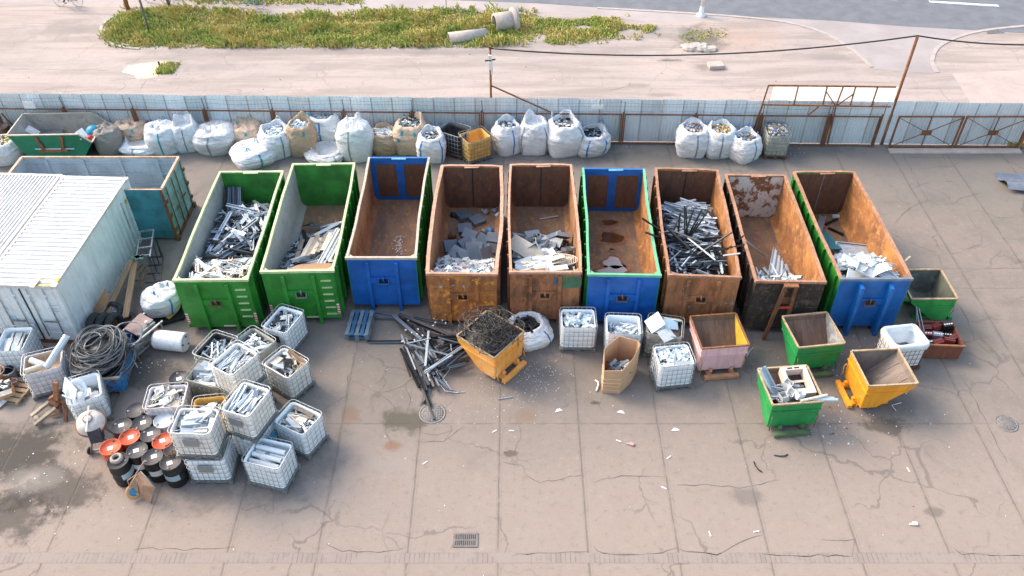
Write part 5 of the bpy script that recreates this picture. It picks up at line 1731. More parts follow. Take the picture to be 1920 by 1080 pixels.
# far side of the white container
t = ibc(((-8, 652), (36, 654), (57.5, 616), (9, 615)), 'tank bin with grey blue panels before the white container doors', 'tank')
F(t, 'bin before the white container doors', 5, ['pvc_blue', 'pvc_white', 'steel_blue'], ['flat', 'chan'], (.6, .9), (.2, .35), .82, 'grey_sheet', 'pale grey sheet', 'sheet', .1, bed_w, 10, .15, 0, .3)
t = ibc(((43, 699), (117, 681), (106, 656), (47, 669)), 'tilted looking tank bin with big tubes sticking out, pinkish tank', 'tank_pink', inner='tank_tan')
for k, (a, za, b_, zb_, r_) in enumerate((((88, 688), 1.1, (126, 629), 1.75, .22), ((92, 688), .95, (57, 675), 1.1, .2), ((46, 697), 1.12, (88, 683), .95, .17))):
    piece('big_tube', 'tube', (M['alu_pale'], M['pvc_white'], M['cream'])[k], P(*a, za), P(*b_, zb_), r_, r_, 0, ('long grey tube sticking up out of the pinkish bin', 'white tube with dark end inside the pinkish bin', 'cream tube with dark end poking over the rim of the pinkish bin')[k], 'tube')
t = ibc(((131, 754), (186, 740), (187.5, 699), (118, 711)), 'tank bin with white seat ring and sheets, behind the concrete mixer', 'tank', low=True)
piece('white_sheet', 'flat', M['pvc_white'], P(120, 720, 1.2), P(142, 745, 1.2), .5, .03, 1.1, 'pointed white sheet leaning out of the bin behind the concrete mixer', 'sheet')
mb = MB()
mb.lathe([(.17, 0), (.19, .03), (.28, .03), (.3, 0), (.17, 0)], 24)
o_ = mb.build('seat_ring', M['pvc_white']); o_.location = P(143, 735, 1.05); o_.rotation_euler = (.75, .5, .3); o_.scale = (1, 1.35, 1)
tag(o_, 'oval white seat ring in the bin behind the concrete mixer', 'seat ring')
piece('white_pipe', 'boxs', M['pvc_white'], P(131, 710, 1.35), P(156, 733, 1.05), .09, .06, 0, 'white duct leaning out of the bin behind the concrete mixer', 'duct')
piece('white_pipe', 'tube', M['pvc_white'], P(117, 741, 1.2), P(135, 750, 1.15), .06, .06, 0, 'thin white pipe poking out of the bin behind the concrete mixer', 'pipe')
F(t, 'bin behind the concrete mixer', 6, ['pvc_white', 'pvc_blue', 'galv'], ['bent', 'boxs', 'tray'], (.25, .5), (.15, .3), .6, 'white_housing', 'white broken housing', 'housing', None, bed_w, 40, .4, 0, .5)
# row before the containers
t = ibc(((1051, 612), (1121, 613), (1116, 577.5), (1050, 578)), 'clean tank bin heaped with short white ducts, standing before the green patched container', 'tank')
F(t, 'bin before the green patched container', 30, ['pvc_white', 'pvc_blue', 'pvc_white'], ['boxs', 'chan', 'boxs'], (.2, .48), (.07, .12), .95, 'short_duct', 'short white duct', 'duct', None, bed_w, 60, .4, 0, .7)
t = ibc(((1134.6, 622.5), (1202, 624.6), (1204, 591), (1138, 588)), 'tank bin half filled with thin white ducts, partly behind the cardboard bin', 'tank', low=True)
F(t, 'bin behind the cardboard bin', 34, ['pvc_white', 'pvc_blue', 'pvc_white'], ['boxs', 'chan'], (.2, .5), (.04, .07), .72, 'thin_duct', 'thin white duct', 'duct', None, bed_w, 60, .4, 0, .9)
t = ibc(((1216, 624.6), (1274, 633), (1280, 595), (1223, 587)), 'grimy brown tank bin with big pale sheets sticking out', 'tank_grime', 'galv_dirty', inner='tank_black')
for k, (px, py, z_, w, h, rx, ry, rz) in enumerate(((1228, 605, 1.3, .55, .5, .35, -.7, .2), (1250, 628, 1.18, .5, .42, .3, .1, .6), (1258, 608, 1.15, .5, .35, .5, .3, .2), (1240, 616, 1.12, .5, .4, .2, 0, -.2))):
    o_ = inst('pale_sheet', PM['flat'], None, [M['pvc_white'] if k != 2 else M['pvc_blue']]); o_.location = P(px, py, z_); o_.scale = (w, h, .035); o_.rotation_euler = (rx, ry, rz)
    tag(o_, 'big pale sheet standing in the grimy brown bin', 'sheet', 'pale sheets in the grimy bin')
piece('pale_pipe', 'tube', M['pvc_white'], P(1245, 596, 1.2), P(1277, 602, 1.2), .06, .06, 0, 'thin white pipe across the back of the grimy brown bin', 'pipe')
t = ibc(((1239, 686), (1305, 680), (1289, 643), (1225, 649.6)), 'clean tank bin heaped with white ducts, next to the pink skip', 'tank')
F(t, 'bin next to the pink skip', 28, ['pvc_white', 'pvc_white', 'pvc_blue'], ['boxs', 'chan', 'flat'], (.2, .55), (.06, .13), .98, 'white_duct', 'white duct', 'duct', None, bed_w, 60, .4, 0, .7)
t = ibc(((1675.5, 654), (1737, 646.7), (1718.5, 608), (1661, 612.6)), 'tank bin in a rusty cage, nearly empty, by the red battery box', 'tank', 'rust_bar', 'rust_bar', low=True)
lin = MB()
L_ = []
for (w, d, z) in ((1.2, 1.0, .93), (1.24, 1.04, 1.1), (1.18, .98, 1.19), (1.0, .8, 1.19), (.96, .76, .95)):
    L_.append([(x, y, z + .025 * math.sin(5 * x + 3 * y)) for x, y, _ in rrect(w, d, .14, 0, 4)])
lin.loft(L_, 0, True)
lin.build('folded_liner', M['pvc_white'], t)
F(t, 'rusty caged bin', 4, ['pvc_blue', 'galv'], ['flat', 'tube'], (.3, .6), (.03, .06), .45, 'thin_rod', 'thin pale rod', 'rod', None, bed_w, 6)
t = ibc(((1441, 254), (1484, 255), (1474, 231), (1434, 230)), 'tank bin of crushed coloured cans standing at the mesh fence', 'tank_grime', 'galv', 'rust_bar')
cc = [simple('can_%d' % i, c, .4, .3) for i, c in enumerate(((.5, .52, .56), (.36, .10, .09), (.12, .16, .33), (.12, .24, .15), (.42, .34, .14), (.6, .6, .62), (.2, .2, .23), (.4, .42, .46)))]
debris(mxw(t), -.5, .5, -.4, .4, lambda x, y: 1.1 + .1 * (1 - abs(x) - abs(y)), [cc[6]] + cc, 'crushed coloured cans filling the bin at the mesh fence', 330, (.06, .12), 0, (.05, .08))
t = ibc(((825, 246), (860, 255.5), (877, 238), (846, 227)), 'empty black tank bin at the fence between white and orange', 'tank_black', 'galv', 'rust_bar', low=True)
t = ibc(((862, 251), (877, 266), (920, 253), (903, 238)), 'empty orange stained tank bin at the fence by the thin pole', 'tank_orange', 'galv_dirty', 'galv_dirty', low=True)

# ------------------------------------------------------------------ tipping skips
def skip(bk, lip, zr, body, inner, rimm, label, floor_=.38, dirt=False, base=None, slope_end=None):
    b1, b2, l1, l2 = P(*bk[0], zr), P(*bk[1], zr), P(*lip[0], zr), P(*lip[1], zr)
    bm_, lm = (b1 + b2) / 2, (l1 + l2) / 2
    W_ = ((b1 - b2).length + (l1 - l2).length) / 2
    Ld = (lm - bm_).length
    d = (lm - bm_).normalized()
    t = thing('tipping_skip', label, 'skip', (bm_.x, bm_.y, 0), math.atan2(d.y, d.x), 'tipping skips in the yard')
    hw = W_ / 2
    zb = .17
    fl = floor_ * Ld
    poly = [(.05, zb), (fl, zb), (Ld * .97, zr - .2), (Ld, zr), (0, zr)]
    ip = [(.075, zb + .02), (fl + .0, zb + .02), (Ld * .96, zr - .19), (Ld - .015, zr), (.015, zr)]
    mb = MB()
    for s in (-1, 1):
        vs = [(x, s * hw * (.93 if z < .5 else 1), z) for x, z in poly]
        mb.add(vs, [tuple(range(5))], 0)
        vs = [(x, s * (hw - .02) * (.93 if z < .5 else 1), z) for x, z in ip]
        mb.add(vs, [tuple(range(5))], 2 if s < 0 else 1)
    for pp, m, o in ((poly, 0, 0), (ip, 1, .02)):
        for (i, j) in ((4, 0), (0, 1), (1, 2), (2, 3)):
            a, b_ = pp[i], pp[j]
            ka, kb = (.93 if a[1] < .5 else 1), (.93 if b_[1] < .5 else 1)
            mb.add([(a[0], -(hw - o) * ka, a[1]), (a[0], (hw - o) * ka, a[1]), (b_[0], (hw - o) * kb, b_[1]), (b_[0], -(hw - o) * kb, b_[1])], [(0, 1, 2, 3)], m)
    inn2 = inner if not isinstance(inner, tuple) else inner[1]
    inn1 = inner if not isinstance(inner, tuple) else inner[0]
    mb.build('skip_body', [body, inn1, inn2], t)
    # rim, band and edge beads
    r_ = MB()
    for a, b_ in (((0, -hw), (0, hw)), ((Ld, -hw), (Ld, hw)), ((.025, -hw), (Ld - .025, -hw)), ((.025, hw), (Ld - .025, hw))):
        r_.bar((a[0], a[1], zr), (b_[0], b_[1], zr), .05, .05)
    r_.build('skip_rim', rimm, t)
    zz = .72 * zr
    bd = MB()
    bd.bar((-.0, -hw - .01, zz), (-.0, hw + .01, zz), .04, .035)
    xe = fl + (Ld * .97 - fl) * (zz - zb) / (zr - .2 - zb)
    for s in (-1, 1): bd.bar((.02, s * (hw + .005), zz), (xe, s * (hw + .005), zz), .03, .035)
    bd.build('skip_band', body, t)
    f_ = MB()
    f_.box((-.2, 0, .085), (.14, W_ * .74, .12))
    for s in (-1, 1):
        f_.box((Ld * .34 - .05, s * hw * .5, .07), (Ld * .72 + .1, .16, .1), 0)
    f_.build('fork_base', base or body, t)
    for s in (-.45, .45):
        MB().tube([(-.03, s * W_, zr * .62), (-.1, s * W_, zr * .5), (-.04, s * W_, zr * .3), (-.1, s * W_, .18)], .016, 5).build('latch', base or body, t)
    for s in (-1, 1):
        MB().box((-.05, s * hw * .45, .24), (.08, .1, .1)).build('hinge', base or body, t)
    # strips on the sloping floor
    st = MB()
    for y in (-.22, .22):
        st.bar((fl + .05, y * W_, zb + .045), (Ld * .94, y * W_, zr - .2), .02, .02)
    st.build('wear_strip', inn1, t)
    return t, W_, Ld


orange = painted('orange_skip_paint', (.80, .33, .025), .10, .45, .12, 1.6, rustc=(.25, .10, .04), scr=.15, spots=.2)
peach = painted('faded_orange_paint', (.92, .38, .045), .1, .5, .1, 1.6, fade=(.93, .47, .17), rustc=(.22, .09, .04), spots=.35, scr=.2)
pink = painted('pink_paint', (.82, .50, .53), .1, .5, .08, 1.8, fade=(.84, .56, .56), rustc=(.30, .12, .06), spots=.35, scr=.1)
g2 = painted('bright_green_paint', (.02, .27, .07), .15, .45, .2, 1.6, spots=.2, scr=.2)
g3 = painted('scratched_green_paint', (.03, .27, .06), .3, .5, .25, 1.7, spots=.4, scr=.5)
brown_in = rust('brown_skip_inside', (.20, .12, .085), (.13, .08, .06), (.27, .15, .08), 1.6, (.4, 3.0, .4), fleck=.2)
grey_br = rust('grey_brown_inside', (.25, .20, .17), (.16, .13, .115), (.30, .22, .17), 1.6, (.4, 3.0, .4), pale=.4, palec=(.36, .36, .37), lim=.58)
white_in = rust('peeled_white_inside', (.42, .42, .42), (.33, .34, .35), (.25, .17, .12), 2, pale=.7, palec=(.58, .60, .62), lim=.52)
yel_in = painted('yellow_inside', (.62, .45, .05), .25, .6)
gr_in = rust('greenish_inside', (.15, .17, .14), (.09, .10, .085), (.20, .16, .11), 1.6, pale=.5, palec=(.22, .26, .25), lim=.55)
pale_rim = simple('worn_pale_rim', (.50, .36, .22), .6, 0, .25, 6, dirt=.3)

gbase = simple('dull_green_base', (.10, .15, .07), .8, 0, .3, 4, dirt=.4)
sk1 = skip(((924, 668.5), (986, 624.6)), ((852.5, 629), (917, 583)), 1.22, peach, brown_in, pale_rim, 'faded orange skip overflowing with tangled black wire', .42)
sk2 = skip(((1316, 652), (1405, 648.5)), ((1293, 593), (1380, 588)), 1.25, pink, (brown_in, yel_in), M['rust_lt'], 'empty pink skip with a yellow inner side', .3, base=simple('base_salmon', (.50, .24, .13), .6))
sk3 = skip(((1498, 650.6), (1584, 645)), ((1464.6, 592), (1552, 587)), 1.25, g2, (brown_in, white_in), pale_rim, 'empty green skip with brown sloping floor before the blackened container', .3, base=gbase)
sk4 = skip(((1450, 758), (1544, 754)), ((1419, 691), (1514.6, 686)), 1.25, g2, (brown_in, gr_in), pale_rim, 'green skip filled with a cream cabinet frame and pipes', .3, base=gbase)
sk5 = skip(((1591, 661), (1634, 721.5)), ((1675.5, 652.6), (1730, 720)), 1.25, orange, (grey_br, grey_br), pale_rim, 'bright orange empty skip turned sideways, lip away from the green skips', .36)
sk6 = skip(((1793, 560), (1767, 505.6)), ((1700, 560), (1690, 506)), 1.2, g3, gr_in, pale_rim, 'scratched dark green skip tucked beside the last container', .35)
# handwriting-like scuff on the orange skip stays as paint wear
# contents of the green skip
cabm = simple('cream_cabinet', (.66, .56, .48), .5, 0, .1, 3)
t = thing('cabinet_frame', 'cream steel cabinet frame with an open window on top of the green skip', 'cabinet', P(1494, 718, 1.15), .12, rx=.12)
mb = MB()
for s in (-1, 1):
    mb.box((s * .34, 0, .02), (.12, 1.0, .3)); mb.box((0, s * .44, .02), (.56, .12, .3))
mb.build('cabinet_shell', cabm, t)
for y in (-.2, .1): MB().box((0, y, -.08), (.56, .08, .03)).build('shelf_bar', cabm, t)
for x in (-.12, .1): MB().box((x, .44, .172), (.16, .05, .008)).build('slot', M['black'], t)
MB().lathe([(.05, 0), (.05, .01), (0, .01)], 12, 0, Matrix.Translation((0, -.5, .02)) @ Matrix.Rotation(R(90), 4, 'X')).build('round_hole', M['black'], t)
piece('blue_grey_door', 'chan', M['pvc_blue'], P(1430, 690, 1.6), P(1452, 735, 1.05), .32, .08, -.3, 'pale blue grey cabinet door leaning out of the green skip', 'door panel')
piece('blue_grey_door', 'flat', M['alu'], P(1440, 715, 1.2), P(1456, 748, .95), .4, .04, -.2, 'grey flat panel in the green skip under the leaning door', 'panel')
for k, (a, za, b_, zb_, r_, mm) in enumerate((((1501, 752), 1.28, (1551, 741), 1.35, .09, 'cream'), ((1530, 744), 1.3, (1564, 746), 1.3, .06, 'pvc_white'), ((1525, 749), 1.25, (1571, 750), 1.28, .1, 'pvc_blue'), ((1440, 724), 1.2, (1478, 731), 1.2, .07, 'alu'), ((1445, 744), 1.15, (1470, 744), 1.2, .07, 'alu'))):
    piece('pale_pipe', 'tube', M[mm], P(*a, za), P(*b_, zb_), r_, r_, 0, ('cream pipe', 'thin white pipe', 'pale blue pipe', 'grey pipe by the leaning door', 'short grey pipe')[k] + ' in the green skip with the cabinet', 'pipe')
for k, (px, py) in enumerate(((1470, 748), (1497, 745), (1480, 738), (1475, 722))):
    o_ = inst('white_box', PM['tray'], None, [M['pvc_white']]); o_.location = P(px, py, 1.2); o_.scale = (.26, .2, .2); o_.rotation_euler = (U(-.5, .5), U(-.5, .5), U(0, 3))
    tag(o_, 'small white box part beside the cabinet in the green skip', 'box part', 'white box parts in the green skip')
debris(mxw(sk4[0]), .1, 1.0, -.45, .45, lambda x, y: .95, [bed, M['pvc_white'], M['galv'], M['steel_blue']], 'loose pale scraps under the cabinet in the green skip', 90)
# wire tangle
wm = [simple('black_wire_%d' % i, c, .5) for i, c in enumerate(((.025, .023, .022), (.05, .042, .036), (.10, .095, .09)))]
t = thing('wire_tangle', 'big tangle of thin black wire overflowing the faded orange skip', 'wire tangle', sk1[0].location, sk1[0].rotation_euler.z)
W_, Ld = sk1[1], sk1[2]
debris(mxw(sk1[0]), .05, Ld * .95, -W_ * .45, W_ * .45, lambda x, y: 1.1 + .3 * max(0, 1 - ((x - Ld * .45) / (Ld * .6)) ** 2 - (y / (W_ * .5)) ** 2), [M['black'], wm[0], wm[1], wm[1]], 'dense bed of black wire ends in the faded orange skip', 120, (.1, .4), 0, (.01, .02))
for k in range(70):
    r0 = random.Random(k)
    cx, cy = r0.uniform(.15, Ld * .95), r0.uniform(-.42, .42) * W_
    ph, rad = r0.uniform(0, 6.3), r0.uniform(.15, .5)
    pts = []
    tl = r0.uniform(2.5, 7)
    hh = r0.uniform(1.2, 1.55) + .35 * max(0, 1 - ((cx - Ld * .45) / (Ld * .6)) ** 2 - (cy / (W_ * .5)) ** 2)
    for i in range(16):
        a = ph + tl * i / 15
        q = Vector((cx + rad * math.cos(a) + .12 * noise.noise(Vector((i * .5, k, 0))), cy + rad * .9 * math.sin(a) + .12 * noise.noise(Vector((i * .5, k, 5))), hh + .18 * noise.noise(Vector((i * .4, k, 9)))))
        pts.append(q)
    if k % 9 == 0:
        pts += [pts[-1] + Vector((-.15, r0.uniform(-.3, .5), .25)), pts[-1] + Vector((-.4, r0.uniform(-.3, .8), .1)), pts[-1] + Vector((-.5, r0.uniform(-.5, .9), -.35))]
    MB().tube(pts, r0.choice((.008, .010, .013)), 5).build('wire', wm[k % 3], t)
MB().tube([(Ld * .93, .3, 1.1), (Ld * 1.0, .36, 1.4)], .035, 6).build('red_cable_end', M['red'], t)
# ------------------------------------------------------------------ big bags
FLAP = {}


def big_bag(x0, x1, ytop, ybot, label, fab='bag_w', kind='open', strap='st_grey', seed=0, lean=(0, 0), dep=None, straps=(-90,), loops=2, peak=(60,), fillm=None, hscale=1.0, square=.5, dz=0.0, floppy=.0, yaw=None, tags=0):
    """x0..x1, ytop..ybot: extent in the photo"""
    xc = (x0 + x1) / 2
    f = P(xc, ybot, dz)
    dist = math.sqrt(f.x ** 2 + f.y ** 2 + CAMH ** 2)
    w = 1.06 * (x1 - x0) / FPX * (f.y * CP + (CAMH - dz) * SP)
    d = dep or w * .95
    cy = f.y + d * .5
    h = (ZAT(ytop, cy + d * .15) - dz) * hscale
    q = P(xc, ybot, dz)
    cx = q.x * (1 + 0.0)
    r0 = random.Random(seed)
    t = thing('bulk_bag', label, 'bulk bag', (cx, cy, dz), (r0.uniform(-.25, .25) if yaw is None else yaw), 'bulk bags in the yard')
    t['peakh'] = h
    del t['peakh']
    a0, b0 = w / 2, d / 2
    hb = h * (.82 if kind in ('peak', 'open') else .96)

    def S(th, k, off=0.0):
        """k 0..1 from base to shoulder rim, body surface"""
        e = 2 + 3.2 * square * (1 - k * .75)
        c, s = math.cos(th), math.sin(th)
        rad = (abs(c) ** e + abs(s) ** e) ** (-1 / e)
        prof = .86 + .17 * math.sin(min(1, k * 1.25 + .05) * math.pi * .62) - .20 * max(0, k - .72) / .28
        wr = .09 * noise.noise(Vector((c * 1.5, s * 1.5, k * 2.2 + seed))) + .055 * noise.noise(Vector((c * 2.2 + 7, s * 2.2, k * 8 + c * 2.5 + seed * 3)))
        wr += .07 * abs(noise.noise(Vector((c * 4.5, s * 4.5, k * 13 - s * 3 + seed))))
        rr = rad * (prof + wr * (.4 + k)) + off
        z = hb * k + .02 * noise.noise(Vector((c * 3, s * 3, seed))) * k
        return Vector((a0 * rr * c + lean[0] * k * k, b0 * rr * s + lean[1] * k * k, max(.0, z)))

    n, m = 56, 30
    mb = MB()
    L_ = [[S(2 * math.pi * j / n, i / m) for j in range(n)] for i in range(m + 1)]
    # rim: flaps rising unevenly, then inside
    rim = []
    ins = []
    ins2 = []
    for j in range(n):
        th = 2 * math.pi * j / n
        b_ = L_[-1][j]
        cen = Vector((lean[0], lean[1], hb))
        up = .05 + .05 * noise.noise(Vector((math.cos(th) * 2, math.sin(th) * 2, seed + 50)))
        for pk in peak:
            dlt = (math.degrees(th) - pk + 180) % 360 - 180
            up += (1 - .80 if kind != 'flat' else .1) * math.exp(-(dlt / 38) ** 2) * (1 if kind == 'peak' else .75)
        if kind == 'closed': up += .045 * math.sin(th * 5 + seed) + .03 * math.sin(th * 9 + seed * 2)
        up *= h
        inw = .2 if kind != 'closed' else .5
        rv = b_ + (cen - b_) * inw * (1 + .4 * noise.noise(Vector((math.cos(th) * 3, math.sin(th) * 3, seed + 9)))) + Vector((0, 0, up))
        rim.append(rv)
        ins.append(rv + (cen - rv) * Vector((.07, .07, 0)).x - Vector((0, 0, .02)))
        ii = b_ + (cen - b_) * (.3 if kind != 'closed' else .82)
        ins2.append(Vector((ii.x, ii.y, hb + (-.12 if kind != 'closed' else .10 * h + .03 * h * math.sin(th * 4)))))
    L_ += [[(p + q_) / 2 + Vector((0, 0, .01)) for p, q_ in zip(L_[-1], rim)], rim, ins, ins2]
    mb.loft(L_, 0, True, cap0=True, cap1=True)
    sh = mb.build('bag_fabric', M[fab], t)
    for si, a in enumerate(straps):
        st = MB()
        pts = []
        for i in range(19):
            k = .05 + .93 * i / 18
            pts.append((S(R(a) - .045, k, .012), S(R(a) + .045, k, .012)))
        st.loft([[p for p, _ in pts], [q_ for _, q_ in pts]], 0, True, closed=False)
        st.loft([[p * .995 for p, _ in pts], [q_ * .995 for _, q_ in pts]], 0, True, closed=False)
        st.build('strap', M[strap], t)
    for li in range(loops):
        j = int((li / max(1, loops) + .1 + r0.uniform(-.05, .05)) * n) % n
        a, b_ = Vector(rim[j]), Vector(rim[(j + 4) % n])
        mid = (a + b_) / 2 + Vector((r0.uniform(-.08, .08), r0.uniform(-.08, .08), .16))
        MB().tube([a - Vector((0, 0, .15)), a, mid + (a - mid) * .4 + Vector((0, 0, .05)), mid + (b_ - mid) * .4 + Vector((0, 0, .04)), b_, b_ - Vector((0, 0, .15))], .018, 5).build('lifting_loop', M[strap if strap != 'st_grey' else fab], t)
    for k in range(tags):
        a = R(-90 + (-26 if k % 2 else 26) + r0.uniform(-8, 8))
        k0 = .8 if k < 2 else .55
        o_ = MB()
        o_.loft([[S(a - .07, k0 + .05 * i, .014) for i in range(4)], [S(a + .07, k0 + .05 * i, .014) for i in range(4)]], 0, True, closed=False)
        o_.build('strap_patch', M[strap], t)
    if fillm:
        FM, nn, sz, lab = fillm
        debris(mxw(t) @ Matrix.Translation((lean[0], lean[1], 0)), -a0 * .5, a0 * .5, -b0 * .5, b0 * .5, lambda x, y: hb - .05 + .06 * (1 - abs(x) / a0), FM, lab, nn, sz, 0, (.04, .09))
    return t


wf = [M['alu'], M['pvc_white'], M['alu_pale'], M['pvc_blue']]
mixf = [M['galv_dirty'], M['steel_blue'], M['steel_dark'], M['alu_pale'], M['bag_w2']]
big_bag(-34, 30, 253, 314, 'pinkish white bag of rubbish in front of the skip end', 'bag_w2', 'open', 'st_grey', 1, square=.2, fillm=([M['bag_w2'], M['cream'], M['steel_dark'], M['pvc_white'], simple('yellow_scrap', (.6, .45, .06))], 60, (.1, .3), 'household rubbish showing in the pinkish white bag'), peak=(200,))
big_bag(178, 226, 236, 294, 'dull brown film bag with white top beside the green skip', 'bag_clear', 'closed', 'st_grey', 2, square=.2, loops=0, straps=())
big_bag(211, 274, 218, 275, 'beige bag with blue loops lying against the fence behind an open white bag', 'bag_b', 'closed', 'st_teal', 3, square=.35, lean=(.1, -.15), tags=4, peak=(70,), straps=())
big_bag(219, 296, 250, 296, 'slack open white bag collapsed before the beige bag', 'bag_w', 'open', 'st_grey', 4, square=.4, peak=(0, 200), hscale=.95)
big_bag(274, 332, 230, 294, 'full white bag with one teal strap behind the teal box corner', 'bag_w', 'closed', 'st_teal', 5, straps=(-85,), square=.3)
big_bag(325, 373, 219, 288, 'tall narrow white bag with folded top', 'bag_w', 'peak', 'st_grey', 6, peak=(45, 140), square=.45)
big_bag(360, 436, 231, 295, 'bulging round white bag with a wide dented side', 'bag_w2', 'closed', 'st_grey', 7, square=.15, lean=(.1, -.1), peak=(20,))
big_bag(428, 491, 226, 283, 'beige bag with four blue patches behind a slumped white bag', 'bag_b', 'closed', 'st_teal', 8, tags=4, straps=(), square=.5, peak=(60, 130))
big_bag(432, 506, 268, 320, 'slumped white bag with teal strap, nearest the first green container', 'bag_w', 'closed', 'st_teal', 9, straps=(-82, -20), square=.6, yaw=.5, peak=(170,))
big_bag(488, 547, 230, 301, 'white bag full of grey strips between beige bags', 'bag_w', 'open', 'st_grey', 10, fillm=(wf, 60, (.1, .35), 'grey strips filling the white bag between beige bags'), peak=(140, 45), square=.6, yaw=.6)
big_bag(540, 592, 218, 297, 'tan bag with two blue tags leaning on a tall white bag', 'bag_b2', 'peak', 'st_teal', 11, tags=2, fillm=(wf, 40, (.1, .3), 'pale scraps in the tan bag with two blue tags'), peak=(80,), straps=(), square=.35)
big_bag(575, 641, 198, 279, 'tallest white bag with high flap and one blue strap', 'bag_w', 'peak', 'st_blue', 12, straps=(-95, -5), fillm=(wf, 50, (.1, .3), 'grey scraps in the tallest white bag'), peak=(50, 110), square=.5)
big_bag(574, 642, 270, 312, 'low slumped greyish bag before the tallest white bag', 'bag_w2', 'open', 'st_grey', 13, peak=(20, 160), square=.4, straps=(-50,))
big_bag(636, 696, 226, 307, 'white bag with tied neck and thin grey strap behind the second green container', 'bag_w', 'closed', 'st_grey', 14, straps=(-92,), square=.3, peak=(70,), loops=3)
big_bag(693, 748, 234, 294, 'round tan bag with white panels and a white tag', 'bag_b2', 'open', 'st_grey', 15, fillm=([M['pvc_white'], M['pvc_white'], M['pvc_blue']], 14, (.3, .5), 'white panels in the round tan bag'), straps=(), loops=0, square=.15, peak=(90,))
big_bag(740, 801, 215, 294, 'square beige bag with blue loops and raised corner', 'bag_b', 'peak', 'st_teal', 16, tags=4, fillm=(mixf, 40, (.1, .25), 'dark scraps in the square beige bag'), straps=(), square=.6, peak=(40,), loops=4)
big_bag(783, 834, 240, 309, 'clean white bag with two blue straps behind the empty blue container', 'bag_w', 'open', 'st_blue', 17, straps=(-125, -48), fillm=(mixf, 40, (.08, .2), 'blue grey scraps in the clean white bag'), square=.7, peak=(110, 30))
big_bag(926, 977, 219, 294, 'white bag with blue loops and one bright blue front strap', 'bag_w', 'open', 'st_blue', 18, straps=(-88,), fillm=(mixf, 30, (.08, .2), 'dark scraps in the white bag with blue loops'), square=.55, yaw=.45, peak=(80,), loops=3)
big_bag(975, 1027, 213, 294, 'white bag with a tall pointed flap, two grey seams', 'bag_w', 'peak', 'st_grey', 19, straps=(-135, -45), square=.75, yaw=0, peak=(125,), loops=0)
big_bag(1025, 1088, 214, 298, 'white bag with flap raised toward its white loops', 'bag_w', 'peak', 'st_grey', 20, straps=(-45,), square=.75, yaw=.3, peak=(55,), loops=2, fillm=(mixf, 25, (.08, .2), 'grey scraps in the bag with raised flap'))
big_bag(1076, 1139, 236, 297, 'low stained white bag with hanging blue ties, end of its row', 'bag_w2', 'open', 'st_blue', 21, straps=(-62, -120), square=.5, yaw=.3, peak=(20,), loops=4, lean=(.12, 0), fillm=([M['steel_dark'], M['steel_dark'], M['steel_blue']], 30, (.1, .2), 'dark scraps in the low stained bag'))
canf = cc
big_bag(1270, 1326, 226, 299, 'white bag of mixed coloured cans with a dark seam', 'bag_w', 'open', 'st_grey', 22, straps=(-75, -10), square=.75, yaw=-.1, peak=(90,), fillm=([cc[5]] + cc, 220, (.05, .1), 'mixed coloured cans in the first can bag'), loops=0)
big_bag(1322, 1377, 228, 300, 'white bag of yellow and dark caps between two other can bags', 'bag_w', 'open', 'st_grey', 23, straps=(-100,), square=.7, yaw=.15, peak=(60, 150), fillm=([cc[4], cc[4], M['steel_dark'], cc[5], simple('amber_cap', (.6, .33, .03))], 200, (.05, .1), 'yellow and dark caps in the middle can bag'), loops=0)
big_bag(1370, 1424, 243, 308, 'low white bag of cans tied with bright blue straps', 'bag_w', 'open', 'st_blue', 24, straps=(-88, -15), square=.7, yaw=.6, peak=(40,), fillm=([cc[6], M['st_blue']] + cc, 120, (.05, .1), 'crushed cans in the blue tied bag'), loops=4)
# bags near the scrap
q = P(300, 600)
big_bag(263, 329, 537, 598, 'white bag with blue band set on a black tray beside the first green container', 'bag_w', 'closed', 'st_blue', 25, straps=(-60, 40), square=.3, peak=(100,), yaw=.3, lean=(.12, -.1), dz=.16)
t = thing('black_tray', 'low black pallet tray under the bag with the blue band', 'tray', P(310, 592), .45)
mb = MB()
mb.box((0, 0, .06), (1.15, 1.0, .06))
for s in (-1, 1): mb.box((0, s * .5, .12), (1.2, .04, .08)); mb.box((s * .6, 0, .121), (.04, .96, .08)); mb.box((s * .5, 0, .015), (.14, 1.0, .03))
mb.build('tray_frame', M['steel_dark'], t)
piece('wooden_board', 'flat', simple('orange_wood', (.48, .26, .08)), P(314, 597, .16), P(331, 581, .2), .16, .03, .3, 'orange wooden board on the black tray by the bag', 'board')
big_bag(957, 1034, 591, 661, 'white bag lying open with black tubes inside, by the faded orange skip', 'bag_w', 'open', 'st_blue', 26, straps=(-55, -130, 10), square=.3, peak=(20, 320), lean=(-.1, .1), yaw=.4, loops=0, hscale=.9, fillm=([M['black'], M['black'], M['steel_dark']], 16, (.3, .5), 'black tubes in the open bag by the faded orange skip'))
big_bag(938, 955, 572, 600, 'dusky little bag in the gap between orange and brown containers', 'bag_clear', 'closed', 'st_grey', 27, square=.2, loops=0, straps=(), dep=.5)
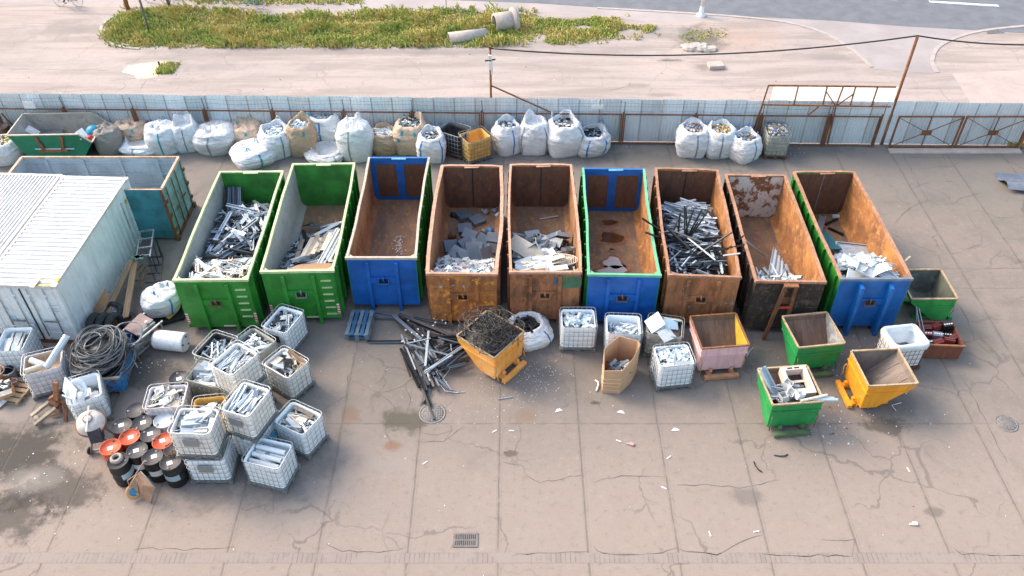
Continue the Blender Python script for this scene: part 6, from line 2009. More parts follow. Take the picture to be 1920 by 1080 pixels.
# green builders' skip by the fence
H = 1.35
A, B = P(12, 254, H), P(168, 251.5, H)
t = thing('builders_skip', 'dark green sloped skip with grubby pale inside at the fence corner', 'skip', ((A.x + B.x) / 2, (A.y + B.y) / 2, 0), math.atan2((B - A).y, (B - A).x))
W_ = (B - A).length
dk = painted('bottle_green_paint', (.008, .20, .10), .12, .45, .15, 1.6, fade=(.015, .24, .13), scr=.15)
inn = rust('grubby_pale_lining', (.40, .39, .36), (.31, .29, .27), (.30, .20, .14), 1.3, (1, 1, 1), pale=.4, palec=(.30, .22, .17), lim=.6)
D = 1.75
z2 = 1.0
hw = W_ / 2
prof = [(-hw, H), (hw * .72, H), (hw * .98, z2 - .05), (hw * .62, .1), (-hw * .66, .1)]
mb = MB()
for y, m_ in ((0, 0), (.04, 1), (D - .04, 1), (D, 0)):
    mb.add([(x, y, z) for x, z in prof], [tuple(range(5))], m_)
for i, j in ((1, 2),):
    pass
for i, j in ((2, 3), (3, 4), (4, 0)):
    (xa, za), (xb, zb_) = prof[i], prof[j]
    mb.add([(xa, 0, za), (xb, 0, zb_), (xb, D, zb_), (xa, D, za)], [(0, 1, 2, 3)], 0)
    k = .03
    mb.add([(xa * .985, .04, za + (0 if za > .5 else k)), (xb * .985, .04, zb_ + (0 if zb_ > .5 else k)), (xb * .985, D - .04, zb_ + (0 if zb_ > .5 else k)), (xa * .985, D - .04, za + (0 if za > .5 else k))], [(0, 1, 2, 3)], 1)
mb.build('skip_body', [dk, inn], t)
r_ = MB()
for y in (0, D):
    r_.bar((-hw, y, H), (hw * .72, y, H), .06, .05); r_.bar((hw * .72, y, H), (hw * .98, y, z2 - .05), .06, .05)
r_.bar((-hw, .0, H), (-hw, D, H), .05, .05); r_.bar((hw * .98, 0, z2 - .05), (hw * .98, D, z2 - .05), .06, .05)
r_.build('skip_rim', M['cream'], t)
for x in (-.62, .62):
    MB().bar((x * hw * .5, -.05, H - .08), (x * hw * .36, -.06, .62), .12, .07, 0, (0, 1, 0)).build('side_rib', M['rust_lt'], t)
MB().bar((-hw * .35, -.06, .6), (hw * .35, -.06, .6), .1, .1, 0).build('side_beam', M['rust_lt'], t)
MB().bar((-hw * .45, -.03, .68), (hw * .5, -.03, .66), .02, .04).build('white_scrape', M['label'], t)
for (px, py, s_, c, lab) in ((176, 249, .34, (.02, .28, .45), 'crumpled blue plastic lump on the low end of the green builders skip'), (169, 261, .18, (.5, .03, .04), 'small red lump on the low end of the green builders skip'), (277, 236, .34, (.01, .06, .32), 'dark blue drum top behind the white bags at the fence'), (8, 248, .4, (.10, .06, .045), 'rusty dark drum at the fence beside the green skip')):
    mb = MB()
    q = P(px, py, .85 if px < 200 and px > 20 else .55)
    L_ = []
    for i in range(7):
        a = -1.4 + 2.8 * i / 6
        L_.append([(s_ * math.cos(a) * math.cos(b_) * (1 + .25 * noise.noise(Vector((math.cos(b_) * 2, math.sin(b_) * 2, a * 2 + px)))), s_ * math.cos(a) * math.sin(b_), s_ * math.sin(a)) for b_ in [2 * math.pi * j / 14 for j in range(14)]])
    if px in (277, 8):
        mb.lathe([(.29, -.55), (.29, -.2), (.3, -.19), (.29, -.18), (.29, .3), (.3, .32), (.27, .32), (.27, .28), (0, .28)], 20)
    else:
        mb.loft(L_, 0, True, cap0=True, cap1=True)
    o_ = mb.build('blue_drum' if px == 277 else 'rusty_drum' if px == 8 else 'plastic_lump', simple('lump_%d' % px, c, .5, 0, .2)); o_.location = q
    tag(o_, lab, 'drum' if px in (277, 8) else 'rubbish')
piece('white_sheet', 'flat', M['label'], P(147, 244, 1.4), P(158, 258, 1.15), .35, .03, .5, 'white card leaning over the low end of the green builders skip', 'card')
piece('grey_mat', 'flat', simple('dark_grey_mat', (.16, .16, .17)), P(73, 248, .5), P(118, 248, .5), 1.0, .06, .5, 'dark grey mat lying inside the green builders skip', 'mat')
piece('white_sheet', 'flat', M['bag_w'], P(50, 240, 1.0), P(72, 252, .7), .3, .04, .5, 'pale film inside the green builders skip', 'film')
# ------------------------------------------------------------------ drums
def drum_mesh():
    mb = MB()
    r = .29
    prof = [(.0, .0), (r - .01, 0), (r, .02), (r, .27), (r + .012, .285), (r, .30), (r, .57), (r + .012, .585), (r, .60), (r, .84), (r + .008, .855), (r + .008, .875), (r - .012, .878), (r - .014, .858), (0, .856)]
    mb.lathe(prof, 36, [0] * 12 + [1, 1])
    return mb.mesh('drum_shell', [M['black'], M['black']])


DRM = drum_mesh()
BUNG = MB().lathe([(.035, 0), (.035, .014), (0, .016)], 12).mesh('bung', [M['galv_dirty']])
LBL = MB().box((0, 0, 0), (.15, .13, .004)).mesh('top_label', [M['label']])
mb = MB()
mb.loft([[(.294 * math.cos(a), .294 * math.sin(a), z) for a in [-.9 + 1.8 * i / 10 for i in range(11)]] for z in (.33, .55)], 0, True, closed=False)
SLB = mb.mesh('side_label', [M['pvc_blue']])
dgrey = simple('dusty_black_lid', (.072, .068, .074), .6, .1, .2, 3, .1, dirt=.3, dirtc=(.18, .165, .155))
dblk = simple('black_drum_side', (.018, .018, .02), .5, .1, .3, 4)
dred = painted('red_drum_paint', (.62, .085, .03), .06, .5, .1, 1.6, spots=.1)
dwht = painted('pale_blue_drum_paint', (.58, .64, .70), .08, .5, .06, 1.6, spots=.1)
DR = [(254, 769, 'b', 0, 'black drum without a label touching the bin of cream housings'), (228, 798, 'b', 1, 'black drum at the far outer corner of the drums, above the red pair'), (266.5, 793, 'b', 1, 'black drum beside the pale blue drum and the unlabelled one'),
      (307, 788, 'w', 0, 'pale blue drum, the only one of its colour, touching the stacked bins'), (242.5, 819, 'r', 1, 'red drum in the middle of the drums, ringed by black ones'), (282, 814, 'b', 1, 'black drum in the middle of the group between two red drums'),
      (305, 827, 'r', 1, 'red drum tucked against the stacked tank bins'), (207, 838, 'r', 1, 'red drum at the outer edge, next to the drum with the wheel rim'), (257, 844, 'b', 1, 'black drum between the wheel rim drum and the inner ones'),
      (220.6, 864, 'b', 0, 'black drum with a pale wheel rim lying on its lid'), (286, 856.5, 'b', 1, 'black drum behind the tipped wheelbarrow tray'), (319.6, 866, 'b', 1, 'black drum closest to the foot of the stacked tank bins'),
      (327, 842, 'g', 0, 'dull brown drum half hidden between a red drum and stacked bins'), (335, 708, 'b', 1, 'lone black drum behind the bin with torn cage')]
for i, (px, py, c, lb, lab) in enumerate(DR):
    q = P(px, py, .87)
    t = thing('steel_drum', lab, 'drum', (q.x, q.y, 0), U(0, 6.2), 'steel drums')
    sm, lm = {'b': (dblk, dgrey), 'r': (dred, dred), 'w': (dwht, dwht), 'g': (dgrey, dgrey)}[c]
    inst('drum_shell', DRM, t, [sm, lm])
    for a in (0, 2.6):
        o_ = inst('bung', BUNG, t, [M['black'] if c == 'r' and a else M['galv_dirty']]); o_.location = (.21 * math.cos(a), .21 * math.sin(a), .856)
    if lb:
        o_ = inst('top_label', LBL, t); o_.location = (.03, -.02, .8605); o_.rotation_euler.z = .4 - t.rotation_euler.z
    if c in 'br':
        o_ = inst('side_label', SLB, t, [M['pvc_blue'] if i % 2 else M['label']]); o_.rotation_euler.z = -t.rotation_euler.z + R((-100, -20, -60, -95)[i % 4])
q = P(219, 861, .87)
mb = MB(); mb.lathe([(.08, .03), (.1, .1), (.14, .1), (.17, .07), (.19, .0), (.13, .0), (.12, .05), (.08, .03)], 24, 0)
o_ = mb.build('wheel_rim', simple('dusty_rim', (.36, .31, .27), .7)); o_.location = q
tag(o_, 'pale wheel rim lying flat on a black drum lid', 'wheel rim')
mb = MB()
for k in range(9): mb.lathe([(.02, 0), (.05, .03), (.02, .07)], 8, k % 3, Matrix.Translation((U(-.1, .1), U(-.1, .1), U(0, .06))))
o_ = mb.build('metal_fittings_clump', [M['galv_dirty'], simple('brass_bits', (.4, .25, .06)), M['rust_bar']]); o_.location = P(325, 854, .87)
tag(o_, 'clump of small brass and grey fittings on the drum nearest the stacked bins', 'fittings')

# ------------------------------------------------------------------ concrete mixer
q = P(180, 838)
t = thing('concrete_mixer', 'dusty cream concrete mixer with dark motor box beside the red drum', 'concrete mixer', q, 0)
mixm = simple('cement_dusty_white', (.58, .55, .51), .8, 0, .15, 3, dirt=.4, dirtc=(.40, .30, .22))
dc = P(170, 793, .95) - q
rot = Matrix.Translation(dc) @ Matrix.Rotation(.35, 4, 'Z') @ Matrix.Rotation(R(14), 4, 'X')
mb = MB(); mb.lathe([(.0, .30), (.10, .30), (.12, .26), (.22, .255), (.34, .16), (.40, -.02), (.41, -.06), (.36, -.1), (.34, -.3), (.22, -.45), (0, -.48)], 32, 0, rot)
dm = mb.build('mixer_drum', mixm, t)
mb = MB(); mb.lathe([(.405, -.085), (.43, -.08), (.43, -.02), (.405, -.01)], 32, 0, rot); mb.lathe([(.11, .295), (.13, .31), (.14, .29)], 24, 0, rot)
mb.build('drum_ring', M['rust_lt'], dm)
MB().bar(rot @ Vector((.06, .42, .28)), rot @ Vector((-.06, -.42, .3)), .05, .03).build('drum_brace', mixm, t)
b0 = P(180, 814, .75) - q
MB().box(b0, (.34, .3, .42), 0, None, .25, R(-15)).build('motor_box', simple('blue_black_motor', (.035, .045, .06), .5), t)
for a, b_ in (((b0.x - .1, b0.y, .7), (b0.x - .35, b0.y - .15, 0)), ((b0.x + .1, b0.y, .7), (b0.x + .3, b0.y + .05, 0)), ((dc.x, dc.y + .2, .75), (dc.x - .25, dc.y + .35, 0)), ((dc.x, dc.y + .2, .75), (dc.x + .35, dc.y + .3, 0)), ((b0.x - .3, b0.y - .1, .1), (b0.x + .3, b0.y + .0, .1))):
    MB().bar(a, b_, .05, .05).build('stand_leg', M['galv_dirty'], t)
MB().lathe([(.0, -.03), (.1, -.03), (.12, 0), (.1, .03), (0, .03)], 14, 0, Matrix.Translation((b0.x - .36, b0.y - .12, .12)) @ Matrix.Rotation(R(90), 4, 'Y')).build('stand_wheel', M['rubber'], t)

# ------------------------------------------------------------------ wheelbarrow, tipped up against the drums
q = P(272, 935)
t = thing('wheelbarrow', 'wheelbarrow stood on its nose against the black drums, orange wheel', 'wheelbarrow', q)
wbm = simple('cement_caked_tray', (.40, .39, .37), .8, .1, .25, 4, dirt=.25, dirtc=(.34, .22, .13))
wbb = simple('tray_brown_underside', (.34, .21, .14), .7, .1, .3, 3)
c1 = [P(264, 884, 1.0) - q, P(291, 913, .75) - q, P(283, 943, .02) - q, P(252, 905, .55) - q]     # tray rim
dv = Vector((-.26, .06, -.05))
mb = MB()
bt = [c1[0] * .82 + c1[2] * .18 + dv, c1[1] * .82 + c1[3] * .18 + dv, c1[2] * .82 + c1[0] * .18 + dv, c1[3] * .82 + c1[1] * .18 + dv]
for i in range(4): mb.add([c1[i], c1[(i + 1) % 4], bt[(i + 1) % 4], bt[i]], [(0, 1, 2, 3)], 0)
mb.add(bt, [(0, 1, 2, 3)], 0)
e = Vector((-.012, 0, 0))
for i in range(4): mb.add([c1[i] + e, c1[(i + 1) % 4] + e, bt[(i + 1) % 4] + e, bt[i] + e], [(0, 1, 2, 3)], 1)
mb.add([b_ + e for b_ in bt], [(0, 1, 2, 3)], 1)
mb.build('barrow_tray', [wbm, wbb], t)
MB().tube(c1, .02, 6, 0, True).build('tray_rim', M['galv_dirty'], t)
w0 = P(251, 922, .25) - q
rw = Matrix.Translation(w0) @ Matrix.Rotation(.5, 4, 'Z') @ Matrix.Rotation(R(52), 4, 'X')
wh = thing('wheel', None, None); wh.parent = t
MB().lathe([(.12, -.04), (.19, -.05), (.22, 0), (.19, .05), (.12, .04)], 28, 0, rw).build('tyre', simple('orange_tyre', (.50, .26, .12), .7), wh)
MB().lathe([(.0, .03), (.05, .04), (.12, .035), (.125, 0), (.12, -.035), (0, -.03)], 20, 0, rw).build('rim', simple('blue_rim', (.02, .22, .38), .5), wh)
for s in (0, 1):
    a = w0 + Vector((.08 - .16 * s, -.05 + .1 * s, 0))
    b_ = bt[3 if s else 2] + Vector((-.04, 0, .1))
    c_ = P(255 + 4 * s, 889 - 2 * s, .85) - q
    d_ = P(272 - 30 * s, 863 + 50 * s, 1.3 - .5 * s) - q
    MB().tube([a, b_, c_, d_], .02, 6).build('handle_tube', simple('handle_brown_%d' % s, (.33, .22, .16), .6), t)

# ------------------------------------------------------------------ cable coil on the blue crate
A, B, C, D = P(135, 705, .75), P(222, 697, .75), P(257, 632, .75), P(150, 640, .75)
cen = (A + B + C + D) / 4
u = (B - A)
cr = thing('metal_crate', 'rust flaked bright blue metal crate under the grey cable coil', 'crate', (cen.x, cen.y, 0), math.atan2(u.y, u.x))
w, d = 1.45, 2.0
cb_ = painted('flaking_blue_paint', (.015, .22, .50), .8, .6, .2, 2.2, rustc=(.20, .09, .05), spots=.3)
for (x, y, sx_, sy_) in ((0, -d / 2, w, .05), (0, d / 2, w, .05), (-w / 2, 0, .05, d - .06), (w / 2, 0, .05, d - .06)):
    MB().box((x, y, .42), (sx_, sy_, .6)).build('crate_wall', cb_, cr)
MB().box((0, 0, .13), (w - .1, d - .1, .04)).build('crate_floor', M['rust_bar'], cr)
for s in (-1, 1):
    MB().box((s * (w / 2 - .1), 0, .055), (.14, d + .1, .11)).build('runner', M['wood_grey'], cr)
MB().box((0, -d / 2 - .02, .75), (w + .05, .09, .06)).build('crate_rail', M['wood_grey'], cr)
t = thing('cable_coil', 'large untidy coil of grey cable heaped on the flaking blue crate', 'cable coil', (cen.x, cen.y, 0), cr.rotation_euler.z)
cmats = [simple('cable_%d' % i, c, .5, .1) for i, c in enumerate(((.12, .125, .13), (.24, .25, .26), (.07, .072, .075)))]
MB().lathe([(.75, .6), (.72, .85), (.5, 1.15), (0, 1.2)], 20, 0).build('coil_core', M['steel_dark'], t)
for k in range(34):
    r0 = random.Random(300 + k)
    R0 = r0.uniform(.45, .98)
    z0 = .7 + .75 * (1 - R0) * 1.3 + r0.uniform(0, .25)
    cx, cy = r0.uniform(-.16, .16), r0.uniform(-.3, .3)
    tx, ty = r0.uniform(-.3, .3), r0.uniform(-.3, .3)
    turns = r0.uniform(1.2, 2.2)
    pts = []
    for i in range(int(26 * turns)):
        a = 2 * math.pi * i / 26 + k
        rr = R0 * (1 + .14 * noise.noise(Vector((i * .12, k, 1))))
        x, y = cx + rr * math.cos(a) * .85, cy + rr * math.sin(a) * 1.05
        pts.append((x, y, max(.5, z0 + tx * x + ty * y + .12 * noise.noise(Vector((i * .15, k, 7))))))
    MB().tube(pts, r0.choice((.012, .015, .02)), 6).build('cable_loop', cmats[k % 3], t)
pts = [(.7 + .42 * math.cos(a), .75 + .42 * math.sin(a), .95 + .15 * math.sin(a) + .05 * math.sin(3 * a)) for a in [2 * math.pi * i / 30 for i in range(30)]]
for k in range(3): MB().tube([(x + .03 * k, y - .02 * k, z + .02 * k) for x, y, z in pts], .018, 6, 0, True).build('cable_ring', cmats[1], t)
for k in range(10):
    r0 = random.Random(k + 70)
    x, y = -.75 + r0.uniform(-.1, .1), -.7 + .1 * k * 1.3
    MB().tube([(x + .25, y, 1.0), (x, y + .1, .85), (x - .1, y + r0.uniform(-.2, .2), .45), (x - .05, y + r0.uniform(-.3, .3), .08)], .012, 5).build('cable_end', cmats[k % 3], t)

# ------------------------------------------------------------------ tyres, cart, tank, planks behind
def tyre(px, py, z, rx, rz, s, label, rimmed=False):
    t = thing('tyre', label, 'tyre', P(px, py, z), rz, 'old tyres by the white container')
    rot = Matrix.Rotation(rx, 4, 'X')
    mb = MB(); mb.lathe([(.19, -.10), (.24, -.125), (.30, -.125), (.335, -.10), (.345, 0), (.335, .10), (.30, .125), (.24, .125), (.19, .10), (.18, 0), (.19, -.10)], 32, 0, rot)
    o_ = mb.build('tyre_carcass', M['rubber'], t)
    for k in range(40):
        pass
    tr = MB()
    for k in range(36):
        a = 2 * math.pi * k / 36
        tr.box((.345 * math.cos(a), .345 * math.sin(a), 0), (.02, .035, .17), 0, rot, rz=a)
    tr.build('tyre_tread', M['rubber'], t)
    if rimmed:
        MB().lathe([(.19, .07), (.17, .04), (.08, .05), (.07, .08), (0, .08)], 20, 0, rot).build('wheel_rim', simple('dull_hub', (.25, .23, .21), .6, .3), t)
        for k in range(5):
            a = k * 1.2566
            MB().lathe([(.018, 0), (.018, .012), (0, .012)], 8, 0, rot @ Matrix.Translation((.11 * math.cos(a), .11 * math.sin(a), .052))).build('wheel_nut', M['label'], t)
    else:
        MB().lathe([(.18, .0), (.1, -.02), (0, -.02)], 20, 0, rot).build('wheel_disc', M['rust_bar'], t)
    t.scale = (s, s, s)


tyre(178, 607, .36, R(90), R(75), 1.05, 'upright tyre against the white container wall, end of the row')
tyre(196, 606, .36, R(90), R(75), 1.05, 'upright tyre in the middle of the row by the cable coil')
tyre(214, 606, .36, R(90), R(75), 1.05, 'upright tyre showing its rusty disc beside the cart')
tyre(210, 586, .2, R(24), R(10), 1.1, 'lying wheel with silver hub between the planks', True)
tyre(238, 601, .15, R(10), 0, .9, 'flat tyre half hidden under the loose plank end')
tk = thing('pressure_tank', 'white scuffed cylinder tank lying on the ground before the first green container', 'tank', P(325, 652, .0), math.atan2((P(352, 658) - P(298, 652)).y, (P(352, 658) - P(298, 652)).x))
rot = Matrix.Translation((0, 0, .33)) @ Matrix.Rotation(R(90), 4, 'Y')
wt_ = painted('scuffed_white_tank', (.76, .78, .79), .16, .4, .05, 1.5, rustc=(.30, .30, .29), spots=.1)
MB().lathe([(0, -.56), (.27, -.55), (.32, -.5), (.33, -.45), (.33, .47), (.32, .51), (.30, .53)], 32, 0, rot).build('tank_shell', wt_, tk)
MB().lathe([(.30, .53), (.30, .50), (.2, .515), (0, .53)], 32, 0, rot).build('tank_end', wt_, tk)
for a in (.6, 2.6, 4.4): MB().lathe([(.03, .0), (.03, .03), (0, .03)], 10, 0, rot @ Matrix.Translation((.2 * math.cos(a), .2 * math.sin(a), .52))).build('tank_port', M['steel_dark'], tk)
# machine cart
q = P(268, 652)
t = thing('machine_cart', 'scrapped machine on a metal cart with a brown lid, next to the tyres', 'machine', q, R(62))
MB().box((.25, .12, .82), (.75, .55, .05), 0, None, 0, .12, -.1).build('brown_lid', simple('dull_pink_brown', (.33, .22, .20), .5), t)
MB().box((.25, -.2, .6), (.7, .1, .4)).build('glass_side', simple('greenish_panel', (.22, .27, .26), .25), t)
MB().box((.25, .1, .55), (.7, .5, .42)).build('machine_body', M['steel_dark'], t)
for x, y in ((-.5, -.35), (.7, -.35), (-.5, .45), (.7, .45)): MB().bar((x, y, 0), (x, y, .75), .05, .05).build('cart_leg', M['galv_dirty'], t)
for y in (-.35, .45):
    MB().bar((-.55, y, .72), (.8, y, .72), .05, .05).build('cart_rail', M['galv'], t)
    MB().bar((-.55, y, .25), (.8, y, .25), .05, .05).build('cart_rail', M['galv_dirty'], t)
MB().box((-.3, .0, .35), (.45, .55, .25)).build('grey_box', M['galv_dirty'], t)
MB().lathe([(0, .1), (.09, .1), (.1, 0), (.09, -.1), (0, -.1)], 12, 0, Matrix.Translation((.45, -.32, .55)) @ Matrix.Rotation(1.4, 4, 'Y')).build('red_motor', simple('orange_red_motor', (.55, .12, .05), .5), t)
MB().lathe([(0, .03), (.05, .03), (.06, 0), (.05, -.03)], 12, 0, Matrix.Translation((.4, -.1, .9))).build('white_valve', M['label'], t)
MB().bar((-.7, -.4, .35), (-.75, -.55, .02), .03, .03).build('loose_leg', M['galv'], t)
# planks leaning on the container
plk = simple('plank_wood', (.50, .31, .18), .75, 0, .25, 3, .08, .2)
for (a, za, b_, zb_, w, lab, mm) in (((198, 590), .25, (246, 487), .75, .22, 'pale plank lying along the white container wall', plk), ((235, 596), .3, (254, 482), .75, .24, 'wider pale plank nearest the open ground, beside the tyres', plk), ((188, 592), .45, (240, 491), .95, .1, 'grey edge plank pressed to the white container wall', M['wood_grey'])):
    piece('wooden_plank', 'flat', mm, P(*a, za), P(*b_, zb_), w, .05, -.35, lab, 'plank')
mb = MB()
pb = [P(175, 583, .35), P(190, 592, .3), P(205, 560, .75), P(198, 540, 1.1), P(186, 560, .9)]
mb.add(pb, [(0, 1, 2, 3, 4)]); mb.add([p - Vector((.02, 0, .01)) for p in pb], [(0, 1, 2, 3, 4)])
mb.add(pb + [p - Vector((.02, 0, .01)) for p in pb], [(i, (i + 1) % 5, 5 + (i + 1) % 5, 5 + i) for i in range(5)])
tag(mb.build('plywood_sheet', simple('orange_plywood', (.42, .23, .12), .75, 0, .12, 2)), 'broken orange plywood piece leaning on the white container', 'plywood')
# steel rack frames
def wireframe(name, label, cat, pairs, r, m, nm='frame_bar'):
    c = sum((Vector(a) for a, _ in pairs), Vector()) / len(pairs)
    c.z = 0
    t = thing(name, label, cat, c)
    for a, b_ in pairs: MB().bar(Vector(a) - c, Vector(b_) - c, r, r).build(nm, m, t)
    return t


Q = lambda x, y, z: P(160 + x / 4.91, 420 + y / 4.91, z)
pr = []
for (x, y, z) in ((510, 70, .9), (500, 145, .9), (490, 225, .9), (480, 300, .8)): pr.append((Q(x, y, z), Q(x + 125, y - 18, z)))
pr += [(Q(510, 70, .9), Q(470, 310, .8)), (Q(630, 52, .9), Q(595, 300, .8))]
wireframe('ladder_rack', 'grey ladder like rack frame leaning behind the planks', 'rack', pr, .05, M['galv'])
pr = []
for k in range(4): pr.append((Q(545 + 35 * k, 210 - 25 * k, .75), Q(640 + 20 * k, 520 - 75 * k, .1)))
for (a, b_) in (((590, 305), (715, 300)), ((575, 385), (705, 372)), ((570, 460), (695, 447)), ((555, 540), (690, 522)), ((640, 130), (715, 300)), ((585, 305), (690, 545)), ((715, 300), (690, 545))): pr.append((Q(*a, .4), Q(*b_, .4)))
wireframe('steel_rack', 'dark rusty steel rack lying beside the first green container', 'rack', pr, .045, M['steel_dark'])
pr = []
for (a, b_) in (((440, 460), (530, 370)), ((425, 520), (530, 515)), ((500, 460), (560, 385)), ((495, 520), (500, 460)), ((530, 515), (560, 420)), ((440, 460), (425, 520)), ((455, 590), (430, 520)), ((520, 590), (530, 520))): pr.append((Q(*a, .5), Q(*b_, .45)))
wireframe('chair_frame', 'bent old tube chair frame between plank and rack', 'chair frame', pr, .035, M['rust_bar'])
mb = MB()
for k in range(8): mb.box((U(-.2, .2), U(-.06, .06), .02), (U(.14, .24), U(.08, .14), .03), k % 4, None, U(0, 3))
o_ = mb.build('rag_clump', [simple('rag_a', (.5, .1, .1)), simple('rag_b', (.1, .35, .2)), M['pvc_blue'], M['cream']]); o_.location = P(262, 482, .85)
tag(o_, 'heap of coloured rags lying on the ladder rack', 'rags')

# ------------------------------------------------------------------ pallets
def pallet(name, label, cat, loc, rz, w, d, m1, m2, lv=1, group=None):
    t = thing(name, label, cat, loc, rz, group)
    for l in range(lv):
        z = l * .145
        for k in range(5):
            MB().box((-w / 2 + w * (k + .5) / 5, 0, z + .133 + U(0, .004)), (w / 5 * .72, d, .022), 0, None, U(-.012, .012)).build('top_slat', m1[k % len(m1)], t)
        for y in (-d / 2 + .06, 0, d / 2 - .06):
            MB().box((0, y, z + .11), (w, .1, .022)).build('cross_slat', m1[0], t)
            for x in (-w / 2 + .07, 0, w / 2 - .07): MB().box((x, y, z + .06), (.14, .1, .078)).build('spacer_block', m1[0], t)
        for x in (-w / 2 + .07, 0, w / 2 - .07): MB().box((x, 0, z + .011), (.1, d, .02)).build('bottom_slat', m2 if l == 0 else m1[0], t)
    return t


bl1 = painted('blue_pallet_paint', (.03, .12, .24), .6, .8, .25, 3, rustc=(.24, .22, .19), spots=.3, scr=.3)
bl2 = painted('worn_blue_pallet', (.15, .20, .25), .3, .8, .3, 3, rustc=(.05, .14, .25), spots=.3, scr=.3)
c = (P(660, 580, .29) + P(701.5, 581, .29) + P(690, 628, .29) + P(645, 628, .29)) / 4
v = (P(660, 580, .29) + P(701, 581, .29)) / 2 - (P(690, 628, .29) + P(645, 628, .29)) / 2
pallet('pallet', 'double blue wooden pallet, worn, before the empty blue fronted container', 'pallet', (c.x, c.y, 0), math.atan2(v.y, v.x) - math.pi / 2, .82, 1.22, [bl2, bl1, bl2, bl1, bl2], M['wood'], 2)
pw = simple('brown_pallet_wood', (.40, .28, .17), .8, 0, .25, 4, .1, .2)
c = P(20, 728, .14)
pl_t = pallet('pallet', 'pale wooden pallet carrying buckets and boxes at the picture edge'.replace(' at the picture edge', ' beside the pinkish bin'), 'pallet', (c.x, c.y, 0), R(78), 1.0, 1.2, [pw], pw)
def bucket(px, py, z, r, h, m, lab, nm='bucket', inner=None):
    t = thing(nm, lab, 'bucket', P(px, py, z))
    MB().lathe([(0, .01), (r * .85, 0), (r, h), (r + .015, h), (r + .015, h - .03)], 22, 0).build('bucket_wall', m, t)
    MB().lathe([(r * .97, h), (r * .86, .03), (0, .03)], 22, 0).build('bucket_inside', inner or m, t)
    MB().tube([(r * math.cos(a), .02, h + .12 * math.sin(a) - .02) for a in [math.pi * i / 10 for i in range(11)]], .008, 5).build('bucket_bail', M['galv_dirty'], t)
bucket(3, 712, .15, .22, .42, simple('peach_tub', (.60, .38, .25), .6), 'peach coloured tub standing on the pale pallet', 'tub')
bucket(22, 708, .15, .2, .36, simple('grey_tub', (.38, .38, .42), .6), 'grey tub of black scrap on the pale pallet', 'tub', M['black'])
bucket(30, 721, .15, .09, .2, simple('pinkish_can', (.45, .32, .32), .6), 'little pinkish can on the pale pallet', 'can')
t = thing('cardboard_box', 'open cardboard box with orange prints full of bits on the pale pallet', 'box', P(10, 738, .15), R(30))
for (x, y, a, b_) in ((0, -.2, .55, .02), (0, .2, .55, .02), (-.27, 0, .02, .38), (.27, 0, .02, .38)): MB().box((x, y, .14), (a, b_, .28)).build('box_wall', simple('orange_card', (.58, .36, .22), .8, 0, .15, 3, dirt=.4, dirtc=(.6, .15, .06)), t)
for s in (-1, 1): MB().box((0, s * .27, .27), (.5, .16, .012), 0, None, 0, s * -.5).build('box_flap', M['cream'], t)
MB().box((0, 0, .01), (.52, .38, .02)).build('box_bottom', M['wood'], t)
debris(mxw(t), -.25, .25, -.18, .18, lambda x, y: .36, [M['black'], M['pvc_white'], M['steel_dark'], M['rust_bar']], 'bits filling the open cardboard box on the pale pallet', 40, (.05, .15))
piece('white_bag_scrap', 'bent', M['bag_w'], P(-6, 752, .05), P(6, 760, .05), .35, .3, 0, 'crumpled white plastic on the ground below the pale pallet', 'plastic')
# rusty stand
pr = []
Q2 = lambda x, y, z: P(x / 8, 680 + y / 8, z)
t = thing('steel_stand', 'overturned rusty steel stand lying between the pinkish bin and the mixer', 'stand', Q2(760, 720, 0))
o = t.location
for (a, za, b_, zb_, w, m) in (((470, 800), .12, (740, 590), .3, .12, 'wood_grey'), ((520, 930), .1, (840, 680), .35, .13, 'wood_grey'), ((560, 860), .1, (520, 760), .12, .12, 'wood_grey'), ((830, 300), 1.0, (850, 560), .5, .14, 'rust_lt'), ((750, 540), .45, (850, 480), .6, .12, 'rust_lt'), ((850, 480), .6, (920, 750), .1, .09, 'rust_lt'), ((920, 750), .12, (760, 795), .08, .05, 'rust_lt'), ((920, 560), .5, (990, 690), .25, .1, 'rust_bar'), ((985, 690), .3, (985, 880), .02, .09, 'rust_bar'), ((780, 570), .4, (900, 640), .3, .28, 'rust_bar')):
    MB().bar(Q2(*a, za) - o, Q2(*b_, zb_) - o, w, w * .7).build('stand_beam', M[m], t)

# ------------------------------------------------------------------ black bars pile
Q5 = lambda a, z: P(640 + a[0] / 4.8, 560 + a[1] / 4.8, z)
bars = [((465, 150), (720, 370), .11, .3), ((480, 190), (760, 440), .08, .25), ((520, 140), (1020, 345), .1, .35), ((600, 190), (985, 345), .07, .3), ((650, 170), (1010, 240), .08, .2), ((300, 120), (480, 150), .06, .05), ((300, 180), (640, 185), .06, .05), ((230, 385), (700, 378), .06, .06), ((240, 396), (660, 392), .05, .05),
        ((535, 450), (700, 800), .08, .12), ((560, 430), (712, 770), .05, .18), ((540, 325), (670, 640), .05, .2), ((620, 440), (790, 780), .09, .2), ((640, 440), (770, 830), .08, .15), ((690, 450), (840, 690), .08, .3), ((700, 740), (835, 1085), .06, .04), ((720, 740), (805, 965), .06, .06), ((760, 330), (1040, 362), .14, .35), ((850, 340), (1060, 330), .06, .4), ((870, 350), (1060, 400), .05, .4),
        ((700, 600), (1000, 470), .06, .35), ((860, 660), (1100, 530), .07, .25), ((900, 630), (1120, 480), .06, .3), ((830, 690), (780, 870), .06, .06), ((660, 460), (800, 790), .07, .1), ((600, 430), (740, 800), .07, .08), ((580, 350), (720, 700), .05, .25), ((740, 350), (850, 400), .05, .35), ((670, 220), (860, 390), .06, .2), ((800, 800), (745, 945), .05, .04), ((520, 165), (700, 330), .07, .15), ((560, 190), (770, 400), .06, .12)]
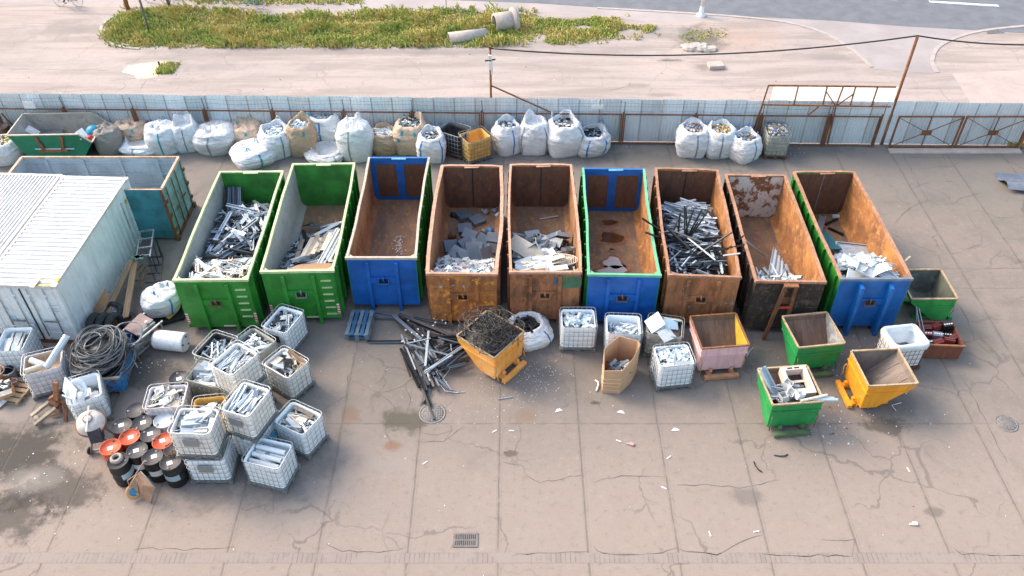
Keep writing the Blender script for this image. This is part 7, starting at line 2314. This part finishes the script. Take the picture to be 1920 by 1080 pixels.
for k in range(46):
    a = (U(540, 760), U(230, 560)); l = U(180, 360); an = U(.75, 1.25)
    bars.append((a, (a[0] + l * math.cos(an), a[1] + l * math.sin(an)), U(.04, .08), U(.04, .28)))
for k in range(26):
    a = (U(820, 1000), U(330, 620)); l = U(130, 260); an = U(-.6, -.2)
    bars.append((a, (a[0] + l * math.cos(an), a[1] + l * math.sin(an)), U(.04, .08), U(.05, .3)))
for a, b_, w, z in bars:
    piece('black_bar', rng.choice(('boxs', 'chan', 'angle', 'boxs')), rng.choice((M['steel_dark'], M['steel_dark'], M['steel_blue'])), Q5(a, z), Q5(b_, z * U(.5, 1.1) + .02), w, w * .7, U(-.3, .3), 'black metal bar in the fanned pile beside the faded orange skip', 'metal bar', 'black bars in the fanned pile')
for a, b_, w, z, lab in (((785, 295), (755, 610), .12, .42, 'wide white bar lying lengthwise on top of the black bars'), ((590, 405), (805, 355), .06, .45, 'thin white bar laid across the end of the wide white bar'), ((600, 410), (990, 515), .08, .42, 'long pale bar slanting over the black bars'), ((750, 665), (1085, 435), .14, .42, 'widest white bar reaching toward the faded orange skip'), ((760, 645), (1000, 510), .06, .44, 'thin bar beside the widest white bar'),
                         ((950, 610), (1110, 475), .06, .3, 'thin white bar leaning by the skip bottom'), ((880, 670), (990, 825), .07, .08, 'white bar end bent on the open ground below the black bars'), ((850, 650), (885, 715), .05, .15, 'very short white bar near the black bar ends'), ((845, 440), (925, 380), .05, .4, 'short bright bar among the black ones'), ((985, 410), (990, 470), .05, .4, 'tiny upright pale bar near the skip'), ((980, 640), (1110, 590), .04, .05, 'thin pale strip on the ground by the skip'), ((700, 955), (745, 905), .04, .04, 'tiny pale strip beside the black bar tips'), ((990, 830), (1075, 838), .03, .04, 'thin pale wire lying flat on the open ground'), ((1410, 905), (1545, 882), .04, .03, 'single thin white strip on the open paving below the skip')):
    piece('white_bar', rng.choice(('boxs', 'chan')), M['alu_pale'] if w > .1 else M['alu'], Q5(a, z), Q5(b_, z), w * .6, w * .45, 0, lab, 'metal bar')
for k in range(20):
    q = Q5((U(480, 960), U(150, 420)), .3)
    o_ = inst('bright_fitting', PM['boxs'], None, [M['label']]); o_.location = q; o_.scale = (.06, .04, .04); o_.rotation_euler.z = U(0, 3)
    tag(o_, 'tiny bright fitting stuck on the black bars', 'fitting', 'bright fittings on the black bars')

# ------------------------------------------------------------------ cardboard octagon bin
rim = [(1136, 681), (1132, 652), (1163, 629.5), (1200, 645), (1200, 657), (1168, 683), (1165, 689)]
zr = 1.3
card = simple('brown_box_card', (.53, .33, .20), .85, 0, .08, 3, .0, .15)
rp = [P(1134, 684, zr), P(1132.5, 656, zr), P(1141, 646, zr), P(1162, 630, zr), P(1196, 639, zr), P(1201, 646, zr), P(1188, 668, zr), P(1168, 686, zr)]
cen = sum(rp, Vector()) / 8
cen.z = 0
t = thing('cardboard_bin', 'tall octagonal brown cardboard bin standing among the caged bins', 'cardboard bin', cen)
prof = [(0, 1.0), (.12, 1.0), (.14, .975), (.30, 1.0), (.33, .97), (.46, 1.015), (.49, .975), (.62, 1.01), (.65, .975), (.95, 1.0), (1.3, 1.0)]
fl = [-.28, .0, 0, 0, 0, 0, -.1, -.22]
L_ = []
for z, k in prof:
    L_.append([((p.x - cen.x) * k, (p.y - cen.y) * k, z + (fl[i] if z > 1.2 else 0) + (.02 * math.sin(i * 2.1 + z * 9) if .1 < z < .9 else 0)) for i, p in enumerate(rp)])
mb = MB()
mb.loft(L_, 0)
L2 = [[((p.x - cen.x) * .975, (p.y - cen.y) * .975, z + (fl[i] if z > 1.2 else 0)) for i, p in enumerate(rp)] for z in (1.3, .6, .2)]
mb.loft([L_[-1], L2[0]], 0); mb.loft(L2, 0)
mb.build('bin_wall', card, t)
MB().slab([((p.x - cen.x) * .9, (p.y - cen.y) * .9) for p in rp], .12, .2).build('bin_floor', card, t)
MB().loft([[L_[-1][i] for i in range(4, 7)], [(x * .93, y * .93, z - .5) for x, y, z in [L_[-1][i] for i in range(4, 7)]]], 0, closed=False).build('loose_flap', card, t)
Mx = Matrix.Translation(cen)
debris(Mx, -.3, .25, -.35, .1, lambda x, y: .62, [bed, M['steel_blue'], M['alu_pale'], M['steel_dark']], 'dark scraps inside the cardboard bin', 60)
heap(Mx, -.32, .28, -.4, .12, 16, lambda x, y: .68, ['boxs', 'chan'], [M['steel_blue'], M['alu'], M['alu_pale'], M['steel_blue']], (.2, .4), (.06, .1), 'grey_box_section', 'short blue grey box section inside the cardboard bin', 'box section', 'box sections in the cardboard bin', .9, .4, .15)

# ------------------------------------------------------------------ red box of car batteries
q = P(1757, 668)
t = thing('steel_box', 'open rusty red steel box of old car batteries by the rusty caged bin', 'steel box', (P(1752, 650).x, P(1752, 650).y, 0), -.06)
rbx = rust('red_oxide', (.23, .07, .04), (.15, .05, .03), (.28, .09, .05), 1.6)
for (x, y, a, b_) in ((0, -.55, 1.15, .04), (0, .55, 1.15, .04), (-.56, 0, .04, 1.06), (.56, 0, .04, 1.06)): MB().box((x, y, .34), (a, b_, .6)).build('box_wall', rbx, t)
MB().box((0, 0, .06), (1.08, 1.06, .05)).build('box_floor', rbx, t)
MB().box((0, -.58, .65), (1.2, .07, .05)).build('box_rail', M['rust_lt'], t)
Mx = mxw(t)
k = 0
for (x, y, z, c) in ((-.35, .33, .5, 0), (-.02, .36, .55, 1), (.33, .36, .62, 2), (-.4, .02, .5, 3), (-.1, .0, .52, 4), (.25, .02, .45, 2), (-.15, -.3, .5, 1), (.2, -.28, .55, 0), (.42, -.1, .5, 0), (-.42, -.3, .45, 2)):
    bm2 = simple('battery_case_%d' % k, ((.16, .025, .02), (.20, .03, .03), (.012, .012, .013), (.13, .02, .025), (.22, .24, .27))[c], .35)
    b_ = thing('car_battery', ('dull red car battery in the steel box', 'red car battery in the steel box', 'black car battery with silver caps in the steel box', 'dark red car battery in the steel box', 'pale topped car battery in the middle of the steel box')[c], 'car battery', Mx @ Vector((x, y, z)), U(-.5, .5), ('dull red', 'red', 'black', 'dark red', 'pale')[c] + ' batteries in the steel box', U(-.25, .25), U(-.25, .25))
    MB().box((0, 0, 0), (.32, .18, .22)).build('battery_case', bm2, b_)
    for i in range(4): MB().box((-.11 + i * .075, 0, .116), (.045, .05, .02)).build('cell_cap', M['label'] if c in (2, 4, 3) else bm2, b_)
    k += 1
lr = wireframe('wire_rack', 'small bent wire rack stuck in the battery box corner', 'rack', [(Mx @ Vector((-.62, .5, .6)), Mx @ Vector((-.75, .7, 1.15))), (Mx @ Vector((-.5, .1, .6)), Mx @ Vector((-.66, .66, 1.1))), (Mx @ Vector((-.62, .1, .6)), Mx @ Vector((-.75, .7, 1.15)))], .02, M['galv'], 'rack_wire')
# curved sheet at the far side of the yard
A, B = P(1880, 335, .25), P(1990, 345, .25)
mb = MB()
u = (B - A)
L_ = []
for i in range(9):
    f_ = i / 8
    y = -.62 + 1.24 * f_
    z = .16 + .16 * math.sin(f_ * math.pi * 2.0)
    L_.append([A + u * k + Vector((.0, y, z - .25)) for k in (0, .25, .5, .75, 1)])
mb.loft(L_, 0, True, closed=False)
mb.loft([[p - Vector((0, 0, .012)) for p in l] for l in L_], 0, True, closed=False)
o_ = mb.build('curved_sheet', simple('zinc_curved', (.30, .31, .34), .32, .6, .15, 3, dirt=.3))
tag(o_, 'curved zinc sheet lying alone on the cracked slabs near the gate', 'metal sheet')

# ------------------------------------------------------------------ small litter on the ground
lit = [(1047, 770, 'tri'), (1164, 773, 'tri'), (1266, 806, 'tri'), (1160, 827, 'strip'), (1184, 834, 'pink'), (1254, 858, 'strip'), (1245, 915, 'strip'), (797, 868, 'strip'), (1715, 983, 'tan'), (927, 809, 'strip'), (959, 808, 'strip'), (1420, 876, 'twig'), (1464, 854, 'twig'), (1703, 881, 'strip'), (1331, 1001, 'strip'), (1418, 997, 'strip')]
words = {'tri': ('paper_scrap', 'torn white paper scrap lying flat on the open paving', 'paper scrap'), 'strip': ('plastic_chip', 'small pale plastic strip dropped on the paving', 'plastic strip'), 'pink': ('plastic_chip', 'pinkish plastic lump on the open paving', 'plastic lump'), 'tan': ('wood_chip', 'square tan chip with a wire loop on the paving', 'wood chip'), 'twig': ('twig', 'dark curved twig on the open paving', 'twig')}
for i, (px, py, k) in enumerate(lit):
    mb = MB()
    if k == 'tri': mb.slab([(-.13, -.04), (.13, -.04), (.05, .05), (-.02, .07)], 0, .02)
    elif k == 'strip': mb.box((0, 0, .01), (.16, .03, .02), rz=.1)
    elif k == 'twig': mb.tube([(-.2, -.06, .02), (-.1, .02, .03), (.05, .05, .03), (.2, .03, .02)], .018, 5)
    else: mb.box((0, 0, .03), (.13, .1, .06)); mb.box((.1, .02, .02), (.1, .05, .04))
    o_ = mb.build(words[k][0], M['label'] if k in ('tri', 'strip') else M['cream'] if k == 'tan' else simple('pink_lump', (.5, .33, .3)) if k == 'pink' else M['steel_dark'])
    o_.location = P(px, py); o_.rotation_euler.z = U(0, 3.1) if k != 'tri' else U(-.4, .4)
    tag(o_, words[k][1], words[k][2], words[k][2] + ' litter')
mb = MB(); mb.tube([P(1116, 713, .04), P(1121, 716, .05), P(1122, 722, .05), P(1118, 733, .04)], .03, 6)
tag(mb.build('elbow_strip', M['label']), 'bent white strip on the paving beside the cardboard bin', 'strip')
for i, pts in enumerate((((824, 720), (835, 733), (855, 736), (873, 734)), ((1598, 745), (1640, 752), (1655, 748)), ((1680, 770), (1672, 760), (1690, 755)), ((1400, 668), (1406, 658), (1412, 652)), ((815, 705), (826, 716), (845, 690)))):
    mb = MB(); mb.tube([P(*q, .03) for q in pts], .012, 5)
    tag(mb.build('loose_wire', M['label']), ('curly white wire below the black bars', 'white wire beside the bright orange skip', 'short white wire curled behind the bright orange skip', 'thin wire at the corner of the pink skip', 'thin white wire at the end of the black bars')[i], 'wire')
mb = MB()


def chips(px, py, sx, sy, n, lo=.015, hi=.05, mi=(0, 1)):
    for _ in range(int(n * .5)):
        q = P(px + rng.gauss(0, sx), py + rng.gauss(0, sy))
        s = U(lo, hi) * .6
        mb.box((q.x, q.y, s * .25), (s, s * U(.4, 1), s * .5), rng.choice(mi), None, U(0, 3))


chips(1000, 705, 28, 22, 240); chips(960, 740, 45, 30, 130); chips(870, 760, 60, 30, 80); chips(1040, 730, 60, 40, 60)
chips(280, 690, 22, 10, 60, .02, .06, (0, 2)); chips(1570, 790, 60, 25, 140, .02, .09, (0, 1, 3)); chips(1610, 680, 25, 25, 60, .02, .08); chips(1560, 820, 80, 20, 60); chips(1520, 660, 60, 20, 50)
chips(1485, 290, 14, 6, 40, .02, .05); chips(1170, 272, 40, 4, 30, .03, .07); chips(90, 900, 70, 50, 90, .02, .06, (0, 2)); chips(960, 900, 500, 90, 110, .015, .05, (0, 2, 3)); chips(1730, 720, 120, 80, 60, .015, .05, (0, 2)); chips(700, 680, 120, 60, 80, .015, .05)
chips(900, 150, 600, 20, 60, .03, .08, (0, 3)); chips(330, 800, 200, 120, 120, .015, .05, (0, 2, 3))
tag(mb.build('ground_litter', [M['label'], M['alu_pale'], simple('yellow_crumb', (.5, .38, .12)), simple('dark_crumb', (.09, .07, .05))]), 'tiny white and yellow crumbs scattered over the paving', 'litter', kind='stuff')

# ------------------------------------------------------------------ cyclists passing on the pavement
from mathutils import Quaternion


def cyclist(px, py, rz, frame_c, shirt_c, leg_c, label, i):
    q = P(px, py)
    b_ = thing('bicycle', ('bicycle with pale tyres passing %s' % label), 'bicycle', q, rz)
    fm = simple('bike_paint_%d' % i, frame_c, .4)
    for x in (-.52, .52):
        w = thing('wheel', None, None, (x, 0, .34)); w.parent = b_
        MB().tube([(.33 * math.cos(a), 0, .33 * math.sin(a)) for a in [2 * math.pi * k / 28 for k in range(28)]], .022, 6, 0, True).build('tyre', simple('pale_tyre_%d_%d' % (i, x > 0), (.5, .52, .55), .6), w)
        s = MB()
        for k in range(8):
            a = math.pi * k / 8
            s.bar((.31 * math.cos(a), 0, .31 * math.sin(a)), (-.31 * math.cos(a), 0, -.31 * math.sin(a)), .005, .005)
        s.build('spoke', M['galv'], w)
    f = MB()
    for a, c in (((-.52, 0, .34), (-.05, 0, .30)), ((-.52, 0, .34), (-.18, 0, .82)), ((-.05, 0, .30), (-.2, 0, .9)), ((-.18, 0, .8), (.36, 0, .84)), ((-.05, 0, .30), (.37, 0, .76)), ((.52, 0, .34), (.34, 0, .98))): f.tube([a, c], .018, 6)
    f.build('bike_frame', fm, b_)
    MB().box((-.21, 0, .94), (.26, .13, .06)).build('saddle', M['black'], b_)
    MB().tube([(.28, .28, 1.0), (.36, .1, 1.02), (.36, -.1, 1.02), (.28, -.28, 1.0)], .014, 6).build('handlebar', M['steel_dark'], b_)
    MB().lathe([(.09, -.01), (.1, 0), (.09, .01)], 16, 0, Matrix.Translation((-.05, -.05, .3)) @ Matrix.Rotation(R(90), 4, 'X')).build('chainring', M['galv_dirty'], b_)
    for s in (-1, 1): MB().box((-.05 + s * .15, s * .12, .3 - s * .08), (.1, .09, .025)).build('pedal', M['black'], b_)
    # rider: one continuous skin
    pv = thing('person', label[0].upper() * 0 + 'cyclist riding ' + label, 'person', q, rz)
    J = [(-.2, 0, 1.0), (-.12, 0, 1.2), (.0, 0, 1.42), (.06, 0, 1.52), (.1, 0, 1.62), (.13, 0, 1.74),
         (.0, .18, 1.42), (.17, .24, 1.2), (.29, .26, 1.04), (.0, -.18, 1.42), (.17, -.24, 1.2), (.29, -.26, 1.04),
         (-.18, .1, .98), (.2, .13, .82), (.1, .12, .42), (.24, .12, .27), (-.18, -.1, .98), (.12, -.13, .68), (-.2, -.12, .44), (-.06, -.12, .41)]
    E_ = [(0, 1), (1, 2), (2, 3), (3, 4), (4, 5), (2, 6), (6, 7), (7, 8), (2, 9), (9, 10), (10, 11), (0, 12), (12, 13), (13, 14), (14, 15), (0, 16), (16, 17), (17, 18), (18, 19)]
    RD = [.15, .14, .15, .06, .09, .085, .07, .05, .035, .07, .05, .035, .1, .075, .05, .045, .1, .075, .05, .045]
    me = bpy.data.meshes.new('person_body')
    me.from_pydata(J, E_, [])
    o_ = bpy.data.objects.new('person_body', me)
    COL.objects.link(o_)
    o_.parent = pv
    sk = o_.modifiers.new('skin', 'SKIN')
    for v, r in zip(me.skin_vertices[0].data if me.skin_vertices else [], RD): v.radius = (r, r)
    if not me.skin_vertices:
        pass
    ss = o_.modifiers.new('sub', 'SUBSURF'); ss.levels = ss.render_levels = 1
    m, nt, b = newmat('rider_%d' % i)
    sx = nd(nt, 'ShaderNodeSeparateXYZ'); lk(nt, coord(nt), sx.inputs[0])
    c1_ = mixc(nt, math_(nt, 'GREATER_THAN', sx.outputs[2], 1.03), leg_c, shirt_c)
    c1_ = mixc(nt, math_(nt, 'GREATER_THAN', sx.outputs[2], 1.54), c1_, (.42, .26, .19))
    c1_ = mixc(nt, math_(nt, 'LESS_THAN', sx.outputs[2], .36), c1_, (.10, .09, .09))
    lk(nt, c1_, b.inputs['Base Color']); b.inputs['Roughness'].default_value = .8
    me.materials.append(m)
    mb = MB(); mb.lathe([(0, .12), (.06, .1), (.1, .03), (.1, -.03), (.085, -.06)], 14, 0, Matrix.Translation((.11, 0, 1.73)))
    mb.build('hair', simple('hair_%d' % i, (.05, .03, .02), .8), pv)
    for s in (-1, 1):
        hd = MB()
        for k in range(5): hd.tube([(.29, s * .26 + (k - 2) * .018, 1.03), (.33, s * .26 + (k - 2) * .02, 1.03), (.345, s * .26 + (k - 2) * .02, 1.0)], .009, 5)
        hd.build('hand', simple('skin_%d_%d' % (i, s), (.42, .26, .19), .7), pv)


import bmesh as _bm
_orig = bpy.data.meshes


def _skinfix():
    pass


cyclist(131, 11.5, R(178), (.25, .27, .3), (.1, .12, .2), (.03, .04, .09), 'in dark trousers beyond the lane end', 0)
cyclist(471, 15.5, R(175), (.05, .35, .4), (.05, .4, .45), (.25, .45, .48), 'in teal clothes along the grass', 1)
cyclist(297, 6, R(170), (.6, .15, .3), (.7, .2, .35), (.5, .2, .25), 'in pink behind the sign post', 2)
